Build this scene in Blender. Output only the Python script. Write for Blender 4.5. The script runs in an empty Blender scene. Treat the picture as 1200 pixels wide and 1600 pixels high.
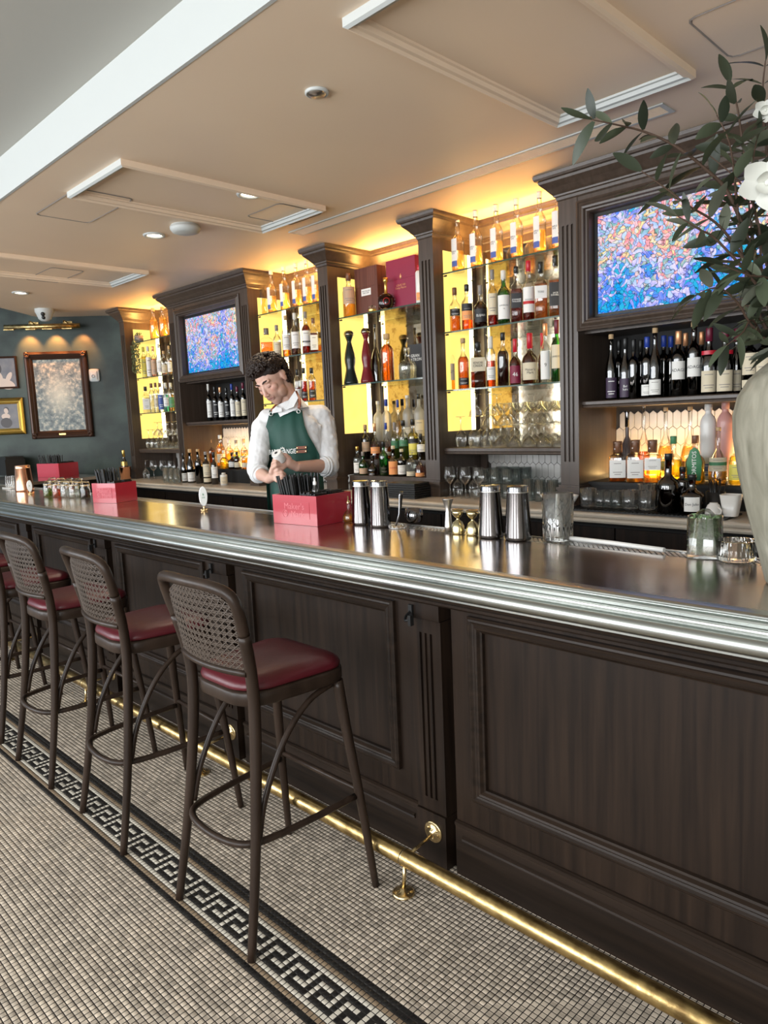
import bpy, bmesh, math, random
import numpy as np
from mathutils import Vector, Matrix
random.seed(7); RNG = np.random.default_rng(5)
SC = bpy.context.scene
PI = math.pi

# ------------------------------------------------------------------ camera
CAM_F, YAW, PITCH, ROLL = 1124.17, -.787667, -.128539, -.0431223
CP = Vector((0, 0, 1.5))
FW = Vector((math.sin(YAW)*math.cos(PITCH), math.cos(YAW)*math.cos(PITCH), math.sin(PITCH)))
_r0 = Vector((math.cos(YAW), -math.sin(YAW), 0)); _u0 = _r0.cross(FW)
RT = math.cos(ROLL)*_r0 + math.sin(ROLL)*_u0
UP = -math.sin(ROLL)*_r0 + math.cos(ROLL)*_u0
cd = bpy.data.cameras.new('camera'); cam = bpy.data.objects.new('camera', cd)
SC.collection.objects.link(cam); SC.camera = cam
cd.sensor_fit = 'HORIZONTAL'; cd.sensor_width = 36; cd.lens = CAM_F/1200*36
cd.clip_start = .05; cd.clip_end = 60
cam.matrix_world = Matrix(((RT.x, UP.x, -FW.x, CP.x), (RT.y, UP.y, -FW.y, CP.y), (RT.z, UP.z, -FW.z, CP.z), (0, 0, 0, 1)))
def ray(px, py): return FW + RT*((px-600)/CAM_F) - UP*((py-800)/CAM_F)
def atY(px, py, Y): d = ray(px, py); return CP + d*(Y/d.y)
def atZ(px, py, Z): d = ray(px, py); return CP + d*((Z-CP.z)/d.z)
def atD(px, py, w): return CP + ray(px, py)*w
def depth(p): return (Vector(p)-CP).dot(FW)

# ------------------------------------------------------------------ world, light, exposure
W = bpy.data.worlds.new('world'); SC.world = W; W.use_nodes = True
W.node_tree.nodes['Background'].inputs[0].default_value = (.62, .78, 1, 1)
W.node_tree.nodes['Background'].inputs[1].default_value = .55
SC.view_settings.view_transform = 'Standard'; SC.view_settings.look = 'None'
SC.view_settings.exposure = 1.08; SC.view_settings.gamma = 1; SC.view_settings.use_curve_mapping = False
cy = SC.cycles
cy.use_denoising = True
try: cy.denoiser = 'OPENIMAGEDENOISE'
except Exception: pass
cy.max_bounces = 9; cy.transparent_max_bounces = 24; cy.transmission_bounces = 8; cy.glossy_bounces = 5; cy.diffuse_bounces = 3
cy.sample_clamp_indirect = 4; cy.caustics_reflective = False; cy.caustics_refractive = False
def area(name, loc, rot, sx, sy, power, col):
    l = bpy.data.lights.new(name, 'AREA'); l.shape = 'RECTANGLE'; l.size = sx; l.size_y = sy; l.energy = power; l.color = col
    o = bpy.data.objects.new(name, l); SC.collection.objects.link(o); o.location = loc; o.rotation_euler = rot; return o
DAY = (.96, .985, 1.0); WARM = (1.0, .60, .20)
WINDOWS = [(-8.4, 1.9), (-5.9, 1.9), (-3.4, 1.9), (-.9, 1.9), (1.5, 1.5)]      # centre x, width; glazed street front on the customers' side
for x, w in WINDOWS:
    area('window_daylight', (x, -2.93, 1.75), (PI/2, 0, 0), w-.1, 2.2, 58, DAY)

# ------------------------------------------------------------------ materials
class NT:
    def __init__(s, name):
        s.m = bpy.data.materials.new(name); s.m.use_nodes = True; s.t = s.m.node_tree; s.t.nodes.clear()
        s.out = s.t.nodes.new('ShaderNodeOutputMaterial')
    def n(s, typ, **kw):
        o = s.t.nodes.new('ShaderNode'+typ)
        for k, v in kw.items():
            if k.startswith('i_'): o.inputs[k[2:].replace('_', ' ')].default_value = v
            else: setattr(o, k, v)
        return o
    def l(s, a, b): s.t.links.new(a, b)
def rgba(c): return (c[0], c[1], c[2], 1)
def pbr(name, col, rough=.5, metal=0, spec=.5, bump=None, var=None, coat=0, trans=0, ior=1.45, sheen=0, emis=None, estr=0, alpha=1):
    """plain Principled; var=(scale vec, colour2, detail) noise colour mix; bump=(scale, strength)"""
    s = NT(name); b = s.n('BsdfPrincipled'); s.l(b.outputs[0], s.out.inputs[0])
    b.inputs['Base Color'].default_value = rgba(col); b.inputs['Roughness'].default_value = rough
    b.inputs['Metallic'].default_value = metal; b.inputs['Specular IOR Level'].default_value = spec
    b.inputs['Coat Weight'].default_value = coat; b.inputs['Transmission Weight'].default_value = trans
    b.inputs['IOR'].default_value = ior; b.inputs['Sheen Weight'].default_value = sheen; b.inputs['Alpha'].default_value = alpha
    if emis: b.inputs['Emission Color'].default_value = rgba(emis); b.inputs['Emission Strength'].default_value = estr
    if var or bump:
        g = s.n('NewGeometry')
    if var:
        mp = s.n('Mapping'); s.l(g.outputs['Position'], mp.inputs[0]); mp.inputs['Scale'].default_value = var[0]
        no = s.n('TexNoise'); no.inputs['Scale'].default_value = 1; no.inputs['Detail'].default_value = var[2]; s.l(mp.outputs[0], no.inputs[0])
        cr = s.n('ValToRGB'); cr.color_ramp.elements[0].position = .3; cr.color_ramp.elements[1].position = .7
        cr.color_ramp.elements[0].color = rgba(col); cr.color_ramp.elements[1].color = rgba(var[1])
        s.l(no.outputs[0], cr.inputs[0]); s.l(cr.outputs[0], b.inputs['Base Color'])
    if bump:
        no2 = s.n('TexNoise'); no2.inputs['Scale'].default_value = bump[0]; no2.inputs['Detail'].default_value = 4; s.l(g.outputs['Position'], no2.inputs[0])
        bp = s.n('Bump'); bp.inputs['Strength'].default_value = bump[1]; bp.inputs['Distance'].default_value = .004
        s.l(no2.outputs[0], bp.inputs['Height']); s.l(bp.outputs[0], b.inputs['Normal'])
    return s.m
def emit(name, col, st, mottled=None):
    s = NT(name); e = s.n('Emission'); e.inputs[0].default_value = rgba(col); e.inputs[1].default_value = st
    if mottled:
        g = s.n('NewGeometry'); no = s.n('TexNoise'); no.inputs['Scale'].default_value = 9; no.inputs['Detail'].default_value = 5; s.l(g.outputs['Position'], no.inputs[0])
        cr = s.n('ValToRGB'); cr.color_ramp.elements[0].color = rgba(mottled); cr.color_ramp.elements[1].color = rgba(col); cr.color_ramp.elements[0].position = .3; cr.color_ramp.elements[1].position = .6
        s.l(no.outputs[0], cr.inputs[0]); s.l(cr.outputs[0], e.inputs[0])
    s.l(e.outputs[0], s.out.inputs[0]); return s.m
def clear(name, tint=(1, 1, 1), gloss=.12, transl=0, rough=.02, refr=0.0, edge=.62):
    """clear thin glass: tinted see-through, fresnel gloss, optional body scatter / refraction"""
    s = NT(name); t = s.n('BsdfTransparent'); t.inputs[0].default_value = rgba(tint)
    if edge:                                          # darker tint at grazing angles stands in for refraction's dark outline
        lf = s.n('LayerWeight'); lf.inputs['Blend'].default_value = .5; pw = s.n('Math', operation='POWER'); pw.inputs[1].default_value = 3.5; s.l(lf.outputs['Facing'], pw.inputs[0])
        mc = s.n('MixRGB'); mc.inputs[1].default_value = rgba(tint); mc.inputs[2].default_value = rgba([c*(1-edge) for c in tint]); s.l(pw.outputs[0], mc.inputs[0]); s.l(mc.outputs[0], t.inputs[0])
    cur = t.outputs[0]
    if refr:
        r = s.n('BsdfRefraction'); r.inputs['Color'].default_value = rgba(tint); r.inputs['Roughness'].default_value = .03; r.inputs['IOR'].default_value = 1.33
        m = s.n('MixShader'); m.inputs[0].default_value = refr; s.l(cur, m.inputs[1]); s.l(r.outputs[0], m.inputs[2]); cur = m.outputs[0]
    if transl:
        tr = s.n('BsdfTranslucent'); tr.inputs[0].default_value = rgba(tint)
        df = s.n('BsdfDiffuse'); df.inputs[0].default_value = rgba(tint)
        m0 = s.n('MixShader'); m0.inputs[0].default_value = .4; s.l(tr.outputs[0], m0.inputs[1]); s.l(df.outputs[0], m0.inputs[2])
        m = s.n('MixShader'); m.inputs[0].default_value = transl; s.l(cur, m.inputs[1]); s.l(m0.outputs[0], m.inputs[2]); cur = m.outputs[0]
    g = s.n('BsdfGlossy'); g.inputs['Roughness'].default_value = rough
    lw = s.n('LayerWeight'); lw.inputs['Blend'].default_value = .35
    mr = s.n('MapRange'); mr.inputs[3].default_value = gloss*.45; mr.inputs[4].default_value = min(1, gloss*5); s.l(lw.outputs['Fresnel'], mr.inputs[0])
    m2 = s.n('MixShader'); s.l(mr.outputs[0], m2.inputs[0]); s.l(cur, m2.inputs[1]); s.l(g.outputs[0], m2.inputs[2])
    s.l(m2.outputs[0], s.out.inputs[0]); return s.m
def wood(name, c1, c2, rough, axis=2, scale=1.0, spec=.20):
    sc = [38*scale]*3; sc[axis] = 1.6*scale
    s = NT(name); b = s.n('BsdfPrincipled'); s.l(b.outputs[0], s.out.inputs[0])
    tc = s.n('NewGeometry'); mp = s.n('Mapping'); mp.inputs['Scale'].default_value = sc; s.l(tc.outputs['Position'], mp.inputs[0])
    no = s.n('TexNoise'); no.inputs['Scale'].default_value = 1; no.inputs['Detail'].default_value = 5; no.inputs['Distortion'].default_value = .6; s.l(mp.outputs[0], no.inputs[0])
    cr = s.n('ValToRGB'); cr.color_ramp.elements[0].position = .32; cr.color_ramp.elements[1].position = .72
    cr.color_ramp.elements[0].color = rgba(c1); cr.color_ramp.elements[1].color = rgba(c2)
    s.l(no.outputs[0], cr.inputs[0]); s.l(cr.outputs[0], b.inputs['Base Color'])
    b.inputs['Roughness'].default_value = rough; b.inputs['Specular IOR Level'].default_value = spec; b.inputs['Coat Weight'].default_value = .08; b.inputs['Coat Roughness'].default_value = .22
    bp = s.n('Bump'); bp.inputs['Strength'].default_value = .12; bp.inputs['Distance'].default_value = .002; s.l(no.outputs[0], bp.inputs['Height']); s.l(bp.outputs[0], b.inputs['Normal'])
    return s.m
M = {}
M['wood'] = wood('stained_wood', (.010, .0058, .0038), (.025, .0145, .009), .46)
M['woodh'] = wood('stained_wood_horizontal', (.011, .0066, .0044), (.028, .017, .011), .44, 0)
M['wood_up'] = wood('backbar_wood', (.045, .030, .021), (.070, .048, .035), .38, spec=.5)
M['stool'] = wood('bentwood', (.020, .012, .008), (.036, .022, .015), .40, 2, .6)
M['gapdark'] = pbr('black_joint', (.006, .005, .005), .8)
M['ceil'] = pbr('ceiling_paint', (.84, .67, .50), .5, var=((1.4, 1.4, 1.4), (.80, .63, .47), 2))
M['ceil2'] = pbr('upper_ceiling_paint', (.42, .41, .37), .7)
M['white'] = pbr('white_trim_paint', (.50, .52, .505), .45)
M['teal'] = pbr('green_limewash_plaster', (.007, .016, .012), .5, var=((2.2, 2.2, 2.6), (.040, .062, .050), 9))
M['wallp'] = pbr('plain_plaster', (.55, .53, .48), .7)
_e = [n for n in M['teal'].node_tree.nodes if n.type == 'VALTORGB'][0].color_ramp.elements; _e[0].position = .40; _e[1].position = .62
M['blackm'] = pbr('black_plastic', (.012, .012, .012), .45)
M['dark'] = pbr('dark_underbar', (.01, .009, .008), .6)
M['steel'] = pbr('brushed_steel', (.55, .54, .52), .28, 1)
M['chrome'] = pbr('polished_steel', (.21, .21, .22), .10, 1)
M['brass'] = pbr('aged_brass', (.26, .17, .07), .30, 1, var=((22, 30, 30), (.78, .56, .24), 7), bump=(60, .25))
M['brassp'] = pbr('polished_brass', (.66, .50, .26), .24, 1)
M['copper'] = pbr('copper', (.90, .50, .33), .17, 1)
M['gold'] = pbr('gilt', (.72, .50, .14), .32, 1)
M['bronze'] = pbr('bronze_frame', (.055, .026, .016), .38, .3)
M['jgold'] = pbr('champagne_gold', (.60, .52, .30), .2, 1)
M['cut'] = clear('cut_glass_body', (.97, .98, .96), .17, transl=.10, edge=.55)
M['rglass'] = pbr('thick_clear_glass', (.97, .98, .97), .02, trans=1, ior=1.45)
M['leather'] = pbr('burgundy_leather', (.080, .007, .012), .36, bump=(160, .12))
M['cane'] = pbr('woven_cane', (.060, .042, .030), .5)
M['marble'] = pbr('cream_marble', (.58, .52, .44), .3, var=((3, 9, 3), (.42, .36, .29), 6))
M['caddy'] = pbr('red_lacquer', (.42, .022, .04), .28, coat=.4)
M['straw'] = pbr('black_straws', (.008, .008, .008), .35)
M['paper'] = pbr('white_label', (.80, .79, .75), .6)
M['cream'] = pbr('cream_label', (.66, .58, .42), .6)
M['lblk'] = pbr('black_label', (.02, .02, .022), .5)
M['lora'] = pbr('orange_label', (.85, .35, .12), .6)
M['lblue'] = pbr('blue_label', (.07, .12, .38), .5)
M['lpurp'] = pbr('purple_label', (.05, .03, .06), .5)
M['lbur'] = pbr('burgundy_label', (.20, .012, .04), .5)
M['lgreen'] = pbr('green_label', (.06, .22, .10), .5)
M['lyel'] = pbr('yellow_label', (.75, .66, .12), .5)
M['kraft'] = pbr('tan_label', (.55, .37, .24), .6)
M['wax'] = pbr('red_wax', (.50, .012, .03), .3)
M['cork'] = pbr('cork', (.50, .34, .18), .7)
M['capb'] = pbr('black_capsule', (.012, .012, .012), .35)
M['capg'] = pbr('grey_capsule', (.25, .22, .20), .4)
M['capw'] = pbr('pale_capsule', (.7, .68, .62), .4)
M['capo'] = pbr('copper_capsule', (.75, .36, .18), .3, .6)
M['capblue'] = pbr('blue_capsule', (.02, .05, .30), .35)
M['capred'] = pbr('dark_red_capsule', (.13, .01, .03), .35)
M['capbr'] = pbr('brown_capsule', (.18, .08, .04), .4)
M['ink'] = pbr('ink', (.02, .02, .025), .6)
M['inkw'] = pbr('white_ink', (.85, .85, .82), .6)
M['inkr'] = pbr('red_ink', (.55, .03, .03), .6)
M['glass'] = clear('clear_glass', (.97, .98, .97), .13)
M['shelfglass'] = clear('shelf_glass', (.93, .97, .94), .12, edge=0)
M['edgeglass'] = pbr('glass_edge', (.03, .065, .045), .15, coat=.5)
M['crystal'] = clear('cut_crystal', (.975, .98, .97), .11, transl=.03)
M['tealglass'] = clear('stacked_tumbler_glass', (.955, .985, .98), .10, transl=.03, edge=.25)
M['frost'] = clear('frosted_glass', (.82, .80, .74), .10, transl=.55, rough=.4)
M['greeng'] = clear('green_glass', (.10, .42, .10), .2, transl=.1)
M['darkg'] = clear('dark_green_glass', (.018, .03, .014), .22)
M['winedark'] = clear('near_black_glass', (.010, .011, .010), .24)
M['brownglass'] = clear('brown_glass', (.16, .045, .012), .22)
for k, c in dict(amber=(.85, .36, .04), pale=(.93, .68, .25), red=(.45, .04, .015), brown=(.30, .07, .015), orange=(.95, .28, .02), yellow=(.90, .78, .12),
                 darkr=(.10, .010, .012), green=(.42, .58, .12), clear=(.93, .95, .92), teal=(.22, .70, .55), gold=(.95, .60, .12), pink=(.8, .45, .38)).items():
    M['q_'+k] = clear('liquid_'+k, c, .08, transl=.22, refr=.25, edge=.3)
M['ceramic_w'] = pbr('white_ceramic', (.72, .70, .66), .25)
M['ceramic_p'] = pbr('pink_ceramic', (.55, .28, .25), .3)
M['ceramic_g'] = pbr('smoke_ceramic', (.10, .075, .07), .3)
M['yellow'] = emit('backlit_amber_panel', (1.0, .68, .17), .72, (1.0, .65, .15))
M['led'] = emit('led_strip', (1.0, .80, .42), 5)
M['ledlow'] = emit('led_ledge', (1.0, .66, .28), 4)
M['lamp'] = emit('downlight_lamp', (1.0, .86, .65), 6)
M['skin'] = None

# ------------------------------------------------------------------ mesh helpers
class MB:
    """collects geometry for ONE mesh object"""
    def __init__(s): s.v = []; s.f = []; s.mi = []; s.sm = []
    def add(s, vs, fs, m=0, smooth=False):
        o = len(s.v); s.v += [tuple(v) for v in vs]; s.f += [tuple(o+i for i in f) for f in fs]; s.mi += [m]*len(fs); s.sm += [smooth]*len(fs); return s
    def box(s, x0, x1, y0, y1, z0, z1, m=0):
        v = [(x, y, z) for z in (z0, z1) for y in (y0, y1) for x in (x0, x1)]
        return s.add(v, [(0, 2, 3, 1), (4, 5, 7, 6), (0, 1, 5, 4), (2, 6, 7, 3), (0, 4, 6, 2), (1, 3, 7, 5)], m)
    def obox(s, c, ax, ay, az, m=0):
        c, ax, ay, az = map(Vector, (c, ax, ay, az))
        v = [c+ax*i+ay*j+az*k for k in (-1, 1) for j in (-1, 1) for i in (-1, 1)]
        return s.add(v, [(0, 2, 3, 1), (4, 5, 7, 6), (0, 1, 5, 4), (2, 6, 7, 3), (0, 4, 6, 2), (1, 3, 7, 5)], m)
    def lathe(s, prof, n=20, c=(0, 0), m=0, smooth=True, a0=0, a1=2*PI, sq=0, cap=True, z=0, flute=None):
        full = abs(a1-a0-2*PI) < 1e-6; k = n if full else n+1; vs = []; rings = len(prof)
        for r, h in prof:
            for i in range(k):
                a = a0+(a1-a0)*i/n
                q = 1
                if sq:
                    ca, sa = abs(math.cos(a)), abs(math.sin(a)); q = (1-sq) + sq*min(1/max(ca, sa), 1.32)
                if flute: q *= 1+flute[1]*math.cos(flute[0]*a)
                vs.append((c[0]+r*q*math.cos(a), c[1]+r*q*math.sin(a), z+h))
        fs = []
        for j in range(rings-1):
            for i in range(n):
                i2 = (i+1) % k
                fs.append((j*k+i, j*k+i2, (j+1)*k+i2, (j+1)*k+i))
        s.add(vs, fs, m, smooth)
        if cap and full:
            o = len(s.v)-len(vs)
            if prof[0][0] > 1e-5: s.f.append(tuple(o+i for i in range(k))[::-1]); s.mi.append(m); s.sm.append(False)
            if prof[-1][0] > 1e-5: s.f.append(tuple(o+(rings-1)*k+i for i in range(k))); s.mi.append(m); s.sm.append(False)
        return s
    def tube(s, pts, r, n=8, m=0, close=False, cap=True, flat=1.0):
        pts = [Vector(p) for p in pts]; L = len(pts); rr = r if isinstance(r, (list, tuple)) else [r]*L
        prev = None; vs = []
        for i, p in enumerate(pts):
            if close: t = pts[(i+1) % L]-pts[i-1]
            else: t = pts[min(i+1, L-1)]-pts[max(i-1, 0)]
            t.normalize()
            if prev is None: a = Vector((0, 0, 1)) if abs(t.z) < .9 else Vector((1, 0, 0))
            else: a = prev
            u = (a-t*a.dot(t)); u.normalize(); prev = u; w = t.cross(u)
            for k in range(n):
                an = 2*PI*k/n; vs.append(p+(u*math.cos(an)*flat+w*math.sin(an))*rr[i])
        fs = [(i*n+k, i*n+(k+1) % n, ((i+1) % L)*n+(k+1) % n, ((i+1) % L)*n+k) for i in range(L if close else L-1) for k in range(n)]
        s.add(vs, fs, m, True)
        if cap and not close:
            o = len(s.v)-len(vs)
            s.f.append(tuple(o+k for k in range(n))[::-1]); s.f.append(tuple(o+(L-1)*n+k for k in range(n))); s.mi += [m, m]; s.sm += [False, False]
        return s
    def extr(s, prof, x0, x1, axis=0, m=0, smooth=False, cap=True):
        """closed profile of (a,b) extruded along axis; axis 0: prof=(y,z); axis 1: prof=(x,z); axis 2: prof=(x,y)"""
        n = len(prof)
        def P(a, b, t): return (t, a, b) if axis == 0 else ((a, t, b) if axis == 1 else (a, b, t))
        vs = [P(a, b, x0) for a, b in prof]+[P(a, b, x1) for a, b in prof]
        fs = [(i, (i+1) % n, n+(i+1) % n, n+i) for i in range(n)]
        s.add(vs, fs, m, smooth)
        if cap:
            o = len(s.v)-2*n; s.f += [tuple(o+i for i in range(n))[::-1], tuple(o+n+i for i in range(n))]; s.mi += [m, m]; s.sm += [False, False]
        return s
    def frame(s, x0, x1, z0, z1, w, prof, y, m=0):
        """mitred rectangular moulding in the XZ plane, outer rect given; prof: list of (inset 0..w, projection towards -Y)"""
        rings = []
        for ins, pr in prof:
            rings.append([(x0+ins, y-pr, z0+ins), (x1-ins, y-pr, z0+ins), (x1-ins, y-pr, z1-ins), (x0+ins, y-pr, z1-ins)])
        vs = [p for r in rings for p in r]
        fs = [(j*4+i, j*4+(i+1) % 4, (j+1)*4+(i+1) % 4, (j+1)*4+i) for j in range(len(rings)-1) for i in range(4)]
        return s.add(vs, fs, m)
    def mesh(s, name, mats):
        me = bpy.data.meshes.new(name); me.from_pydata(s.v, [], s.f)
        for k in mats: me.materials.append(M[k] if isinstance(k, str) else k)
        me.polygons.foreach_set('material_index', s.mi); me.polygons.foreach_set('use_smooth', s.sm); me.update(); return me
COL = SC.collection
def put(name, data, parent=None, loc=None, rz=0, **props):
    o = bpy.data.objects.new(name, data); COL.objects.link(o)
    if parent: o.parent = parent
    if loc is not None: o.location = loc
    if rz: o.rotation_euler = (0, 0, rz)
    for k, v in props.items(): o[k] = v
    return o
def obj(name, mb, mats, parent=None, loc=None, rz=0, **props):
    if isinstance(mats, str): mats = [mats]
    return put(name, mb.mesh(name, mats), parent, loc, rz, **props)
def thing(name, label, cat, loc=(0, 0, 0), rz=0, group=None):
    o = put(name, None, None, loc, rz, label=label, category=cat)
    o.empty_display_size = .05
    if group: o['group'] = group
    return o
def tag(o, label, cat, group=None):
    o['label'] = label; o['category'] = cat
    if group: o['group'] = group
    return o
def dup(root, loc=None, rz=None, label=None, group=None, scale=None):
    r = root.copy(); COL.objects.link(r)
    if loc is not None: r.location = loc
    if rz is not None: r.rotation_euler = (0, 0, rz)
    if label: r['label'] = label
    if group: r['group'] = group
    if scale: r.scale = scale
    for ch in list(root.children):
        c = ch.copy(); COL.objects.link(c); c.parent = r
        for g in list(ch.children):
            d = g.copy(); COL.objects.link(d); d.parent = c
    return r
def struct(name, mb, mats, parent=None, loc=None):
    return obj(name, mb, mats, parent, loc, kind='structure')
def text_mesh(txt, size, mat, depth_=.0006, align='CENTER', sx=1.0, bend=None, shear=0):
    """flat lettering standing in XZ facing -Y, centred; bend = radius to wrap round a bottle (then placed at the radius)"""
    cu = bpy.data.curves.new('lettering', 'FONT'); cu.body = txt; cu.size = size; cu.align_x = align; cu.align_y = 'CENTER'; cu.extrude = 0; cu.shear = shear
    cu.resolution_u = 2; cu.space_line = .9
    o = bpy.data.objects.new('lettering', cu); COL.objects.link(o)
    dg = bpy.context.evaluated_depsgraph_get(); me = bpy.data.meshes.new_from_object(o.evaluated_get(dg))
    bpy.data.objects.remove(o); bpy.data.curves.remove(cu)
    for v in me.vertices:
        x, y = v.co.x*sx, v.co.y
        if bend: a = x/bend; v.co = (bend*math.sin(a), -bend*math.cos(a), y)
        else: v.co = (x, -depth_, y)
    me.materials.clear(); me.materials.append(M[mat]); me.update(); return me
def arc(c, r, a0, a1, n, plane='xy', z=0):
    out = []
    for i in range(n+1):
        a = a0+(a1-a0)*i/n
        if plane == 'xy': out.append((c[0]+r*math.cos(a), c[1]+r*math.sin(a), z))
    return out
def smooth_path(pts, k=6):
    pts = [Vector(p) for p in pts]; out = []
    for i in range(len(pts)-1):
        p0 = pts[max(i-1, 0)]; p1 = pts[i]; p2 = pts[i+1]; p3 = pts[min(i+2, len(pts)-1)]
        for j in range(k):
            t = j/k; out.append(.5*((2*p1)+(p2-p0)*t+(2*p0-5*p1+4*p2-p3)*t*t+(3*p1-p0-3*p2+p3)*t**3))
    out.append(pts[-1]); return out
# ------------------------------------------------------------------ room shell
CZ, UZ = 2.76, 2.955
XR = 2.4
P = .017                                           # mosaic pitch
def tile_mat():
    s = NT('mosaic_stone'); b = s.n('BsdfPrincipled'); s.l(b.outputs[0], s.out.inputs[0])
    g = s.n('NewGeometry'); sn = s.n('VectorMath', operation='SCALE'); sn.inputs['Scale'].default_value = 1/P; s.l(g.outputs['Position'], sn.inputs[0])
    ad = s.n('VectorMath', operation='MULTIPLY'); ad.inputs[1].default_value = (1, 1, 0); s.l(sn.outputs[0], ad.inputs[0])
    fl = s.n('VectorMath', operation='FLOOR'); s.l(ad.outputs[0], fl.inputs[0]); wn = s.n('TexWhiteNoise', noise_dimensions='3D'); s.l(fl.outputs[0], wn.inputs[0])
    at = s.n('Attribute', attribute_name='tone', attribute_type='GEOMETRY')
    mp = s.n('MapRange'); mp.inputs[3].default_value = .62; mp.inputs[4].default_value = 1.12; s.l(wn.outputs['Value'], mp.inputs[0])
    no = s.n('TexNoise'); no.inputs['Scale'].default_value = 3; no.inputs['Detail'].default_value = 3; s.l(g.outputs['Position'], no.inputs[0])
    m2 = s.n('MapRange'); m2.inputs[3].default_value = .75; m2.inputs[4].default_value = 1.15; s.l(no.outputs[0], m2.inputs[0])
    mu = s.n('Math', operation='MULTIPLY'); s.l(mp.outputs[0], mu.inputs[0]); s.l(m2.outputs[0], mu.inputs[1])
    vm = s.n('VectorMath', operation='SCALE'); vm.inputs[0].default_value = (.62, .52, .41); s.l(mu.outputs[0], vm.inputs['Scale'])
    s.l(vm.outputs[0], b.inputs['Base Color']); b.inputs['Roughness'].default_value = .42
    return s.m
M['tile'] = tile_mat()
M['tile_w'] = pbr('white_mosaic', (.66, .60, .50), .35)
M['tile_t'] = pbr('tan_mosaic', (.34, .25, .16), .4, var=((40, 40, 40), (.24, .17, .11), 2))
M['tile_b'] = pbr('black_mosaic', (.012, .011, .011), .25, var=((30, 30, 30), (.03, .028, .025), 4))
M['grout'] = pbr('dark_grout', (.012, .008, .006), .9)
mb = MB(); mb.box(-10.5, XR, -3.0, 4.3, -.06, 0); floor = struct('floor', mb, ['grout'])
KEY = ['BBBBBW', 'BWWWBW', 'BWBBBW', 'BWBWWW', 'BWBBBB']
Y0 = 1.178                                          # bar-side edge of the border
def tile_kind(ix, iy):                              # iy counts rows from Y0 towards the customers
    if iy < 0 or iy > 11: return 0
    if iy in (0, 1, 11): return 3
    if iy in (2, 10): return 2
    if iy in (3, 9): return 1
    return 3 if KEY[iy-4][ix % 6] == 'B' else 1
xs = np.arange(int(-9.2/P), int(1.3/P)); rows = np.arange(-int(.56/P), int(2.9/P))
tl = []
for iy in rows:
    yc = Y0-(iy+.5)*P
    for ix in xs:
        xc = (ix+.5)*P
        tl.append((xc, yc, ix, iy))
T = np.array(tl)
d = np.stack([T[:, 0], T[:, 1], np.full(len(T), -1.5)], 1)
dw = d@np.array(FW); pxs = 600+CAM_F*(d@np.array(RT))/dw; pys = 800-CAM_F*(d@np.array(UP))/dw
fine = (dw > .3) & (pxs > -60) & (pxs < 1260) & (pys < 1680)
inside = fine & (pxs > 0) & (pxs < 1200) & (pys < 1600)
near = np.argsort(np.where(inside, dw, 99))[:290]
isn = np.zeros(len(T), bool); isn[near] = True
kinds = np.array([tile_kind(int(t[2]), int(t[3])) for t in T])
def tile_shape(h):
    a = P/2-.0014; b = a-.0004
    v = [(-a, -a, -.001), (a, -a, -.001), (a, a, -.001), (-a, a, -.001), (-a, -a, h-.0003), (a, -a, h-.0003), (a, a, h-.0003), (-a, a, h-.0003), (-b, -b, h), (b, -b, h), (b, b, h), (-b, b, h)]
    f = [(0, 1, 5, 4), (1, 2, 6, 5), (2, 3, 7, 6), (3, 0, 4, 7), (4, 5, 9, 8), (5, 6, 10, 9), (6, 7, 11, 10), (7, 4, 8, 11), (8, 9, 10, 11)]
    return v, f
tmats = ['tile', 'tile_w', 'tile_t', 'tile_b']
tme = []
for k in range(4):
    v, f = tile_shape(.0005); b_ = MB(); b_.add(v, f); tme.append(b_.mesh('tile', [tmats[k]]))
for i in np.nonzero(isn)[0]:
    put('tile', tme[kinds[i]], floor, (T[i, 0], T[i, 1], RNG.uniform(-.0001, .0001)))
def tiles_arrays(R_, v, f):
    v = np.array(v); f = np.array(f); n = len(R_); off = np.stack([R_[:, 0], R_[:, 1], RNG.uniform(-.00012, .0001, n)], 1)
    return (v[None]+off[:, None]).reshape(-1, 3), (f[None]+(np.arange(n)*len(v))[:, None, None]).reshape(-1, 4)
v, f = tile_shape(.0005); a_, b_ = ~isn & fine, ~isn & ~fine
V1, F1 = tiles_arrays(T[a_], v, f); V2, F2 = tiles_arrays(T[b_], v[:4]+v[8:], [(0, 1, 5, 4), (1, 2, 6, 5), (2, 3, 7, 6), (3, 0, 4, 7), (4, 5, 6, 7)])
V = np.concatenate([V1, V2]); F = np.concatenate([F1, F2+len(V1)]); MI = np.concatenate([np.repeat(kinds[a_], 9), np.repeat(kinds[b_], 5)])
me = bpy.data.meshes.new('mosaic'); me.vertices.add(len(V)); me.vertices.foreach_set('co', V.ravel())
me.loops.add(F.size); me.loops.foreach_set('vertex_index', F.ravel()); me.polygons.add(len(F))
me.polygons.foreach_set('loop_start', np.arange(0, F.size, 4)); me.polygons.foreach_set('loop_total', np.full(len(F), 4))
me.polygons.foreach_set('material_index', MI); me.update(calc_edges=True)
for k in tmats: me.materials.append(M[k])
put('mosaic_tiles', me, floor, kind='stuff')

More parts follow.
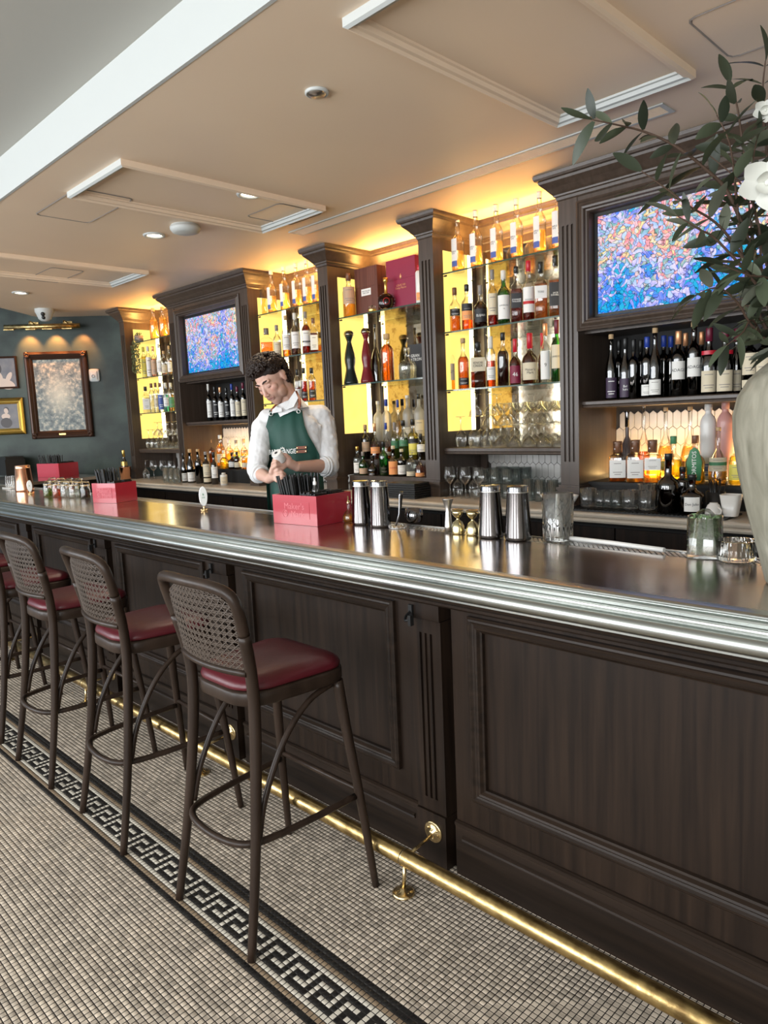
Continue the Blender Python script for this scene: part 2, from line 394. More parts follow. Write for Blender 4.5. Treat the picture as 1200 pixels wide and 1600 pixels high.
# ceilings: bar ceiling slab (corner cut away by the far wall), fascia, upper ceiling
mb = MB(); mb.extr([(-8.33, 3.1), (-7.87, 2.57), (-7.6, 2.1), (-7.6, 1.47), (XR, 1.47), (XR, 4.4), (-7.3, 4.4)], CZ, UZ+.3, axis=2)
struct('ceiling', mb, ['ceil'])
mb = MB(); mb.box(-7.61, XR, 1.455, 1.47, CZ-.002, UZ); struct('trim_1', mb, ['white'])
mb = MB(); mb.box(-10.5, XR, -3.1, 1.456, UZ, UZ+.1); mb.box(-10.5, -7.6, 1.456, 4.4, 3.4, 3.5); struct('ceiling_upper', mb, ['ceil2'])
mb = MB(); mb.box(-10.5, XR, 4.16, 4.26, 0, 3.4); wall_back = struct('wall_back', mb, ['wallp'])
mb = MB(); mb.box(XR, XR+.1, -3.1, 4.3, 0, 3.4); struct('wall_right', mb, ['wallp'])
# far green wall: runs at 53 degrees through (-8.33, 3.1)
WD = Vector((.6, .8, 0)); WN = Vector((.8, -.6, 0)); WP = Vector((-8.33, 3.1, 0))
def onwall(s, z, out=0): return WP+WD*s+WN*out+Vector((0, 0, z))
mb = MB(); mb.obox(onwall(-2.2, 1.7, -.05), WD*3.5, WN*.05, (0, 0, 1.7)); struct('wall_left', mb, ['teal'])
# street wall with window openings behind the customers
edges = []; lastx = -10.5
mb = MB()
for x, w in WINDOWS:
    mb.box(lastx, x-w/2, -3.1, -3.0, 0, 3.0); mb.box(x-w/2, x+w/2, -3.1, -3.0, 2.86, 3.0); mb.box(x-w/2, x+w/2, -3.1, -3.0, 0, .62); lastx = x+w/2
mb.box(lastx, XR+.1, -3.1, -3.0, 0, 3.0); struct('wall_front', mb, ['wallp'])
for i, (x, w) in enumerate(WINDOWS):
    mb = MB()
    for a, b in ((x-w/2, x-w/2+.05), (x+w/2-.05, x+w/2), (x-.02, x+.02)): mb.box(a, b, -3.07, -3.0, .62, 2.86)
    mb.box(x-w/2, x+w/2, -3.07, -3.0, .62, .67); mb.box(x-w/2, x+w/2, -3.07, -3.0, 2.81, 2.86)
    struct('window_%d' % (i+1), mb, ['blackm'])

# ------------------------------------------------------------------ ceiling fittings
def ceiling_frame(x0, x1, y0, y1, label):
    t = thing('ceiling_panel_frame', label, 'ceiling panel', ((x0+x1)/2, (y0+y1)/2, CZ), 0, 'moulded frames on the bar ceiling')
    hx, hy = (x1-x0)/2, (y1-y0)/2
    prof = [(0, 0), (0, .028), (.012, .034), (.020, .026), (.034, .024), (.040, .010), (.050, .008), (.052, 0)]
    for k, (ax, ln, ot) in enumerate((('x', hx, hy), ('x', hx, -hy), ('y', hy, hx), ('y', hy, -hx))):
        m_ = MB(); sg = 1 if ot > 0 else -1
        vs = []
        for e in (-1, 1):
            for ins, pr in prof:
                a = e*(ln-ins); b = ot-sg*ins
                vs.append((a, b, -pr) if ax == 'x' else (b, a, -pr))
        n_ = len(prof); m_.add(vs, [(i, i+1, n_+i+1, n_+i) for i in range(n_-1)])
        obj('moulding', m_, ['white' if ax == 'x' else 'ceil'], t)  # window-facing sides take white, their daylight put into the colour
ceiling_frame(-3.965, -3.335, 1.685, 2.945, 'rectangular moulded ceiling frame between the round downlights')
ceiling_frame(-1.785, -1.18, 1.685, 2.945, 'rectangular moulded ceiling frame above the near end of the bar')
ceiling_frame(-6.17, -5.515, 1.685, 2.945, 'rectangular moulded ceiling frame at the far end near the dome camera')
ceiling_frame(.42, 1.05, 1.685, 2.945, 'rectangular moulded ceiling frame above the flower vase')
def access(x, y, hx, hy, label):
    m_ = MB(); r = .03
    def rr(hx, hy, z):
        return [(x+sx*(hx-r)+r*math.cos(a), y+sy*(hy-r)+r*math.sin(a), z) for sx, sy, a0 in ((1, 1, 0), (-1, 1, PI/2), (-1, -1, PI), (1, -1, 1.5*PI)) for a in (a0, a0+PI/4, a0+PI/2)]
    o, i_, j = rr(hx, hy, CZ-.001), rr(hx-.004, hy-.004, CZ-.004), rr(hx-.008, hy-.008, CZ-.0012)
    n_ = 12; vs = o+i_+j; fs = [(k, (k+1) % n_, n_+(k+1) % n_, n_+k) for k in range(n_)]+[(n_+k, n_+(k+1) % n_, 2*n_+(k+1) % n_, 2*n_+k) for k in range(n_)]
    m_.add(vs, fs, 0); m_.add(j, [tuple(range(n_))], 1)
    tag(obj('access_panel', m_, ['capg', 'ceil']), label, 'ceiling panel')
for px, py, hx, hy, lb in ((130, 323, .30, .16, 'rounded ceiling access panel beside the white fascia'), (445, 335, .17, .17, 'rounded ceiling access panel overlapping the frame end'),
                       (85, 430, .28, .13, 'rounded ceiling access panel furthest from the camera'), (1205, 25, .2, .2, 'rounded ceiling access panel in the upper right corner')):
    p = atZ(px, py, CZ); access(p.x, p.y, hx, hy, lb)
t = thing('linear_air_grille', 'long slotted air grille along the ceiling above the back bar', 'air vent', (-2.66, 3.19, CZ))
m_ = MB(); m_.box(-1.27, 1.27, -.062, -.046, -.006, -.0005); m_.box(-1.27, 1.27, .046, .062, -.006, -.0005); m_.box(-1.27, -1.25, -.046, .046, -.006, -.0005); m_.box(1.25, 1.27, -.046, .046, -.006, -.0005); obj('frame', m_, ['white'], t)
m_ = MB(); m_.box(-1.25, 1.25, -.046, .046, -.0015, -.0008); obj('backing', m_, ['gapdark'], t)
for k in range(8):
    m_ = MB(); y = -.040+k*.0115; m_.box(-1.25, 1.25, y-.0022, y+.0022, -.006, -.0016); obj('slat', m_, ['ceil'], t)
for k, (px, py, lb) in enumerate(((390, 303, 'round recessed downlight beside the access panel'), (241, 367, 'round recessed downlight left of the smoke detector'), (32, 457, 'small round downlight furthest along the ceiling'))):
    p = atZ(px, py, CZ); t = thing('downlight', lb, 'ceiling light', (p.x, p.y, CZ), 0, 'recessed downlights')
    m_ = MB(); m_.lathe([(.072, -.0005), (.070, -.008), (.054, -.010), (.048, -.004), (.046, -.0015)], 28, cap=False); obj('trim_ring', m_, ['white'], t)
    m_ = MB(); m_.lathe([(.046, -.002), (.040, -.0035), (.0, -.004)], 24, cap=False); obj('lens', m_, ['lamp'], t)
    l = bpy.data.lights.new('downlight_spot', 'SPOT'); l.energy = 26; l.color = (1, .82, .6); l.spot_size = 1.9; l.spot_blend = .8; l.shadow_soft_size = .04
    lo = bpy.data.objects.new('downlight_spot', l); COL.objects.link(lo); lo.location = (p.x, p.y, CZ-.02)
p = atZ(289, 352, CZ); m_ = MB(); m_.lathe([(.0, -.052), (.06, -.050), (.082, -.042), (.094, -.026), (.094, -.012), (.086, -.010), (.086, -.0005)][::-1], 32, cap=False)
tag(obj('smoke_detector', m_, ['white'], None, (p.x, p.y, CZ)), 'white round smoke detector between two downlights', 'smoke detector')
p = atZ(495, 143, CZ); t = thing('sprinkler_cover', 'small round dimpled ceiling cap in the middle of the beige ceiling', 'ceiling fitting', (p.x, p.y, CZ))
m_ = MB(); m_.lathe([(.046, -.0005), (.046, -.009), (.040, -.012), (.036, -.008)], 28, cap=False); obj('ring', m_, ['white'], t)
m_ = MB(); m_.lathe([(.036, -.008), (.03, -.016), (.0, -.019)], 24, cap=False); obj('cap', m_, ['steel'], t)
p = atZ(69, 483, CZ); t = thing('dome_camera', 'white dome security camera hanging at the ceiling corner', 'camera', (p.x, p.y, CZ), .7)
m_ = MB(); m_.lathe([(.092, -.0005), (.092, -.03), (.080, -.05), (.062, -.10), (.040, -.118), (.0, -.124)], 28, cap=False); obj('housing', m_, ['white'], t)
for zz, rr_ in ((-.062, .021), (-.094, .019)):
    m_ = MB(); aa = -.65; R0 = .082 if zz > -.07 else .066
    c = Vector((math.sin(aa+.95)*R0, -math.cos(aa+.95)*R0, zz)); c = Vector((R0*.28, -R0*.96, zz))
    q = Vector((.28, -.9, -.35)).normalized().to_track_quat('Z', 'Y').to_matrix()
    m_.lathe([(.0, .006), (rr_*.7, .005), (rr_, -.004)], 16, cap=False); m_.v = [tuple(c+q@Vector(v)) for v in m_.v]; obj('lens', m_, ['blackm'], t)

# ------------------------------------------------------------------ bar front
BY = 1.70
PX0, PS = -1.522, 1.213                             # pilaster centre and spacing
def groove_pilaster():
    t = thing('bar_front_pilaster', 'x', 'pilaster', (0, 0, 0), 0, 'fluted pilasters on the bar front')
    w = .0625
    # shaft with three recessed flutes, built from upright strips
    m_ = MB(); fl = [(-.028, -.017), (-.0055, .0055), (.017, .028)]
    xs_ = [-w]; 
    m_.box(-w, w, -.018, .05, .19, .235); m_.box(-w, w, -.018, .05, .805, .85)
    ed = [-w, fl[0][0], fl[0][1], fl[1][0], fl[1][1], fl[2][0], fl[2][1], w]
    for i in range(7):
        rec = i % 2 == 1
        m_.box(ed[i], ed[i+1], -.018+(.009 if rec else 0), .05, .235, .805)
    obj('shaft', m_, ['wood'], t)
    m_ = MB(); m_.box(-w, w, -.024, .05, .853, .935); obj('cap_block', m_, ['wood'], t)
    m_ = MB(); m_.box(-w, w, -.024, .05, 0.002, .187); obj('plinth', m_, ['wood'], t)
    return t
pil0 = groove_pilaster()
PLAB = ['fluted dark pilaster beside the nearest stool', 'fluted dark pilaster behind the nearest stool back', 'fluted dark pilaster seen between second and third stools', 'fluted dark pilaster near the third stool back']
for k in range(-1, 5):
    x = PX0-PS*k if k >= 0 else -.02
    lb = PLAB[k] if 0 <= k < 4 else ('fluted dark pilaster under the flower vase' if k < 0 else 'fluted dark pilaster furthest along the bar')
    if k == -1: pil0.location = (x, BY, 0); pil0['label'] = lb
    else: dup(pil0, (x, BY, 0), 0, lb)
def hook(x):
    m_ = MB(); m_.tube(smooth_path([(x-.052, BY-.03, .872), (x-.050, BY-.055, .862), (x-.035, BY-.075, .855), (x-.018, BY-.075, .860), (x-.012, BY-.07, .868)]), .0045, 8)
    m_.box(x-.018, x-.006, BY-.082, BY-.066, .842, .876); m_.box(x-.06, x-.044, BY-.034, BY-.0245, .85, .895)
    return obj('bag_hook', m_, ['blackm'])
for k in range(3):
    tag(hook(PX0-PS*k), ['black bag hook on the pilaster right of the nearest stool', 'black bag hook on the pilaster above the nearest stool back', 'black bag hook between second and third stool backs'][k], 'hook', 'bag hooks under the bar')
MOULD = [(0, 0), (0, .014), (.006, .020), (.012, .021), (.018, .015), (.024, .013), (.030, .018), (.036, .016), (.042, .006), (.047, .002), (.047, -.012)]
def bar_panel(xa, xb, label):
    t = thing('bar_front_section', label, 'bar panel', (0, 0, 0), 0, 'panelled sections of the bar front')
    m_ = MB(); zt, zb = .888, .284; oa, ob = xa+.075, xb-.085
    m_.box(xa, oa, BY, BY+.05, .19, .935); m_.box(ob, xb, BY, BY+.05, .19, .935); m_.box(oa, ob, BY, BY+.05, zt, .935); m_.box(oa, ob, BY, BY+.05, .19, zb)
    obj('rails_and_stiles', m_, ['wood'], t)
    m_ = MB(); m_.frame(oa, ob, zb, zt, .047, MOULD, BY); obj('panel_moulding', m_, ['woodh'], t)
    m_ = MB(); m_.box(oa+.03, ob-.03, BY+.012, BY+.03, zb+.03, zt-.03); obj('panel', m_, ['wood'], t)
    m_ = MB(); m_.extr([(BY+.04, .002), (BY-.010, .002), (BY-.010, .172), (BY-.014, .176), (BY-.014, .186), (BY-.006, .19), (BY+.04, .19)], xa, xb)
    obj('skirting', m_, ['woodh'], t)
    m_ = MB(); m_.extr([(BY-.0101, .128), (BY-.017, .131), (BY-.015, .137), (BY-.019, .142), (BY-.0101, .147)], xa+.03, xb-.02); obj('skirting_bead', m_, ['woodh'], t)
names = ['wide dark wood panel under the flower vase end', 'dark wood panel right behind the nearest stool', 'dark wood panel behind the second stool', 'dark wood panel behind the third stool', 'dark wood panel furthest along the bar', 'dark wood panel at the far bar end']
for k in range(-1, 5):
    xr = (PX0-PS*k if k >= 0 else -.02)-.0635-.002; xl = PX0-PS*(k+1)+.0625+.031
    bar_panel(xl, xr, names[k+1])
mb = MB(); mb.box(-7.2, 1.2, BY+.05, BY+.10, 0.002, .93); tag(obj('bar_carcass', mb, ['gapdark']), 'black carcass wall behind the bar front panels', 'bar carcass')
# bed moulding under the metal
mb = MB(); mb.extr([(BY+.05, .905), (BY-.026, .905), (BY-.034, .912), (BY-.030, .918), (BY-.044, .926), (BY-.052, .930), (BY-.056, .938), (BY-.064, .942), (BY-.070, .950), (BY-.080, .956), (BY-.084, .966), (BY+.05, .966)], -7.2, 1.2)
tag(obj('bed_moulding', mb, ['woodh']), 'dark stepped wood moulding under the metal bar edge', 'moulding')
# ------------------------------------------------------------------ pewter bar top
def zinc():
    s = NT('zinc_top'); b = s.n('BsdfPrincipled'); s.l(b.outputs[0], s.out.inputs[0]); b.inputs['Metallic'].default_value = 1
    g = s.n('NewGeometry'); no = s.n('TexNoise'); no.inputs['Scale'].default_value = 5; no.inputs['Detail'].default_value = 6; s.l(g.outputs['Position'], no.inputs[0])
    cr = s.n('ValToRGB'); cr.color_ramp.elements[0].color = (.56, .48, .43, 1); cr.color_ramp.elements[1].color = (.72, .64, .58, 1); cr.color_ramp.elements[0].position = .35; cr.color_ramp.elements[1].position = .65
    s.l(no.outputs[0], cr.inputs[0]); s.l(cr.outputs[0], b.inputs['Base Color'])
    mr = s.n('MapRange'); mr.inputs[3].default_value = .10; mr.inputs[4].default_value = .24; s.l(no.outputs[0], mr.inputs[0]); s.l(mr.outputs[0], b.inputs['Roughness'])
    mp = s.n('Mapping'); mp.inputs['Scale'].default_value = (3, 60, 3); s.l(g.outputs['Position'], mp.inputs[0])
    n2 = s.n('TexNoise'); n2.inputs['Scale'].default_value = 1; n2.inputs['Detail'].default_value = 3; s.l(mp.outputs[0], n2.inputs[0])
    bp = s.n('Bump'); bp.inputs['Strength'].default_value = .05; bp.inputs['Distance'].default_value = .002; s.l(n2.outputs[0], bp.inputs['Height']); s.l(bp.outputs[0], b.inputs['Normal'])
    return s.m
M['zinc'] = zinc()
M['pewter'] = pbr('pewter_edge', (.56, .58, .55), .29, 1, var=((2, 30, 30), (.44, .46, .44), 3))
bt = thing('bar_counter', 'long grey metal bar top with a stepped rounded edge', 'bar counter', (0, 0, 0))
BZ = 1.07
mb = MB(); mb.box(-7.2, 1.2, 1.585, 2.03, BZ-.03, BZ); obj('top_sheet', mb, ['zinc'], bt)
edge = [(1.585, 1.070), (1.556, 1.0700), (1.550, 1.0688), (1.5465, 1.0655), (1.5465, 1.0625), (1.5500, 1.0595), (1.5545, 1.0585), (1.5545, 1.0565), (1.5485, 1.0555), (1.5430, 1.0535),
        (1.5410, 1.0500), (1.5425, 1.0465), (1.5480, 1.0445), (1.5480, 1.0420), (1.5400, 1.0405), (1.5350, 1.0375), (1.5335, 1.0335), (1.5350, 1.0295), (1.5420, 1.0270), (1.5420, 1.0245),
        (1.5330, 1.0220), (1.5245, 1.0170), (1.5195, 1.0100), (1.5180, 1.0020), (1.5200, .9940), (1.5255, .9870), (1.5340, .9825), (1.5440, .981), (1.5480, .977), (1.5480, .972), (1.60, .970), (1.66, .967), (1.66, 1.035), (1.585, 1.035)]
segs = [(-7.2, -4.695), (-4.693, 1.2)]
for a, b in segs:
    mb = MB(); mb.extr(edge, a, b, smooth=True); o = obj('moulded_edge', mb, ['pewter'], bt)
    try:
        o.data.set_sharp_from_angle(angle=math.radians(38))
    except Exception: pass
mb = MB(); mb.box(-7.2, 1.2, 2.03, 2.12, BZ-.05, BZ-.006); mb.box(-7.2, 1.2, 2.112, 2.12, BZ-.006, BZ+.002); obj('drip_channel', mb, ['steel'], bt)
me_ = MB(); me_.box(-.002, .002, -.038, .038, 0, .004); sl = me_.mesh('drip_slat', ['steel'])
mb = MB(); x = -4.6
while x < -.4:
    mb.obox((x, 2.071, BZ-.003), (.0035, .0035, 0), (-.022, .03, 0), (0, 0, .002)); x += .017
obj('drip_grille', mb, ['steel'], bt, kind='stuff')
# far return of the bar toward the green wall
mb = MB(); mb.box(-8.25, -6.9, 2.122, 3.05, BZ-.03, BZ-.002); mb.box(-8.1, -6.97, 2.14, 3.0, .002, BZ-.03, 1)
tag(obj('bar_return', mb, ['zinc', 'wood']), 'metal topped bar return in front of the green wall', 'bar counter')

# ------------------------------------------------------------------ foot rail
fr = thing('foot_rail', 'round brass foot rail running along the bar base', 'foot rail', (0, 0, 0))
mb = MB(); mb.tube([(-7.2, 1.512, .118), (-4, 1.512, .118), (1.2, 1.512, .118)], .026, 24); obj('rail', mb, ['brass'], fr)
for k in range(-1, 5):
    x = -1.493-PS*k if k >= 0 else .0
    mb = MB(); mb.tube([(x-.004, 1.512, .118), (x+.004, 1.512, .118)], .0275, 24); obj('collar', mb, ['brassp'], fr)
    mb = MB(); mb.tube([(x, 1.512, .10), (x, 1.500, .006)], .0065, 10); obj('post', mb, ['brassp'], fr)
    mb = MB(); mb.lathe([(.036, .001), (.036, .006), (.030, .010), (.012, .012), (.010, .020), (.0, .020)], 24, c=(x, 1.500), cap=False)
    for a in (0, 2.1, 4.2): mb.lathe([(.004, .009), (.003, .0115), (0, .012)], 8, c=(x+.022*math.cos(a), 1.500+.022*math.sin(a)), cap=False)
    obj('floor_flange', mb, ['brassp'], fr)
    mb = MB(); mb.tube([(x, 1.53, .118), (x-.02, BY-.026, .115)], .0055, 10); obj('wall_arm', mb, ['brassp'], fr)
    mb = MB(); mb.lathe([(.037, 0), (.037, .004), (.033, .006), (.012, .0065), (.010, .016), (0, .016)], 24, cap=False)
    for a in (.5, 2.6, 4.7): mb.lathe([(.004, .006), (.003, .008), (0, .0085)], 8, c=(.023*math.cos(a), .023*math.sin(a)), cap=False)
    mb.v = [(x-.02+v[0], BY-.0245-v[2], .122+v[1]) for v in mb.v]; obj('wall_flange', mb, ['brassp'], fr)
# ------------------------------------------------------------------ back bar joinery
FY, MY, CT = 3.60, 4.06, .974                       # column front plane, mirror plane, back counter height
CROWN = [(0, 2.625), (.006, 2.632), (.010, 2.645), (.018, 2.650), (.020, 2.658), (.030, 2.668), (.048, 2.690), (.066, 2.708), (.074, 2.716), (.078, 2.728), (.090, 2.732), (.095, 2.742), (.098, 2.757)]
def crown_ring(x0, x1, y0, y1, mat, parent, name='crown_moulding', sides='lfr', prof=CROWN):
    m_ = MB(); rings = []
    for pr, z in prof:
        rings.append([(x0-(pr if 'l' in sides else 0), y1, z), (x0-(pr if 'l' in sides else 0), y0-pr, z), (x1+(pr if 'r' in sides else 0), y0-pr, z), (x1+(pr if 'r' in sides else 0), y1, z)])
    vs = [p for r in rings for p in r]; fs = [(j*4+i, j*4+i+1, (j+1)*4+i+1, (j+1)*4+i) for j in range(len(rings)-1) for i in range(3)]
    m_.add(vs, fs); n_ = len(rings); m_.add(rings[-1], [(0, 1, 2, 3)]); m_.add(rings[0], [(0, 1, 2, 3)])
    return obj(name, m_, [mat], parent)
def fluted_front(x0, x1, z0, z1, y, parent, name='fluted_shaft', nfl=3, deep=.05):
    m_ = MB(); w = x1-x0; fw = w*.125; gap = w*.235; c = (x0+x1)/2
    ed = [x0]
    for k in range(nfl):
        cx = c+(k-(nfl-1)/2)*gap; ed += [cx-fw/2, cx+fw/2]
    ed.append(x1)
    za, zb = z0+.13, z1-.13
    m_.box(x0, x1, y, y+deep, z0, za); m_.box(x0, x1, y, y+deep, zb, z1)
    for i in range(len(ed)-1):
        if i % 2 == 0: m_.box(ed[i], ed[i+1], y, y+deep, za, zb)
        else:
            a, b = ed[i], ed[i+1]; cx = (a+b)/2; r = (b-a)/2
            m_.box(a, b, y+.011, y+deep, za, zb)
            for zz, sg in ((zb, 1), (za, -1)):      # rounded flute ends
                vs = [(a, y, zz), (b, y, zz)]; ar = [(cx+r*math.cos(PI*k/6), y, zz-sg*r+sg*r*math.sin(PI*k/6)) for k in range(7)]
                m_.add([(a, y, zz)]+[ar[k] for k in range(6, 2, -1)], [tuple(range(5))]); m_.add([(b, y, zz)]+[ar[k] for k in range(0, 4)], [tuple(range(5))])
    return obj(name, m_, ['wood_up'], parent)
def base_moulding(x0, x1, y, parent, z0=CT):
    m_ = MB()
    for pr, a, b in ((.012, z0+.001, z0+.075), (.020, z0+.075, z0+.085), (.028, z0+.085, z0+.100), (.014, z0+.100, z0+.112)):
        m_.box(x0-pr*.6, x1+pr*.6, y-pr, y+.1, a, b)
    obj('base_moulding', m_, ['wood_up'], parent)
ZS = CT+.112
def column(x0, x1, label, side_l=True, side_r=True):
    t = thing('back_bar_column', label, 'column', (0, 0, 0), 0, 'fluted columns of the back bar')
    fluted_front(x0, x1, ZS, 2.625, FY, t)
    m_ = MB(); m_.box(x0, x1, FY+.05, 4.155, ZS, 2.625); obj('column_body', m_, ['wood_up'], t)
    base_moulding(x0, x1, FY, t); crown_ring(x0, x1, FY, 4.05, 'wood_up', t)
    return t
column(-3.201, -3.079, 'fluted dark column with crown, between the niche of boxes and nearest glass shelves')
column(-4.207, -4.098, 'fluted dark column with crown, right behind the bartender')
column(-7.468, -7.366, 'fluted dark column furthest away, against the green wall')
NICHES = [(-7.366, -6.435), (-5.113, -4.207), (-4.098, -3.201), (-3.079, -2.177)]
NNAME = ['green wall niche', 'niche behind the bartender', 'centre niche', 'nearest niche']
def mirror_mat():
    s = NT('antique_mirror'); b = s.n('BsdfPrincipled'); s.l(b.outputs[0], s.out.inputs[0]); b.inputs['Metallic'].default_value = 1
    g = s.n('NewGeometry'); no = s.n('TexNoise'); no.inputs['Scale'].default_value = 14; no.inputs['Detail'].default_value = 7; no.inputs['Roughness'].default_value = .7; s.l(g.outputs['Position'], no.inputs[0])
    cr = s.n('ValToRGB'); cr.color_ramp.elements[0].color = (.36, .27, .17, 1); cr.color_ramp.elements[1].color = (.58, .50, .37, 1); cr.color_ramp.elements[0].position = .38; cr.color_ramp.elements[1].position = .50
    s.l(no.outputs[0], cr.inputs[0]); s.l(cr.outputs[0], b.inputs['Base Color']); b.inputs['Roughness'].default_value = .06
    return s.m
M['mirror'] = mirror_mat()
M['hex'] = pbr('marble_hex_tile', (.62, .60, .56), .25, var=((6, 2, 9), (.46, .44, .42), 5))
M['hexgrout'] = pbr('hex_grout', (.05, .045, .04), .8)
HW, HH = .0455, .108
def hex_mesh(w=HW, h=HH):
    a, b = w/2-.0012, h/2-.0012; s_ = b-w*.36
    o = [(-a, -s_), (0, -b), (a, -s_), (a, s_), (0, b), (-a, s_)]
    m_ = MB(); f = .8; t_ = [(x*.93, z*.975) for x, z in o]
    vs = [(x, 0, z) for x, z in o]+[(x, -.004, z) for x, z in o]+[(x, -.005, z) for x, z in t_]
    m_.add(vs, [(i, (i+1) % 6, 6+(i+1) % 6, 6+i) for i in range(6)]+[(6+i, 6+(i+1) % 6, 12+(i+1) % 6, 12+i) for i in range(6)]+[tuple(range(12, 18))[::-1]])
    return m_
HEX = hex_mesh().mesh('hex_tile', ['hex'])
def hex_wall(x0, x1, z0, z1, y, parent, single):
    rp = HH-HW*.36; r = 0; z = z0+HH/2; acc = MB(); src = hex_mesh()
    m_ = MB(); m_.box(x0, x1, y, y+.01, z0, z1+.02); obj('grout_bed', m_, ['hexgrout'], parent)
    while z+HH/2 < z1+.03:
        x = x0+HW/2+(HW/2 if r % 2 else 0)
        while x+HW/2 < x1+.001:
            if single: put('hex_tile', HEX, parent, (x, y, z))
            else: acc.add([(v[0]+x, v[1]+y, v[2]+z) for v in src.v], src.f)
            x += HW
        z += rp; r += 1
    if not single: obj('hex_tiles', acc, ['hex'], parent, kind='stuff')
def glass_shelf(x0, x1, z, parent):
    m_ = MB(); m_.box(x0+.002, x1-.002, 3.683, 4.05, z-.010, z); g = obj('glass_shelf', m_, ['shelfglass'], parent)
    m_ = MB(); m_.box(x0+.002, x1-.002, 3.6805, 3.683, z-.009, z-.0005); obj('shelf_edge', m_, ['edgeglass'], g)
    m_ = MB()
    for x in (x0+.012, x1-.012):
        for y in (3.70, 3.98): m_.tube([(x-.012, y, z-.016), (x+.012, y, z-.016)], .0055, 8)
    obj('shelf_pins', m_, ['blackm'], g)
for k, (x0, x1) in enumerate(NICHES):
    t = thing('display_niche', ['far glass shelf niche lit amber beside the green wall', 'glass shelf niche lit amber behind the bartender', 'centre niche lit amber holding boxes and decanters', 'nearest glass shelf niche lit amber beside the large screen'][k], 'shelf unit', (0, 0, 0), 0, 'amber lit niches of the back bar')
    m_ = MB(); m_.box(x0+.055, x1-.055, MY, MY+.006, CT+.34 if k != 2 else CT+.002, 2.60); obj('mirror', m_, ['mirror'], t)
    m_ = MB(); m_.box(x0+.001, x0+.055, MY-.02, MY+.02, CT+.002, 2.63); m_.box(x1-.055, x1-.001, MY-.02, MY+.02, CT+.002, 2.63); m_.box(x0+.055, x1-.055, MY-.02, MY+.02, 2.58, 2.63)
    m_.box(x0+.001, x1-.001, MY+.03, MY+.09, CT, 2.75); obj('back_frame', m_, ['wood_up'], t)
    for sx, nm in ((1, x0), (-1, x1)):
        a = nm+sx*.001; b = nm+sx*.004
        m_ = MB(); m_.box(min(a, b), max(a, b), 3.695, 3.945, 1.40, 2.555); obj('backlit_panel', m_, ['yellow'], t)
        m_ = MB(); b2 = nm+sx*.007; m_.box(min(a, b2), max(a, b2), 3.947, 3.985, 1.40, 2.555); obj('led_strip', m_, ['led'], t)
    # crown along the recessed back
    m_ = MB(); m_.extr([(MY+.03, 2.62), (MY-.022, 2.62)]+[(MY-.022-pr*.85, z) for pr, z in CROWN]+[(MY+.03, 2.757)], x0+.001, x1-.001); obj('rear_crown', m_, ['wood_up'], t)
    zs = (2.258, 1.767) if k == 2 else (2.41, 2.04, 1.67)
    for z in zs: glass_shelf(x0, x1, z, t)
    if k != 2:
        m_ = MB(); m_.extr([(3.66, 1.250), (3.652, 1.256), (3.655, 1.266), (3.648, 1.272), (3.648, 1.290), (3.656, 1.295), (4.045, 1.295), (4.045, 1.250)], x0+.001, x1-.001); obj('wood_shelf', m_, ['wood_up'], t)
        hex_wall(x0+.055, x1-.055, CT+.002, 1.245, MY-.002, t, False)
    l = area('niche_glow', ((x0+x1)/2, 3.82 if k != 2 else 3.92, 2.44 if k != 2 else 2.61), (PI-.10, 0, 0), x1-x0-.1, .08, 9 if k != 2 else 4.5, (1, .50, .13))
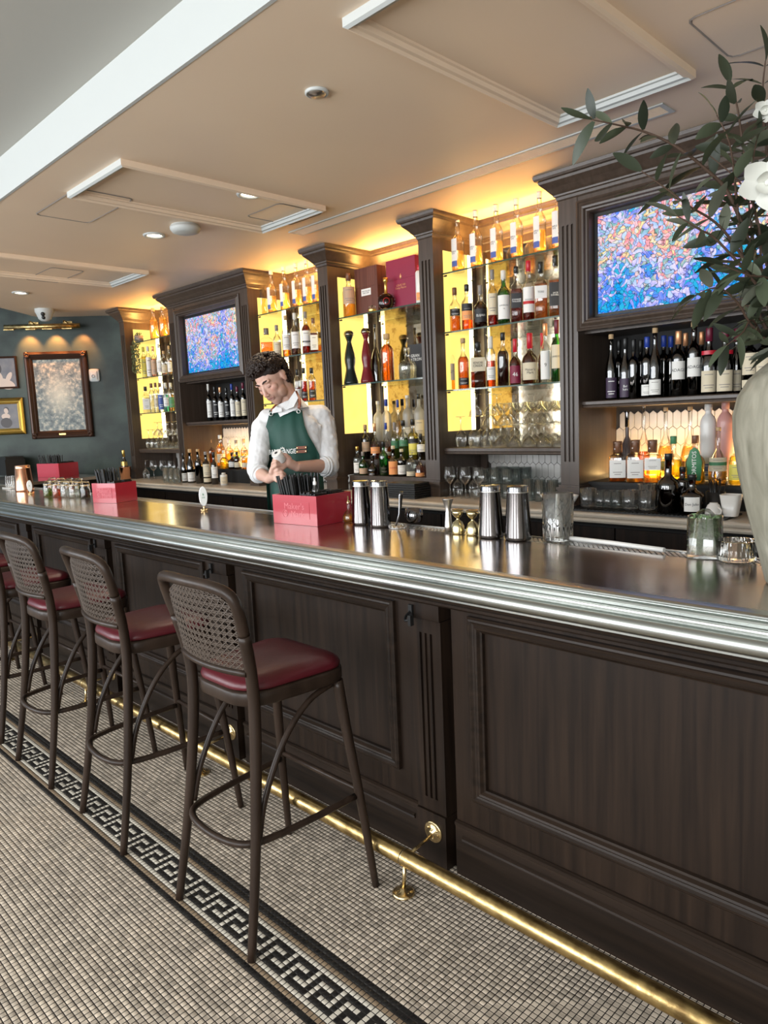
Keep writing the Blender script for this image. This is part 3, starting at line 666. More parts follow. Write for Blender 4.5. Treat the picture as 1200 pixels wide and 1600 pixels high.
# television bays
def artwork_mat(name, seed):
    s = NT(name); e = s.n('Emission'); s.l(e.outputs[0], s.out.inputs[0]); e.inputs[1].default_value = .62
    tc = s.n('TexCoord'); mp = s.n('Mapping'); mp.inputs['Location'].default_value = (seed, seed*1.7, seed); s.l(tc.outputs['Object'], mp.inputs[0])
    wp = s.n('TexNoise'); wp.inputs['Scale'].default_value = 15; wp.inputs['Detail'].default_value = 2; s.l(mp.outputs[0], wp.inputs[0])
    mx = s.n('VectorMath', operation='SCALE'); mx.inputs['Scale'].default_value = .10; s.l(wp.outputs['Color'], mx.inputs[0])
    ad = s.n('VectorMath', operation='ADD'); s.l(mp.outputs[0], ad.inputs[0]); s.l(mx.outputs[0], ad.inputs[1])
    vo = s.n('TexVoronoi', feature='F1', voronoi_dimensions='3D'); vo.inputs['Scale'].default_value = 44; s.l(ad.outputs[0], vo.inputs['Vector'])
    ve = s.n('TexVoronoi', feature='DISTANCE_TO_EDGE', voronoi_dimensions='3D'); ve.inputs['Scale'].default_value = 44; s.l(ad.outputs[0], ve.inputs['Vector'])
    n1 = s.n('TexNoise'); n1.inputs['Scale'].default_value = 5; n1.inputs['Detail'].default_value = 4; s.l(mp.outputs[0], n1.inputs[0])
    sp = s.n('SeparateColor'); s.l(vo.outputs['Color'], sp.inputs[0])
    m1 = s.n('MapRange'); m1.inputs[1].default_value = 0; m1.inputs[2].default_value = 1; m1.inputs[3].default_value = -.17; m1.inputs[4].default_value = .17; s.l(sp.outputs[0], m1.inputs[0])
    a2 = s.n('Math', operation='ADD'); s.l(n1.outputs[0], a2.inputs[0]); s.l(m1.outputs[0], a2.inputs[1])
    sx = s.n('SeparateXYZ'); s.l(tc.outputs['Object'], sx.inputs[0])
    gz = s.n('MapRange'); gz.inputs[1].default_value = -.28; gz.inputs[2].default_value = .05; gz.inputs[3].default_value = -.26; gz.inputs[4].default_value = .09; s.l(sx.outputs['Z'], gz.inputs[0])
    a3 = s.n('Math', operation='ADD'); s.l(a2.outputs[0], a3.inputs[0]); s.l(gz.outputs[0], a3.inputs[1])
    cr = s.n('ValToRGB'); el = cr.color_ramp
    cols = [(0, (.0, .10, .62)), (.16, (.01, .30, .80)), (.28, (.03, .42, .62)), (.36, (.10, .22, .80)), (.43, (.30, .32, .85)), (.49, (.70, .62, .95)), (.54, (.42, .55, .95)), (.60, (.18, .42, .40)), (.66, (.90, .55, .60)), (.72, (.80, .25, .30)), (.78, (.88, .72, .35)), (.86, (.45, .60, .90)), (1, (.90, .88, 1))]
    el.elements[0].position = cols[0][0]; el.elements[0].color = rgba(cols[0][1]); el.elements[1].position = 1; el.elements[1].color = rgba(cols[-1][1])
    for p, c in cols[1:-1]: q = el.elements.new(p); q.color = rgba(c)
    el.interpolation = 'LINEAR'; s.l(a3.outputs[0], cr.inputs[0])
    ed = s.n('MapRange'); ed.inputs[1].default_value = .02; ed.inputs[2].default_value = .09; ed.inputs[3].default_value = .30; ed.inputs[4].default_value = 1; s.l(ve.outputs['Distance'], ed.inputs[0])
    sc_ = s.n('VectorMath', operation='SCALE'); s.l(cr.outputs[0], sc_.inputs[0]); s.l(ed.outputs[0], sc_.inputs['Scale']); s.l(sc_.outputs[0], e.inputs[0])
    return s.m
M['art1'] = artwork_mat('screen_picture_near', 3.1); M['art2'] = artwork_mat('screen_picture_far', 8.2)
def tv_bay(x0, x1, near):
    nm = 'nearest' if near else 'far'
    t = thing('screen_cabinet', 'dark wood cabinet bay with crown around the %s screen' % nm, 'cabinet', (0, 0, 0), 0, 'screen cabinets of the back bar')
    pw = .115; a, b = x0+pw, x1-pw
    fluted_front(x0, a, ZS, 2.625, FY, t, 'fluted_pilaster'); fluted_front(b, x1, ZS, 2.625, FY, t, 'fluted_pilaster')
    for q0, q1 in ((x0, a), (b, x1)): base_moulding(q0, q1, FY, t)
    for q0, q1, q2, q3 in ((x0, x0+.03, x0+.03, a), (x1-.03, x1, b, x1-.03)): m_ = MB(); m_.box(q0, q1, FY+.05, 4.155, CT+.001, 2.625); m_.box(q2, q3, FY+.05, FY+.09, CT+.1, 2.625); obj('side_panel', m_, ['wood_up'], t)
    for q0, q1 in ((a-.02, a), (b, b+.02)): m_ = MB(); m_.box(q0, q1, FY+.09, 4.05, CT+.001, 1.93); obj('inner_cheek', m_, ['wood_up'], t)
    crown_ring(x0, x1, FY, 4.05, 'wood_up', t)
    m_ = MB(); m_.box(a, b, FY+.004, FY+.05, 2.60, 2.625); obj('header', m_, ['wood_up'], t); m_ = MB(); m_.box(a, b, FY+.07, 4.0, 1.915, 1.935); obj('cubby_top', m_, ['wood_up'], t)
    fp = [(0, -.03), (0, .012), (.010, .016), (.016, .008), (.022, .010), (.036, .020), (.046, .018), (.052, .006), (.060, .004), (.066, -.006), (.070, -.05)]
    m_ = MB(); m_.frame(a, b, 1.925, 2.60, .07, fp, FY); obj('screen_surround', m_, ['wood_up'], t)
    m_ = MB(); m_.extr([(FY+.06, 1.510), (FY+.045, 1.514), (FY+.048, 1.524), (FY+.038, 1.530), (FY+.038, 1.545), (FY+.046, 1.550), (4.04, 1.550), (4.04, 1.510)], a, b); obj('wine_shelf', m_, ['wood_up'], t)
    m_ = MB(); m_.box(a, b, 4.0, 4.03, 1.55, 1.93); obj('cubby_back', m_, ['dark'], t)
    m_ = MB(); m_.box(a, b, 3.70, 4.04, 1.08, 1.098); m_.box(a, b, 3.715, 3.73, CT+.001, 1.08); obj('raised_ledge', m_, ['dark'], t)
    m_ = MB(); m_.box(a+.02, b-.02, 3.98, 4.02, 1.0985, 1.106); obj('ledge_light', m_, ['ledlow'], t)
    area('ledge_glow', ((a+b)/2, 3.95, 1.118), (PI, 0, 0), b-a-.1, .06, 5, (1, .60, .22))
    hex_wall(a, b, 1.10, 1.50, 4.035, t, near)
    # the screen itself
    sx0, sx1, z0, z1 = a+.072, b-.072, 1.995, 2.53
    tv = thing('wall_screen', 'large flat screen showing a bright floral painting, nearest the camera' if near else 'flat screen showing a blue tree painting, left of the bartender', 'television', ((sx0+sx1)/2, FY+.055, (z0+z1)/2))
    hx, hz = (sx1-sx0)/2, (z1-z0)/2
    m_ = MB(); m_.box(-hx, hx, .008, .04, -hz, hz); m_.frame(-hx, hx, -hz, hz, .02, [(0, -.01), (0, .004), (.016, .004), (.017, -.006)], 0); obj('bezel', m_, ['blackm'], tv)
    m_ = MB(); m_.box(-hx+.016, hx-.016, .004, .006, -hz+.016, hz-.016); obj('display', m_, ['art1' if near else 'art2'], tv)
    return t
tv_bay(-2.177, -.855, True); tv_bay(-6.435, -5.113, False)
# counter, cupboards under it, side end
ct = thing('back_counter', 'cream marble back counter with a rounded edge', 'counter', (0, 0, 0))
mb = MB(); mb.extr([(4.15, CT-.055), (3.365, CT-.055), (3.352, CT-.050), (3.347, CT-.040), (3.350, CT-.032), (3.358, CT-.028), (3.350, CT-.022), (3.347, CT-.012), (3.352, CT-.003), (3.362, CT), (4.15, CT)], -7.5, -.5, smooth=False); mb.extr([(3.62, CT-.055), (3.365, CT-.055), (3.347, CT-.040), (3.358, CT-.028), (3.347, CT-.012), (3.362, CT), (3.62, CT)], -7.9, -7.5); obj('slab', mb, ['marble'], ct)
mb = MB(); mb.box(-7.5, -.5, 3.52, 4.1, .1, CT-.056); mb.box(-7.5, -.5, 3.56, 4.1, .002, .1)
uc = thing('under_counter_cupboards', 'dark cupboard run below the marble back counter', 'cabinet', (0, 0, 0)); obj('carcass', mb, ['dark'], uc)
for k in range(11):
    x = -7.2+k*.6
    mb = MB(); mb.box(x+.005, x+.595, 3.505, 3.52, .12, CT-.1); dd = obj('door', mb, ['wood'], uc); mb = MB(); mb.tube([(x+.54, 3.49, .45), (x+.54, 3.49, .65)], .006, 8); obj('handle', mb, ['steel'], dd)
# underbar steel stations on the bartender's side
t = thing('ice_well_station', 'stainless underbar station with lids behind the near bar end', 'bar station', (0, 0, 0))
mb = MB(); mb.box(-2.0, -.4, 2.16, 2.62, .25, .84); obj('body', mb, ['steel'], t)
for x in (-1.9, -1.15):
    mb = MB(); mb.box(x, x+.7, 2.24, 2.60, .842, .858); mb.box(x, x+.7, 2.60, 2.615, .842, .905); obj('lid', mb, ['steel'], t)
mb = MB(); mb.box(-1.36, -1.28, 2.589, 2.5995, .868, .878); obj('blue_handle', mb, ['capblue'], t, label='blue sticker')
mb = MB(); mb.box(-2.0, -.4, 2.125, 2.155, .80, .93); obj('bottle_rail', mb, ['steel'], t)
for x in (-1.98, -.46):
    mb = MB(); mb.tube([(x, 2.3, .25), (x, 2.3, .003)], .02, 8); mb.tube([(x+.03, 2.55, .25), (x+.03, 2.55, .003)], .02, 8); obj('leg', mb, ['steel'], t)
t = thing('dish_rack_station', 'stainless glass rack station behind the tap sign', 'bar station', (0, 0, 0))
mb = MB(); mb.box(-4.2, -3.6, 2.16, 2.6, .25, .86); obj('body', mb, ['steel'], t)
for k in range(5):
    mb = MB(); mb.box(-4.18+k*.115, -4.08+k*.115, 2.2, 2.58, .862, .876); obj('lid', mb, ['capg'], t)
mb = MB(); mb.box(-4.15, -4.1, 2.2, 2.25, .003, .25); mb.box(-3.7, -3.65, 2.2, 2.25, .003, .25); mb.box(-4.15, -4.1, 2.5, 2.55, .003, .25); mb.box(-3.7, -3.65, 2.5, 2.55, .003, .25); obj('leg', mb, ['steel'], t)
# ------------------------------------------------------------------ bottles
KIND = dict(std=(.58, .74, .34), tall=(.56, .70, .36), squat=(.46, .66, .30), bord=(.60, .72, .38), burg=(.42, .74, .36), square=(.62, .74, .36), bell=(.30, .62, .22),
            flask=(.66, .76, .34), vodka=(.60, .74, .33), cyl=(.80, .86, .45), bulb=(.34, .60, .30), slim=(.66, .80, .42), azul=(.76, .88, .40), cube=(.60, .68, .45))
ORD = ['first', 'second', 'third', 'fourth', 'fifth', 'sixth', 'seventh', 'eighth', 'ninth', 'tenth', 'eleventh', 'twelfth', 'thirteenth', 'fourteenth', 'fifteenth', 'sixteenth']
def bprof(kind, R, H, ins=0.0, upto=1.0):
    b, s_, nr = KIND[kind]; Rb = R-ins; Rn = max(R*nr-ins*.6, .004); out = [(Rb*.90, ins), (Rb, ins+.012*H)]
    if kind == 'bell': pts = [(1, .04), (1, b), (.86, b+.10), (.62, b+.20), (.36, s_-.04), (nr, s_)]
    elif kind == 'bulb': pts = [(.80, .05), (.97, .16), (1, .26), (.93, b+.02), (.70, b+.12), (.44, s_-.05), (nr, s_)]
    elif kind == 'squat': pts = [(1, b-.06), (.985, b), (.90, b+.06), (.70, b+.11), (.44, b+.15), (nr, s_)]
    elif kind == 'burg': pts = [(1, b), (.97, b+.06), (.86, b+.13), (.66, b+.20), (.48, b+.26), (nr, s_)]
    elif kind in ('cube', 'square', 'flask', 'cyl'): pts = [(1, b), (.98, b+.02), (.86, b+.05), (.60, b+.08), (nr*1.1, s_)]
    else: pts = [(1, b-.03), (.985, b), (.91, b+.035), (.74, b+.075), (.52, b+.105), (nr, s_)]
    for r, h in pts:
        if h <= upto: out.append((max(r*R-ins, Rn), h*H))
    if upto >= 1: out += [(R*nr, H*.93), (R*nr*1.12, H*.935), (R*nr*1.12, H)]
    else:
        if upto > s_: out.append((Rn, upto*H))
        else:
            # interpolate the liquid line
            pr = [(1, 0)]+[(r, h) for r, h in pts]
            for (r0, h0), (r1, h1) in zip(pr, pr[1:]):
                if h0 <= upto < h1: out.append((max((r0+(r1-r0)*(upto-h0)/(h1-h0))*R-ins, .004), upto*H)); break
    return out
NB = 18
_bc = {}
def bottle(x, y, z, R, H, kind, gm, lm=None, fill=.5, lab=None, lz=(.12, .48), cap='capb', ch=.12, face=None, label='', group=None, txt=None, tsz=None, tmat='ink', larc=1.05, lab2=None, catg='bottle', name='bottle', print_=True):
    rz = (math.atan2(-y, -x)+PI/2 if face is None else face)
    t = thing(name, label, catg, (x, y, z+.0006), rz, group)
    sq = .92 if kind in ('square', 'cube') else 0
    if txt: print_ = False
    key = (kind, round(R, 3), round(H, 3), gm, lm, fill, lab, lz, cap, ch, sq, larc, lab2, print_)
    Rr, Hr = R, H
    n = 32 if sq else NB
    off = PI/4*0
    if key not in _bc:
        ms = []
        m_ = MB(); m_.lathe(bprof(kind, Rr, Hr), n, sq=sq); ms.append(('glass_body', m_.mesh('glass_body', [gm])))
        if lm:
            m_ = MB(); m_.lathe(bprof(kind, Rr, Hr, .0035, fill), n, sq=sq); ms.append(('liquid', m_.mesh('liquid', [lm])))
        if lab:
            m_ = MB(); a = larc*(.72 if sq else 1)
            def arc_(r, z0, z1, mi, aa): m_.lathe([(r, z0), (r, z1)], 10, a0=-PI/2-aa, a1=-PI/2+aa, sq=sq, cap=False, m=mi)
            arc_(Rr+.0008, lz[0]*Hr, lz[1]*Hr, 0, a)
            if print_:
                hh = (lz[1]-lz[0])*Hr
                for q, wdt in ((.80, .5), (.30, .62), (.18, .45)): arc_(Rr+.0011, lz[0]*Hr+hh*q, lz[0]*Hr+hh*(q+.035), 1, a*wdt)
            if lab2: arc_(Rr+.0010, lab2[1]*Hr, lab2[2]*Hr, 2, a)
            ms.append(('label', m_.mesh('label', [lab, 'inkw' if lab in ('lblk', 'lpurp', 'lbur', 'lblue') else 'capg', lab2[0] if lab2 else 'ink'])))
        if cap:
            nr = KIND[kind][2]*Rr; m_ = MB(); m_.lathe([(nr*1.08, Hr*(1-ch)), (nr*1.20, Hr*(1-ch)+.001), (nr*1.20, Hr-.002), (nr*1.12, Hr+.0015), (0, Hr+.0015)], 14, cap=False); ms.append(('cap', m_.mesh('cap', [cap])))
        _bc[key] = ms
    lo = None
    for nm, me in _bc[key]:
        o = put(nm, me, t)
        if nm == 'label': lo = o
    if txt:
        sz = tsz or R*.55
        lines = txt.split('\n'); 
        me = text_mesh(txt, sz, tmat, bend=None if sq else Rr+.0016)
        zc = (lz[0]+lz[1])/2*Hr
        put('lettering', me, lo or t, (0, -(Rr+.002) if sq else 0, zc))
    return t
def rowspec(rows, Y, z0, place, group, face=None):
    """rows: px, width px, top px, kind, glass, liquid, fill, label, lz, cap, cap frac, description, extras"""
    for i, r in enumerate(rows):
        px, w, yt, kind, gm, lm, fill, lab, lz, cap, ch, desc = r[:12]; ex = dict(r[12]) if len(r) > 12 else {}
        yy = ex.pop('Y', Y)
        p = atY(px, yt+40, yy); q = atY(px, yt, yy); dd = depth(p)
        R = w/2/CAM_F*dd*.97; H = max(q.z-z0, .08)
        o = ORD[i] if i < 16 else 'last'
        lb = ex.pop('lb', None) or '%s, %s from left, %s' % (desc, o, place)
        bottle(p.x, yy, z0, R, H, kind, gm, lm, fill, lab, lz, cap, ch, ex.pop('face', face), lb, group, **ex)
G = 'glass'
# --- nearest niche (between column and nearest screen cabinet)
top = []
for px, yt in ((715, 339), (743.6, 330), (775.6, 321), (807, 311), (843, 300), (872, 291)):
    top.append((px, 20.5, yt, 'tall', G, 'q_pale', .38, 'paper', (.10, .60), 'capw', .10, 'tall clear bottle with white and blue label', dict(lab2=('lblue', .10, .20), larc=.62, print_=False, txt='SIMPLE\nRYE', tsz=.013)))
rowspec(top, 3.76, 2.41, 'nearest top shelf', 'tall bottles on the nearest top shelf', face=-.12)
rowspec([
 (711, 18, 450, 'std', G, 'q_amber', .36, 'lblk', (.36, .52), 'capbr', .16, 'amber bottle with black band label'),
 (730, 19, 445, 'std', G, 'q_orange', .34, 'lora', (.22, .52), 'capb', .14, 'orange bottle with dark and orange label', dict(lab2=('lblk', .42, .58))),
 (751, 22, 446, 'squat', G, 'q_darkr', .62, 'lblk', (.14, .44), 'capg', .20, 'dark round whisky bottle with black label', dict(txt='ELIJAH', tsz=.02, tmat='inkw')),
 (769.5, 17, 422, 'std', G, 'q_red', .22, 'cream', (.20, .58), 'capg', .16, 'clear bottle with tall cream label'),
 (787, 21, 423, 'std', 'greeng', 'q_green', .5, 'paper', (.10, .54), 'capw', .16, 'green bottle with large white label', dict(txt='LAPHROAIG\n\n10', tsz=.011)),
 (807, 19, 417, 'square', G, 'q_red', .60, 'lblk', (.26, .52), 'capb', .12, 'square red bottle with black label', dict(txt='JOHNNIE\nWALKER', tsz=.013, tmat='inkw')),
 (826, 20, 408, 'std', G, 'q_red', .56, 'paper', (.14, .56), 'wax', .17, 'red whisky bottle with white labels and red cap', dict(lab2=('inkr', .28, .33), txt='DEWAR\'S', tsz=.012)),
 (845, 21, 410, 'square', G, 'q_amber', .62, 'paper', (.36, .58), 'capb', .18, 'square amber bottle with small white label', dict(txt='TOKI', tsz=.016)),
 (868, 22, 400, 'square', G, 'q_amber', .6, 'lblk', (.18, .56), 'capb', .16, 'square amber bottle with black label', dict(txt='JACK\nDANIEL\'S', tsz=.013, tmat='inkw')),
], 3.76, 2.04, 'nearest middle shelf', 'spirits on the nearest middle shelf')
rowspec([
 (702, 18, 524, 'std', G, 'q_amber', .22, 'cream', (.18, .48), 'cork', .10, 'clear bottle with newsprint cream label', dict(txt='REDWOOD\nEMPIRE', tsz=.012)),
 (713, 14, 526, 'tall', G, 'q_gold', .60, None, (.1, .4), 'cork', .10, 'slim golden bottle without label', dict(Y=3.86)),
 (724, 18, 529, 'tall', G, 'q_amber', .64, 'lblk', (.08, .22), 'cork', .09, 'reddish amber bottle with low dark label'),
 (747, 25, 535, 'square', G, 'q_brown', .36, 'cream', (.36, .66), 'capb', .18, 'square bourbon bottle with cream label', dict(txt='KNOB\nCREEK', tsz=.021)),
 (767, 15, 526, 'slim', G, 'q_orange', .52, 'paper', (.14, .40), 'capw', .24, 'slim orange bottle with pale capsule'),
 (786, 19, 520, 'std', G, 'q_darkr', .66, None, (.1, .4), 'capb', .14, 'dark rounded whisky bottle with black cap'),
 (805, 19, 530, 'squat', G, 'q_brown', .62, 'lbur', (.04, .42), 'wax', .28, 'red wax bottle with burgundy label', dict(txt='46', tsz=.034, tmat='inkw')),
 (828, 26, 521, 'squat', G, 'q_brown', .66, 'cream', (.08, .42), 'wax', .30, 'squat red wax bourbon bottle, cream label', dict(txt="Maker's\nMark", tsz=.020)),
 (852, 17, 506, 'tall', G, 'q_clear', .5, 'paper', (.06, .54), 'capo', .20, 'clear bottle with tall white label and copper neck', dict(txt='9', tsz=.03)),
 (870, 19, 500, 'std', 'greeng', 'q_green', .5, 'cream', (.22, .60), 'capred', .22, 'green whiskey bottle with cream label', dict(txt='JAMESON', tsz=.015)),
 (847, 15, 521, 'squat', G, 'q_brown', .6, None, (.1, .4), 'wax', .30, 'red wax bottle standing behind the others', dict(Y=3.92)),
], 3.76, 1.67, 'nearest lower shelf', 'spirits on the nearest lower shelf')
# --- niche behind the bartender
top = [(px, 15.5, yt, 'tall', G, 'q_pale', .40, 'paper', (.10, .60), 'capw', .10, 'tall clear bottle with white and blue label', dict(lab2=('lblue', .10, .20), larc=.62, print_=False)) for px, yt in ((409, 427), (425, 422), (444.7, 416), (463.5, 411), (480, 405), (494, 401))]
rowspec(top, 3.76, 2.41, 'top shelf behind bartender', 'tall bottles on the top shelf behind the bartender', face=-.12)
rowspec([
 (417.7, 20, 513, 'square', G, 'q_orange', .56, 'lblk', (.08, .26), 'capg', .20, 'squat orange bottle with dark low label'),
 (434, 13, 508, 'std', G, 'q_gold', .50, 'cream', (.10, .50), 'capg', .16, 'golden bottle with pale label'),
 (447.7, 14, 493, 'std', G, 'q_amber', .40, 'paper', (.18, .54), 'cork', .10, 'amber bottle with white label'),
 (462, 15.5, 489, 'std', G, 'q_brown', .56, 'paper', (.18, .56), 'capw', .14, 'tall brown bottle with white label'),
 (478.5, 14.5, 487, 'std', G, 'q_red', .70, 'paper', (.20, .56), 'capg', .14, 'dark red bottle with white label', dict(lab2=('ink', .29, .32))),
 (491, 13, 497, 'square', G, 'q_red', .58, 'paper', (.10, .52), 'capbr', .14, 'red square bottle with white printed label'),
], 3.76, 2.035, 'middle shelf behind bartender', 'spirits on the middle shelf behind the bartender')
rowspec([
 (411, 16, 585, 'std', G, 'q_orange', .5, 'paper', (.1, .3), 'cork', .12, 'orange bottle beside the bartender\'s face'),
 (430, 14, 580, 'std', G, 'q_amber', .5, 'cream', (.1, .4), 'capb', .12, 'amber bottle hidden behind the bartender\'s head'),
 (466, 11, 577, 'slim', G, 'q_red', .45, 'paper', (.15, .4), 'capb', .18, 'slim red bottle near the bartender\'s collar'),
 (476, 11, 575, 'slim', G, 'q_red', .62, 'lblk', (.1, .3), 'capb', .16, 'slim dark red bottle right of the bartender'),
 (488.5, 12, 575, 'slim', G, 'q_orange', .60, 'lblk', (.1, .35), 'capb', .16, 'slim orange bottle right of the bartender'),
], 3.76, 1.665, 'lower shelf behind bartender', 'spirits on the lower shelf behind the bartender')
# --- far niche by the green wall
rowspec([(241.5, 14, 481, 'std', G, 'q_pale', .62, None, (.1, .4), 'cork', .10, 'clear gold bottle'), (256, 14, 479, 'std', G, 'q_pale', .62, None, (.1, .4), 'cork', .10, 'clear gold bottle'), (268, 13, 478, 'std', G, 'q_pale', .62, None, (.1, .4), 'cork', .10, 'clear gold bottle')], 3.76, 2.41, 'top shelf by green wall', 'gold bottles on the far top shelf')
rowspec([
 (219, 7.5, 545, 'slim', G, 'q_darkr', .8, 'lblk', (.05, .65), 'capb', .14, 'slim black bottle'),
 (226.5, 8.5, 542, 'slim', G, 'q_yellow', .7, 'lyel', (.05, .62), 'lyel', .14, 'slim yellow green bottle'),
 (233.5, 8.5, 541, 'slim', G, None, .7, 'paper', (.05, .66), 'capw', .14, 'slim white bottle'),
 (241.5, 9.5, 541, 'std', G, 'q_pink', .6, 'kraft', (.08, .56), 'capo', .14, 'pinkish bottle with tan label'),
 (250, 10, 537, 'std', G, 'q_clear', .6, 'paper', (.12, .5), 'capw', .12, 'clear bottle with white label'),
 (258, 9.5, 548, 'std', G, 'q_amber', .4, 'cream', (.1, .45), 'cork', .12, 'amber bottle with cream label'),
 (266, 8, 540, 'std', G, 'q_gold', .5, 'paper', (.1, .45), 'cork', .12, 'golden bottle with white label'),
], 3.76, 2.035, 'middle shelf by green wall', 'bottles on the far middle shelf')
rowspec([
 (214.5, 8, 605, 'slim', 'greeng', 'q_teal', .6, None, (.1, .4), 'capw', .12, 'pale green gin bottle'),
 (221.5, 9, 611, 'std', G, 'q_clear', .6, 'lblue', (.1, .55), 'lblue', .16, 'gin bottle with navy label'),
 (230, 12, 604, 'square', G, 'q_clear', .6, 'paper', (.15, .55), 'capb', .16, 'square clear gin bottle with white label'),
 (239, 9, 599, 'slim', G, 'q_clear', .6, None, (.1, .4), 'capbr', .14, 'slim clear bottle with brown cap'),
 (245.5, 8, 598, 'slim', G, 'q_clear', .6, 'cream', (.2, .5), 'capbr', .14, 'slim clear bottle with small cream label'),
 (252.5, 9.5, 598, 'slim', G, 'q_clear', .6, 'lblue', (.1, .6), 'capbr', .14, 'slim bottle with blue ornate label'),
 (261, 9.5, 598, 'slim', 'tealglass', 'q_teal', .6, 'paper', (.2, .5), 'capw', .14, 'pale blue gin bottle with white label'),
 (269, 9, 598, 'slim', G, 'q_pale', .6, 'lgreen', (.15, .5), 'capw', .14, 'pale bottle with green label'),
], 3.76, 1.665, 'lower shelf by green wall', 'gin bottles on the far lower shelf')
# --- centre niche
rowspec([(545.5, 21, 427, 'std', G, 'q_gold', .62, 'kraft', (.30, .68), 'capbr', .16, 'whisky', dict(lb='golden whisky bottle with tan label, left end of centre niche top shelf')),
         (656, 13, 415, 'cyl', 'ceramic_w', None, .5, 'lora', (.1, .3), 'wax', .14, 'x', dict(lb='white and red tall tin at right end of centre top shelf'))], 3.76, 2.258, '', None)
def boxthing(name, label, cat, px0, px1, ytop, Y, z0, dep, mat, group=None, rz=0):
    a, b = atY(px0, ytop+60, Y), atY(px1, ytop+60, Y); h = atY((px0+px1)/2, ytop, Y).z-z0; w = b.x-a.x
    t = thing(name, label, cat, ((a.x+b.x)/2, Y, z0+.0008), rz, group); m_ = MB(); m_.box(-w/2, w/2, 0, dep, 0, h*.60); obj('box_base', m_, [mat], t)
    m_ = MB(); m_.box(-w/2-.0005, w/2+.0005, -.0005, dep+.0005, h*.602, h); obj('box_lid', m_, [mat], t); return t, w, h
M['boxwood'] = wood('rosewood_box', (.10, .035, .025), (.17, .07, .05), .4)
M['boxred'] = pbr('crimson_box', (.24, .012, .045), .45)
t, w, h = boxthing('wooden_gift_box', 'brown wooden spirit box with small white plate on centre top shelf', 'box', 556, 591, 417, 3.80, 2.258, .09, 'boxwood')
m_ = MB(); m_.box(-.05, .05, -.003, -.0007, h*.42, h*.56); pl = obj('name_plate', m_, ['paper'], t); put('lettering', text_mesh('MACALLAN\nFINE OAK', .016, 'ink'), pl, (0, -.0032, h*.49))
t, w, h = boxthing('crimson_gift_box', 'crimson cognac presentation box on centre top shelf', 'box', 605, 650, 403, 3.80, 2.258, .09, 'boxred')
put('lettering', text_mesh('LOUIS XIII\nRemy Martin', .020, 'capo'), t, (0, -.0012, h*.45)); m_ = MB(); m_.lathe([(.006, 0), (.010, .018), (.004, .028), (0, .04)], 8); m_.v = [(v[0], -.0015+v[1]*.02, h*.60+v[2]) for v in m_.v]; obj('emblem', m_, ['capo'], t)
p = atY(604, 480, 3.74); t = thing('crystal_decanter', 'round dark cognac decanter with spiky edge and gold neck', 'decanter', (p.x, 3.74, 2.259), math.atan2(-3.74, -p.x)+PI/2)
ztop = atY(604, 434, 3.74).z-2.258; Rr = 26/2/CAM_F*depth(p)
m_ = MB(); n_ = 28; k_ = 0; prof = []
for i in range(9):
    a = PI*i/8; prof.append((max(.004, math.sin(a)*Rr*1.0), Rr*1.02-Rr*math.cos(a)))
m_.lathe(prof, n_, cap=False); m_.v = [(v[0], v[1]*.42, v[2]) for v in m_.v]; obj('decanter_body', m_, ['q_darkr'], t)
m_ = MB(); m_.lathe([(.016, Rr*1.9), (.011, Rr*2.1), (.011, ztop*.86), (.018, ztop*.88), (.018, ztop), (0, ztop)], 14, cap=False); obj('neck', m_, ['gold'], t)
for k in range(18):
    a = -.9*PI/2+k*PI*1.9/2*2/17-PI*.05
    m_ = MB(); m_.lathe([(.0, -.006), (.006, 0), (0, .006)], 6, cap=False); m_.v = [(v[0]+math.cos(a)*Rr*1.02, v[1], v[2]+Rr*1.02+math.sin(a)*Rr*1.02) for v in m_.v]; obj('spike', m_, ['crystal'], t)
m_ = MB(); m_.lathe([(.020, 0), (.024, .002), (.020, .004)], 20, cap=False); m_.v = [(v[0], -Rr*.43-v[2], Rr*1.02+v[1]) for v in m_.v]; obj('medallion', m_, ['inkr'], t)
m_ = MB(); m_.lathe([(Rr*.5, 0), (Rr*.55, .006), (Rr*.2, .012), (Rr*.2, .02)], 16); obj('foot', m_, ['gold'], t)
p = atY(582, 492, 3.70); t = thing('crown_stopper', 'small glass and gold crown ornament in front of the wooden box', 'ornament', (p.x, 3.70, 2.2586))
m_ = MB(); m_.lathe([(.026, 0), (.03, .006), (.028, .014), (.03, .018)], 16, cap=False); obj('band', m_, ['gold'], t)
for k in range(5):
    a = PI*k/5; m_ = MB(); m_.tube([(math.cos(a)*.028, math.sin(a)*.028, .016), (math.cos(a)*.024, math.sin(a)*.024, .036), (0, 0, .044), (-math.cos(a)*.024, -math.sin(a)*.024, .036), (-math.cos(a)*.028, -math.sin(a)*.028, .016)], .003, 6); obj('arch', m_, ['crystal'], t)
# hourglass decanters
def hourglass(px, w, yt, mat, lb):
    p = atY(px, yt+40, 3.76); H = atY(px, yt, 3.76).z-1.767; R = w/2/CAM_F*depth(p)
    t = thing('hourglass_decanter', lb, 'decanter', (p.x, 3.76, 1.7676), 0, 'waisted ceramic tequila decanters')
    sh = [(1.0, 0), (.98, .05), (.78, .16), (.60, .26), (.58, .32), (.70, .42), (.72, .48), (.62, .58), (.42, .70), (.28, .78), (.30, .80), (.5, .88), (.58, .905)]
    m_ = MB(); m_.lathe([(R*r, H*h) for r, h in sh], 22); obj('decanter_body', m_, [mat], t)
    m_ = MB(); m_.lathe([(R*.62, H*.905), (R*.66, H*.915), (R*.66, H*.93), (R*.60, H*.965), (R*.4, H*.99), (0, H)], 20, cap=False); obj('stopper', m_, ['chrome'], t)
    m_ = MB(); m_.lathe([(R*.655, H*.914), (R*.67, H*.918), (R*.655, H*.922)], 20, cap=False); obj('ring', m_, ['brassp'], t)
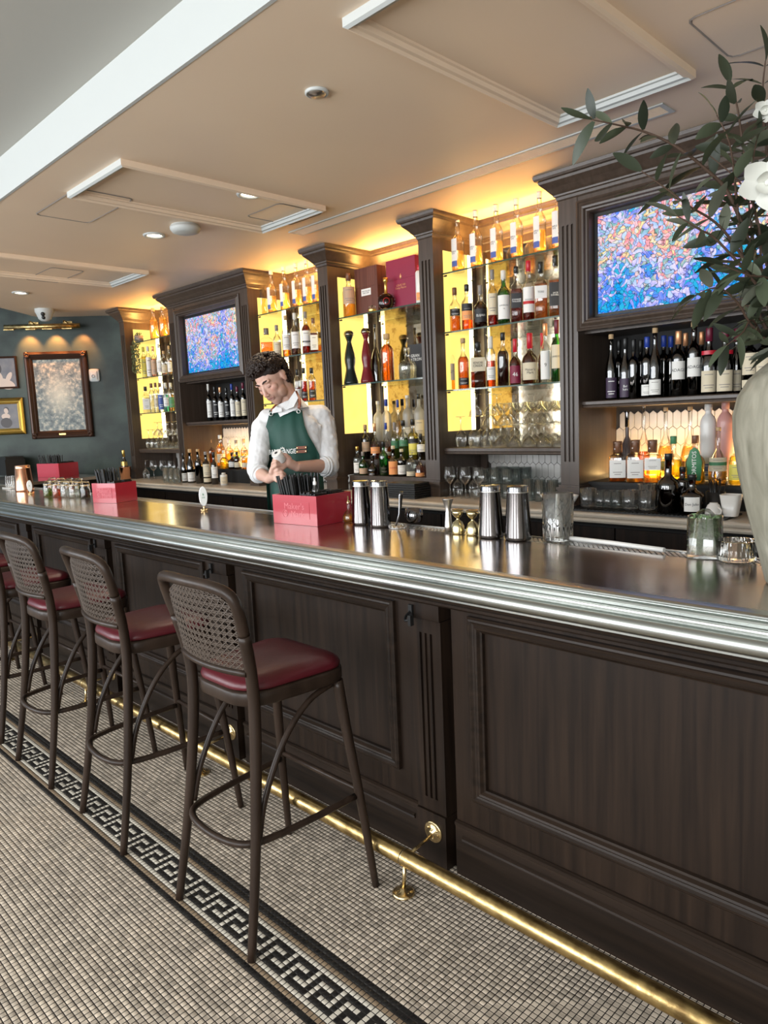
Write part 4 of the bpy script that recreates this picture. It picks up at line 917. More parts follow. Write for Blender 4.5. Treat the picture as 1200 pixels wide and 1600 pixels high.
M['cer_black'] = pbr('black_glaze', (.012, .022, .02), .2); M['cer_red'] = pbr('dark_red_glaze', (.16, .012, .018), .22)
hourglass(546.5, 24, 516, 'cer_black', 'black waisted ceramic decanter at left of centre niche middle shelf')
hourglass(572.5, 22, 512, 'cer_red', 'dark red waisted ceramic decanter on centre niche middle shelf')
rowspec([(587, 18, 507, 'bell', 'brownglass', 'q_brown', .4, None, (.1, .4), 'capb', .05, 'x', dict(lb='tall brown tapering bottle behind the red waisted decanter', Y=3.84)),
         (605, 21, 522, 'slim', G, 'q_amber', .78, None, (.1, .4), 'cork', .11, 'x', dict(lb='tall fluted amber bottle with cork cap on centre middle shelf')),
         (637, 29, 543, 'squat', G, 'q_clear', .42, None, (.1, .4), 'crystal', .2, 'x', dict(lb='clear silver tequila bottle with round stopper on centre shelf'))], 3.76, 1.767, '', None)
t, w, h = boxthing('black_gift_box', 'black tequila gift box behind the clear bottle in centre niche', 'box', 639, 672, 537, 3.86, 1.767, .08, 'lblk')
put('lettering', text_mesh('GRAN\nPATRON', .030, 'inkw'), t, (-.03, -.0014, h*.62))
rowspec([(652, 13, 500, 'std', G, 'q_red', .3, 'paper', (.3, .8), 'paper', .1, 'x', dict(lb='white and red bottle half hidden by the column on centre shelf'))], 3.80, 1.98, '', None) if False else None
# tiered stand in the centre niche
t = thing('tiered_bottle_stand', 'dark stepped bottle stand below the centre niche shelves', 'display stand', (0, 0, 0))
x0, x1 = -4.078, -3.222
for zb, ya, yb in ((1.085, 3.705, 3.79), (1.20, 3.79, 3.92), (1.33, 3.92, 4.03)):
    m_ = MB(); m_.box(x0, x1, ya, yb, CT+.001, zb); obj('step', m_, ['wood_up'], t)
rowspec([(592, 15, 627, 'cyl', 'frost', None, .5, None, (.1, .4), None, .1, 'x', dict(lb='frosted vodka bottle without cap, left end of back row'))], 3.975, 1.33, '', None) if False else None
rowspec([
 (592, 16, 627, 'vodka', 'frost', None, .5, None, (.1, .4), 'capw', .08, 'frosted vodka bottle with pale cap'),
 (604.5, 15, 624, 'vodka', 'frost', None, .5, None, (.1, .4), 'capblue', .16, 'frosted vodka bottle with blue cap'),
 (622.5, 12, 625, 'bulb', G, 'q_pale', .5, None, (.1, .4), 'capblue', .18, 'clear rounded vodka bottle with dark cap'),
 (637.5, 17, 618, 'vodka', 'frost', None, .5, 'cream', (.1, .3), 'capw', .06, 'tall frosted vodka bottle with pale cap'),
 (655, 17, 616, 'vodka', 'frost', None, .5, 'cream', (.1, .45), 'capb', .10, 'tall frosted vodka bottle beside column'),
], 3.97, 1.33, 'back of stepped stand', 'frosted bottles on the stepped stand')
rowspec([
 (572, 14, 664, 'std', 'brownglass', 'q_darkr', .6, 'kraft', (.22, .50), 'cork', .14, 'dark bottle with tan label and cork'),
 (586.5, 17, 662, 'bell', G, 'q_red', .42, 'lora', (.16, .34), 'capo', .22, 'dark red liqueur bottle with orange label'),
 (604, 16, 661, 'bell', G, 'q_amber', .34, 'cream', (.1, .2), 'capblue', .18, 'clear rounded bottle with blue cap'),
 (617.5, 14, 660, 'std', G, 'q_green', .56, 'lgreen', (.3, .5), 'capg', .22, 'olive green liqueur bottle'),
 (631, 16, 657, 'std', G, 'q_green', .55, 'lgreen', (.34, .50), 'capb', .14, 'yellow green herbal liqueur bottle'),
 (646, 17.5, 655, 'std', G, 'q_yellow', .66, 'lyel', (.12, .48), 'capb', .14, 'bright yellow herbal liqueur bottle', dict(lab2=('lblk', .40, .52))),
 (658.5, 14, 678, 'squat', 'darkg', None, .5, 'paper', (.3, .6), 'capb', .2, 'black bottle with white label beside column'),
], 3.85, 1.20, 'middle of stepped stand', 'liqueurs on the stepped stand')
rowspec([
 (559.5, 14.5, 698, 'std', G, 'q_clear', .6, 'paper', (.08, .44), 'gold', .14, 'clear bottle with white label and gold cap'),
 (568.5, 15, 706, 'squat', 'greeng', 'q_teal', .7, 'kraft', (.06, .30), 'capg', .18, 'turquoise bottle with skull like cap'),
 (583.5, 19, 712, 'bulb', 'brownglass', 'q_orange', .6, None, (.1, .4), 'capb', .12, 'round orange bottle under gold netting'),
 (600, 15, 690, 'std', 'greeng', 'q_green', .3, 'tealglass', (.08, .26), 'capb', .16, 'green bottle with dark pourer'),
 (615.5, 18, 697, 'squat', 'brownglass', 'q_darkr', .7, 'lora', (.06, .50), 'cream', .10, 'dark amaro bottle with orange diamond label', dict(txt='AVERNA', tsz=.018, tmat='inkr')),
 (628.5, 15, 702, 'std', 'darkg', 'q_darkr', .5, 'paper', (.08, .42), 'cream', .10, 'dark bottle with white label'),
 (643, 17, 706, 'std', G, 'q_clear', .6, 'cream', (.04, .22), None, .1, 'clear bottle with small cream label'),
 (656.5, 16, 708, 'bell', G, 'q_pink', .5, 'lora', (.03, .18), 'capb', .12, 'pale pink bottle with orange base label'),
], 3.75, 1.085, 'front of stepped stand', 'bottles in the front of the stepped stand')
# --- wine bottles
WG = 'wine bottles under the nearest screen'
rowspec([
 (955, 18.5, 523, 'burg', 'winedark', None, 1, 'lpurp', (.03, .34), 'cork', .07, 'dark wine bottle with purple label'),
 (967, 17, 532, 'bord', 'winedark', None, 1, None, (.1, .3), 'capb', .18, 'plain dark wine bottle set back', dict(Y=3.85)),
 (977, 19, 529, 'burg', 'winedark', None, 1, 'lpurp', (.03, .34), 'capb', .18, 'dark wine bottle with handwritten purple label', dict(txt='Bel\nlum', tsz=.018, tmat='inkw')),
 (990, 17, 531, 'bord', 'winedark', None, 1, None, (.1, .3), 'capb', .2, 'dark wine bottle with black capsule'),
 (1001, 17, 532, 'bord', 'winedark', None, 1, None, (.1, .3), 'capb', .2, 'dark wine bottle with black capsule', dict(Y=3.84)),
 (1011, 19, 527, 'bord', 'winedark', None, 1, 'paper', (.04, .22), 'capblue', .17, 'wine bottle with blue capsule, small white label'),
 (1023.5, 20, 513, 'burg', 'darkg', None, 1, 'paper', (.04, .26), 'cork', .07, 'green white wine bottle with white square label'),
 (1037, 18, 525, 'bord', 'winedark', None, 1, None, (.1, .3), 'capblue', .18, 'dark wine bottle with blue capsule', dict(Y=3.85)),
 (1048, 18, 526, 'bord', 'winedark', None, 1, None, (.1, .3), 'capblue', .18, 'dark wine bottle with blue capsule', dict(Y=3.86)),
 (1060, 22, 518, 'bord', 'winedark', None, 1, 'paper', (.26, .54), 'capo', .2, 'wine bottle, large white label, copper capsule', dict(txt='ADAGE', tsz=.022)),
 (1071, 18, 521, 'bord', 'winedark', None, 1, None, (.1, .3), 'capo', .2, 'dark wine bottle with copper capsule set back', dict(Y=3.86)),
 (1084.5, 22, 504, 'bord', 'darkg', None, 1, 'paper', (.26, .52), 'cork', .06, 'wine bottle with large white label and cork', dict(txt='ADAGE', tsz=.022)),
 (1096, 18, 519, 'bord', 'winedark', None, 1, None, (.1, .3), 'capo', .2, 'dark wine bottle with copper capsule set back', dict(Y=3.86)),
 (1108, 25, 513, 'burg', 'winedark', None, 1, 'cream', (.04, .36), 'capred', .2, 'broad wine bottle with cream label and red seal', dict(lab2=('wax', .60, .66))),
 (1133, 26, 513, 'burg', 'winedark', None, 1, 'cream', (.04, .36), 'capred', .2, 'broad wine bottle with cream label and red seal', dict(lab2=('wax', .60, .66))),
 (1151, 22, 514, 'burg', 'winedark', None, 1, 'cream', (.04, .36), 'capred', .2, 'broad wine bottle half behind the seal label bottle', dict(Y=3.82)),
], 3.735, 1.55, 'under nearest screen', WG)
for k, px in enumerate((1172, 1194, 1216)):
    p = atY(px, 560, 3.735); bottle(p.x, 3.735, 1.55, .037, .30, 'bord', 'winedark', None, 1, 'cream', (.28, .62), 'capb', .2, None, ['dark wine bottle with tall cream label beside the vase', 'dark wine bottle with tall cream label behind the vase', 'dark wine bottle furthest right behind the vase'][k], WG, lab2=('cream', .08, .20))
caps = ['capw', 'capb', 'capo', 'capblue', 'capb', 'capred', 'capred', 'capred']
rowspec([(px, w, yt, 'bord', 'winedark', None, 1, lb, (.1, .55), cp, .16, 'dark wine bottle with %s' % ds) for (px, w, yt, lb, cp, ds) in (
 (327.5, 8.5, 600, 'paper', 'capw', 'narrow white label'), (337.5, 9.5, 604, 'lblk', 'capb', 'black label'), (346, 9.5, 605, 'paper', 'capo', 'white label and copper capsule'), (355.5, 9, 606, 'lblk', 'capb', 'black capsule'),
 (364, 9, 600, 'paper', 'capblue', 'white label and blue capsule'), (372.5, 9.5, 604, 'cream', 'capred', 'cream label and red capsule'), (381.5, 9.5, 598, 'cream', 'capred', 'cream label near the pilaster'))], 3.735, 1.55, 'under far screen', 'wine bottles under the far screen')
# --- ledge under the nearest screen
rowspec([
 (980, 26, 642, 'bell', 'ceramic_g', None, .5, 'lblk', (.18, .30), 'chrome', .24, 'smoke grey bell bottle', dict(txt='CLASE', tsz=.02, tmat='inkw')),
 (1006, 20, 631, 'bell', G, 'q_amber', .36, None, (.1, .3), 'capg', .05, 'slim necked amber bottle'),
 (1040, 27, 637, 'bell', G, 'q_pale', .46, 'lyel', (.12, .26), 'cork', .05, 'tall conical pale tequila bottle'),
 (1078, 29, 636, 'bell', G, 'q_pale', .46, 'lora', (.12, .26), 'cork', .05, 'large rounded pale tequila bottle'),
 (1106.5, 25, 632, 'azul', 'ceramic_w', None, .5, 'lblue', (.06, .22), 'ceramic_w', .08, 'white ceramic bottle with navy label'),
 (1133, 25, 629, 'azul', 'ceramic_p', None, .5, None, (.06, .22), 'ceramic_p', .08, 'pink ceramic bottle'),
], 3.90, 1.107, 'back row under nearest screen', 'back row of spirits under the nearest screen')
rowspec([
 (965, 27, 690, 'cube', G, 'q_amber', .38, 'paper', (.10, .54), 'capbr', .28, 'amber cube capped bottle with white label'),
 (992.5, 27, 688, 'cube', G, 'q_gold', .38, 'paper', (.10, .54), 'capbr', .28, 'golden cube capped bottle with white label'),
 (1019.5, 27, 688, 'cube', G, 'q_gold', .38, 'paper', (.30, .58), 'capbr', .28, 'golden cube capped bottle behind crystal glass'),
 (1052, 28, 682, 'squat', G, 'q_yellow', .5, None, (.1, .4), 'lgreen', .16, 'yellow rounded bottle'),
 (1086, 30, 681, 'squat', G, 'q_yellow', .6, None, (.1, .4), 'capbr', .16, 'broad yellow tequila bottle'),
 (1122, 29, 668, 'bell', G, 'q_pale', .38, 'cream', (.24, .48), 'cork', .06, 'clear conical bottle with green cactus label', dict(lab2=('lgreen', .34, .40))),
 (1152, 26, 676, 'squat', G, 'q_yellow', .55, 'lyel', (.1, .4), 'cork', .12, 'yellow bottle beside the vase'),
], 3.765, 1.0985, 'front row under nearest screen', 'front row of spirits under the nearest screen')
# --- far screen ledge and counter
rowspec([(px, w, yt, 'std', G, q, .6, lb, (.12, .4), cp, .12, ds) for (px, w, yt, q, lb, cp, ds) in (
 (331.5, 12, 687, 'q_orange', None, 'cork', 'amber bottle'), (346, 14, 680, 'q_gold', 'cream', 'capw', 'golden bottle with cream label'), (360, 14, 687, 'q_gold', None, 'capw', 'round golden bottle'),
 (371, 12, 688, 'q_yellow', 'lgreen', 'capg', 'yellow bottle with green label'), (383, 12, 686, 'q_gold', 'paper', 'cork', 'golden bottle with white label'))], 3.90, 1.107, 'back row under far screen', 'back row of spirits under the far screen')
rowspec([(352, 14, 704, 'squat', G, 'q_yellow', .6, None, (.1, .4), 'capw', .15, 'small yellow bottle'), (365, 14, 707, 'squat', 'brownglass', 'q_brown', .6, 'paper', (.12, .42), 'capb', .16, 'brown round bottle with oval label'),
         (372.5, 11, 706, 'std', 'brownglass', 'q_orange', .6, 'cream', (.1, .4), 'capb', .16, 'amber bottle with black cap'), (385, 13, 704, 'std', G, 'q_gold', .6, 'cream', (.1, .35), 'cork', .12, 'golden bottle near the bartender')], 3.765, 1.0985, 'front row under far screen', 'front row of spirits under the far screen')
rowspec([(289, 10, 708, 'burg', 'winedark', None, 1, 'paper', (.05, .32), 'capb', .2, 'sparkling wine bottle with white label'), (299, 13, 702, 'burg', 'winedark', None, 1, 'paper', (.05, .32), 'cork', .1, 'sparkling wine bottle with white label and cork'),
         (311.5, 12, 702, 'bord', 'winedark', None, 1, None, (.1, .3), 'cork', .07, 'plain dark wine bottle with cork'), (324, 13, 706, 'bord', 'winedark', None, 1, 'cream', (.22, .62), 'capg', .10, 'wine bottle with tall cream label', dict(lab2=('cream', .06, .18))),
         (336, 11, 707, 'bord', 'winedark', None, 1, 'paper', (.2, .55), 'capb', .16, 'wine bottle with narrow white label')], 3.55, CT, 'far marble counter', 'wine bottles on the far marble counter')
p = atY(350, 750, 3.52); bottle(p.x, 3.52, CT, .033, .11, 'cyl', 'ceramic_w', None, .5, 'cream', (.15, .7), 'capw', .15, None, 'small white tumbler candle beside the far wine bottles', None)
# --- bottles on the black mat near the vase
p = atY(1044, 780, 3.47); bottle(p.x, 3.47, CT+.009, 33/2/CAM_F*depth(p), atY(1044, 712, 3.47).z-CT, 'squat', 'brownglass', 'q_brown', .62, None, (.12, .46), 'capb', .1, None, 'dark brown square shouldered bottle with metal pourer near vase', None)
p = atY(1066, 780, 3.52); bottle(p.x, 3.52, CT+.009, .036, .22, 'flask', 'brownglass', 'q_brown', .7, None, (.12, .46), 'capb', .1, None, 'plain brown bottle half behind the pourer bottle', None)
p = atY(1081, 780, 3.46); bottle(p.x, 3.46, CT+.009, 30/2/CAM_F*depth(p)*1.25, atY(1081, 745, 3.46).z-CT, 'squat', 'brownglass', 'q_brown', .5, 'paper', (.10, .46), 'capb', .12, None, 'round brown tequila bottle with white oval label', None, larc=.62, txt='Don Julio', tsz=.017)
# ------------------------------------------------------------------ glassware
def wine_glass_mesh(r=.038, h=.20, inv=False):
    pr = [(r*.86, 0), (r*.84, .003), (.006, .006), (.0042, .02), (.0042, h*.42), (.010, h*.46), (r*.62, h*.52), (r*.95, h*.62), (r, h*.72), (r*.90, h*.88), (r*.76, h)]
    if inv: pr = [(a, h-b) for a, b in pr][::-1]
    m_ = MB(); m_.lathe(pr, 20, cap=False); return m_
def coupe_mesh(r=.048, h=.135, inv=True):
    pr = [(r*.72, 0), (r*.70, .003), (.006, .006), (.004, .02), (.004, h*.50), (.012, h*.54), (r*.60, h*.66), (r*.92, h*.82), (r, h)]
    if inv: pr = [(a, h-b) for a, b in pr][::-1]
    m_ = MB(); m_.lathe(pr, 20, cap=False); return m_
def tumbler_mesh(r=.038, h=.09, fl=(14, .03)):
    m_ = MB(); m_.lathe([(0, 0), (r*.86, 0), (r*.92, .004), (r, h), (r*.93, h), (r*.84, .012), (0, .012)], 42, cap=False, flute=fl); return m_
GM = {'wine': wine_glass_mesh().mesh('wine_glass', ['crystal']), 'winei': wine_glass_mesh(inv=True).mesh('wine_glass', ['crystal']), 'coupe': coupe_mesh().mesh('coupe', ['crystal']),
      'coupeu': coupe_mesh(inv=False).mesh('coupe', ['crystal']), 'tumb': tumbler_mesh().mesh('tumbler', ['tealglass']), 'rocks': tumbler_mesh(.042, .098, (10, .045)).mesh('tumbler', ['cut']), 'high': tumbler_mesh(.033, .13, (12, .03)).mesh('tumbler', ['tealglass'])}
def gl(k, x, y, z, label, group, cat='glass', nm=None):
    return put(nm or {'wine': 'wine_glass', 'winei': 'wine_glass', 'coupe': 'coupe_glass', 'coupeu': 'coupe_glass', 'tumb': 'tumbler', 'rocks': 'rocks_glass', 'high': 'highball_glass'}[k], GM[k], None, (x, y, z+.0006), 0, label=label, category=cat, group=group)
# upturned coupes and flutes on the wooden shelf of the nearest niche, two tiers
RW = ['front', 'middle', 'back']
g1 = 'upturned stemmed glasses on the nearest niche shelf'
for j, y in enumerate((3.72, 3.83, 3.94)):
    for i in range(8):
        x = -2.99+i*.105+(.03 if j == 1 else 0)
        if x > -2.23: continue
        k = 'winei' if i < 2 else 'coupe'
        gl(k, x, y, 1.295, 'upturned stemmed glass, nearest niche lower tier, %s row, %s from left' % (RW[j], ORD[i]), g1)
        if i >= 1: gl('coupe' if i < 3 else 'coupeu', x+.02, y+.01, 1.295+(.201 if k == 'winei' else .136), 'stacked stemmed glass, nearest niche upper tier, %s row, %s from left' % (RW[j], ORD[i]), 'stacked upper tier of stemmed glasses in nearest niche')
for j, y in enumerate((3.72, 3.84)):
    for i in range(8):
        x = -7.26+i*.10
        gl('winei' if i < 2 else 'coupe', x, y, 1.295, 'upturned glass, green wall niche lower tier, %s row, %s from left' % (RW[j*2], ORD[i]), 'upturned stemmed glasses in the far niche')
        if i > 1: gl('coupe', x+.01, y, 1.432, 'stacked glass, green wall niche upper tier, %s row, %s from left' % (RW[j*2], ORD[i]), 'upper tier of glasses in the far niche')
for i in range(7):
    for j, y in enumerate((3.73, 3.86)):
        gl('coupe', -5.03+i*.115, y, 1.295, 'upturned glass on shelf behind bartender, %s row, %s from left' % (RW[j*2], ORD[i]), 'upturned stemmed glasses behind the bartender')
# wine glasses and tumblers on the counter under the nearest niche
for k, (px, kk) in enumerate(((703, 'wine'), (715, 'winei'), (727, 'wine'), (740, 'winei'), (748, 'wine'))):
    y = 3.60 if kk == 'wine' else 3.68
    p = atY(px, 760, y); gl(kk, p.x, y, CT, ['upright wine glass nearest the fluted column on marble counter', 'upturned wine glass between the first two upright ones', 'upright wine glass, second from the fluted column', 'upturned wine glass between the second and third upright ones', 'upright wine glass, third from the fluted column'][k], 'wine glasses on the near marble counter')
g2 = 'stacked tumblers on the marble counter under nearest niche'
for i in range(6):
    for j, y in enumerate((3.70, 3.80, 3.90)):
        for lv in range(2 if i < 3 else 1):
            gl('tumb', -2.80+i*.092, y, CT+lv*.0915, 'pale ribbed tumbler under nearest niche, %s layer, %s row, %s from left' % ('upper' if lv else 'bottom', RW[j], ORD[i]), g2+(' upper layer' if lv else ''))
for i in range(3): gl('high', -2.44+i*.085, 3.66, CT, 'tall ribbed highball glass beside nearest screen cabinet, %s from left' % ORD[i], 'highball glasses by the nearest screen cabinet')
for i in range(3): gl('rocks', -2.47+i*.1, 3.78, CT+.092, 'cut rocks glass stacked on the back tumblers under nearest niche', 'cut rocks glasses stacked at the back') if False else None
for k, px in enumerate((228, 240, 255, 268)):
    y = 3.62; p = atY(px, 735, y); gl('winei' if k == 0 else 'wine', p.x, y, CT, ['upturned wine glass on the far marble counter', 'upright wine glass, second on far marble counter', 'upright wine glass, third on far marble counter', 'upright wine glass beside the far fluted pilaster'][k], 'wine glasses on the far marble counter')
for k, px in enumerate((260, 268, 276)):
    for yy in (3.46, 3.56): p = atY(px, 745, yy); gl('high', p.x, yy, CT, 'tall ribbed glass on far marble counter, %s row, %s from left' % ('front' if yy < 3.5 else 'back', ORD[k]), 'highball glasses on the far marble counter')
# black mats and glasses in front of the nearest screen cabinet
mb = MB(); mb.box(-2.03, -1.2, 3.385, 3.60, CT+.0008, CT+.008)
for k in range(40): mb.box(-2.03+k*.0207, -2.03+k*.0207+.008, 3.387, 3.598, CT+.008, CT+.011)
tag(obj('bar_mat', mb, ['blackm']), 'black ribbed rubber mat on the marble counter under nearest screen', 'bar mat')
for k, (px, kk) in enumerate(((919.5, 'rocks'), (940, 'tumb'), (952, 'tumb'), (965, 'tumb'), (985, 'rocks'), (1011, 'rocks'))):
    p = atY(px, 790, 3.50); y = 3.50
    gl(kk, p.x, y, CT+.011, ['cut rocks glass with dark picks, left end of black mat', 'small ribbed tumbler, first of three on black mat', 'small ribbed tumbler, middle of three on black mat', 'small ribbed tumbler, third of three on black mat', 'cut rocks glass in the middle of the black mat', 'cut rocks glass beside the brown pourer bottle'][k], 'glasses on the black mat')
m_ = MB()
for k in range(9):
    a = random.random()*6.3; m_.tube([(0, 0, .015), (.03*math.cos(a), .03*math.sin(a), .06)], .003, 5)
p = atY(919.5, 790, 3.50); tag(obj('cocktail_picks', m_, ['blackm'], None, (p.x, 3.50, CT+.013)), 'bundle of black picks inside the left cut rocks glass', 'cocktail picks')
p = atY(1019, 750, 3.66); m_ = tumbler_mesh(.044, .125, (12, .07)); tag(obj('crystal_mixing_glass', m_, ['cut'], None, (p.x-.03, 3.66, CT+.001)), 'tall cut crystal glass behind the black mat glasses', 'glass')
p = atY(1115, 790, 3.44); t = thing('espresso_cup', 'small upturned white cup on the black mat near vase', 'cup', (p.x, 3.44, CT+.011), -.6)
m_ = MB(); m_.lathe([(.038, 0), (.038, .006), (.036, .03), (.026, .052), (.018, .058), (.018, .062), (0, .062)], 24, cap=False); obj('cup_body', m_, ['ceramic_w'], t)
m_ = MB(); m_.tube(smooth_path([(.034, 0, .012), (.052, 0, .016), (.054, 0, .034), (.032, 0, .042)]), .004, 8); obj('handle', m_, ['ceramic_w'], t)
p = atY(1118, 775, 3.56); t = thing('straw_holder', 'black holder full of short black straws beside white cup', 'straw holder', (p.x, 3.56, CT+.011))
m_ = MB(); m_.lathe([(.04, 0), (.045, .10), (.041, .10), (.037, .01), (0, .01)], 20, cap=False); obj('cup_body', m_, ['blackm'], t)
for k in range(16):
    a = random.random()*6.3; r = random.random()*.03; m_ = MB(); m_.tube([(r*math.cos(a), r*math.sin(a), .02), (r*1.8*math.cos(a), r*1.8*math.sin(a), .14+random.random()*.02)], .003, 6); obj('straw', m_, ['straw'], t)
p = atY(1140, 785, 3.45); mb = MB(); mb.lathe([(.030, 0), (.046, .10), (.040, .10), (.028, .006), (0, .006)], 24, cap=False, sq=.6); tag(obj('napkin_cup', mb, ['ceramic_w'], None, (p.x, 3.47, CT+.011)), 'pale flared cup right of the white espresso cup', 'cup')
p = atY(1079.5, 725, 3.52); m_ = MB(); m_.lathe([(0, 0), (.030, .0), (.036, .09), (.020, .15), (0, .165)], 20, cap=False); m_.v = [(v[0], v[1]*.12, v[2]) for v in m_.v]
t = thing('tequila_display_card', 'green leaf shaped card standing behind the round brown bottle', 'sign', (p.x, 3.56, CT+.16), .4); obj('card', m_, ['lgreen'], t)
me = text_mesh('CORMITOS', .028, 'inkw'); 
for v in me.vertices: v.co = (-v.co.z, v.co.y, v.co.x)
put('lettering', me, t, (0, -.006, .075))
m_ = MB(); m_.tube([(0, 0, .0), (0, .0, -.155)], .003, 6); obj('stem', m_, ['steel'], t)
p = atY(872, 780, 3.46); mb = MB(); mb.lathe([(0, 0), (.05, .0), (.075, .03), (.095, .07), (.088, .07), (.068, .03), (.045, .006), (0, .006)], 24, cap=False); mb.v = [(v[0]*1.25, v[1]*.7, v[2]) for v in mb.v]
tag(obj('ceramic_dish', mb, ['ceramic_w'], None, (p.x, 3.47, CT+.001)), 'white boat shaped dish at the near screen cabinet base', 'dish')
p = atY(640, 770, 3.42); t = thing('menu_stack', 'stack of black menu boards on marble counter below stepped stand', 'menu stack', (-3.28, 3.50, CT), .06)
for k in range(7): m_ = MB(); m_.box(-.13, .13, -.09, .09, .001+k*.0145, .013+k*.0145); obj('menu_board', m_, ['blackm'], t)

# ------------------------------------------------------------------ things on the bar top
def onbar(px, py): return atZ(px, py, BZ)
def shaker(px, pyb, pyt, rb, rt, label, mat='chrome'):
    p = onbar(px, pyb); c = Vector((p.x, p.y, 0)); c += Vector((c.x, c.y, 0)).normalized()*rb*.8
    H = atD(px, pyt, depth((c.x, c.y, 1.2))).z-BZ
    t = thing('cocktail_shaker', label, 'shaker', (c.x, c.y, BZ+.0006), 0, 'steel shaker tins on the bar' if mat == 'chrome' else None)
    m_ = MB(); m_.lathe([(0, .002), (rb*.92, .0), (rb*.97, .003), (rb, .012), (rt*1.01, H-.020), (rt*1.03, H-.018), (rt*1.0, H-.014), (rt, H-.003), (rt*.96, H), (rt*.5, H-.002), (0, H-.003)], 40, cap=False); obj('tin_body', m_, [mat], t)
    m_ = MB(); m_.lathe([(rt*1.005, H-.024), (rt*1.03, H-.022), (rt*1.03, H-.019), (rt*1.005, H-.017)], 40, cap=False); obj('rim_band', m_, ['steel' if mat == 'chrome' else mat], t)
    return t
shaker(767.5, 842, 758, .046, .035, 'steel shaker tin left of the pair beside cut mixing glass')
shaker(810, 846, 759, .046, .036, 'steel shaker tin right of the pair beside cut mixing glass')
shaker(566, 821, 751, .042, .034, 'steel shaker tin next to the small syrup cruet')
shaker(595, 825, 751, .042, .035, 'steel shaker tin next to the bar strainers')
def jigger(px, pyb, prof, H, mat, label, group):
    p = onbar(px, pyb); t = thing('jigger', label, 'jigger', (p.x, p.y+.015, BZ+.0006), 0, group); m_ = MB(); m_.lathe([(r, h*H) for r, h in prof], 28, cap=False); obj('upper_and_lower_cup', m_, [mat], t)
    w = min(prof, key=lambda q: q[0]); m_ = MB(); m_.lathe([(w[0], w[1]*H-.002), (w[0]+.0018, w[1]*H), (w[0], w[1]*H+.002)], 24, cap=False); obj('waist_ring', m_, [mat], t)
jigger(697, 832, [(0, .002), (.0165, 0), (.0150, .2), (.010, .60), (.0095, .63), (.013, .80), (.021, .98), (.023, 1.0), (.020, .98), (.0, .70)], .125, 'steel', 'tall brushed steel jigger beside the gold ones', None)
JP = [(0, .002), (.023, 0), (.0245, .05), (.0235, .28), (.017, .48), (.006, .58), (.0055, .64), (.014, .72), (.021, .84), (.0225, 1.0), (.0205, .98), (0, .75)]
jigger(712, 835, JP, .090, 'jgold', 'gold bell jigger left of two, beside steel jigger', 'gold bell jiggers')
jigger(735, 837, JP, .090, 'jgold', 'gold bell jigger right of two, beside steel shakers', 'gold bell jiggers')
# cut mixing glass
p = onbar(862, 846); t = thing('mixing_glass', 'cut crystal mixing glass with diamond pattern beside shaker tins', 'mixing glass', (p.x, p.y+.04, BZ+.0006)); H, R = .158, .052
m_ = MB(); m_.lathe([(0, .0), (R*.88, 0), (R*.92, .005), (R, H), (R*.93, H), (R*.84, .016), (0, .016)], 40, cap=False); obj('glass_body', m_, ['cut'], t)
m_ = MB()
for k in range(12):
    for sg in (1, -1):
        a0 = k*PI/6; pts = []
        for j in range(9): a = a0+sg*j/8*PI/2.2; rr = R*(.935+.065*(.33+.58*j/8))+.0005; pts.append((rr*math.cos(a), rr*math.sin(a), H*(.33+.58*j/8)))
        m_.tube(pts, .0016, 5)
obj('cut_diamonds', m_, ['rglass'], t); m_ = MB()
for k in range(20): a = k*PI/10; m_.tube([(R*.93*math.cos(a), R*.93*math.sin(a), .004), (R*.955*math.cos(a), R*.955*math.sin(a), H*.31)], .0022, 5)
obj('cut_flutes', m_, ['rglass'], t)
# herb jar, ridged dish
p = onbar(1091, 873); t = thing('herb_glass', 'square glass packed with green mint leaves near the vase', 'glass', (p.x, p.y+.045, BZ+.0006), .35)
m_ = MB(); m_.lathe([(0, 0), (.046, 0), (.048, .004), (.047, .115), (.043, .115), (.044, .010), (0, .010)], 32, sq=.8, cap=False); obj('glass_body', m_, ['glass'], t)
M['mint'] = pbr('mint', (.09, .20, .06), .5, var=((60, 60, 60), (.30, .42, .22), 2))
m_ = MB()
for k in range(420):
    c = Vector((random.uniform(-.036, .036), random.uniform(-.036, .036), random.uniform(.015, .115))); a = Vector((random.gauss(0, 1), random.gauss(0, 1), random.gauss(0, 1))).normalized(); b = a.orthogonal().normalized(); n_ = a.cross(b)*.003
    l_ = random.uniform(.009, .016); m_.add([c-a*l_, c+b*l_*.45+n_, c+a*l_, c-b*l_*.45+n_], [(0, 1, 2, 3)])
obj('mint_leaves', m_, ['mint'], t, kind='stuff')
m_ = MB(); m_.lathe([(0, .138), (.012, .136), (.024, .124), (.028, .11), (.024, .04), (0, .04)][::-1], 20, cap=False); obj('inner_glass_dome', m_, ['glass'], t)
p = onbar(1141, 879); m_ = MB(); m_.lathe([(0, 0), (.047, 0), (.050, .004), (.052, .055), (.048, .055), (.046, .012), (0, .010)], 80, cap=False, flute=(26, .018))
tag(obj('ridged_glass_dish', m_, ['rglass'], None, (p.x, p.y+.045, BZ+.0006)), 'low ridged glass dish between herb glass and vase', 'glass dish')
a_, b_ = onbar(886, 843), onbar(1037, 865); mb = MB(); mb.tube([(a_.x, 2.105, BZ+.010), ((a_.x+b_.x)/2, 2.09, BZ+.010), (b_.x, 2.06, BZ+.010)], .0075, 12, flat=1); tag(obj('muddler', mb, ['ceramic_w']), 'long pale muddler lying along the back edge of the bar', 'muddler')
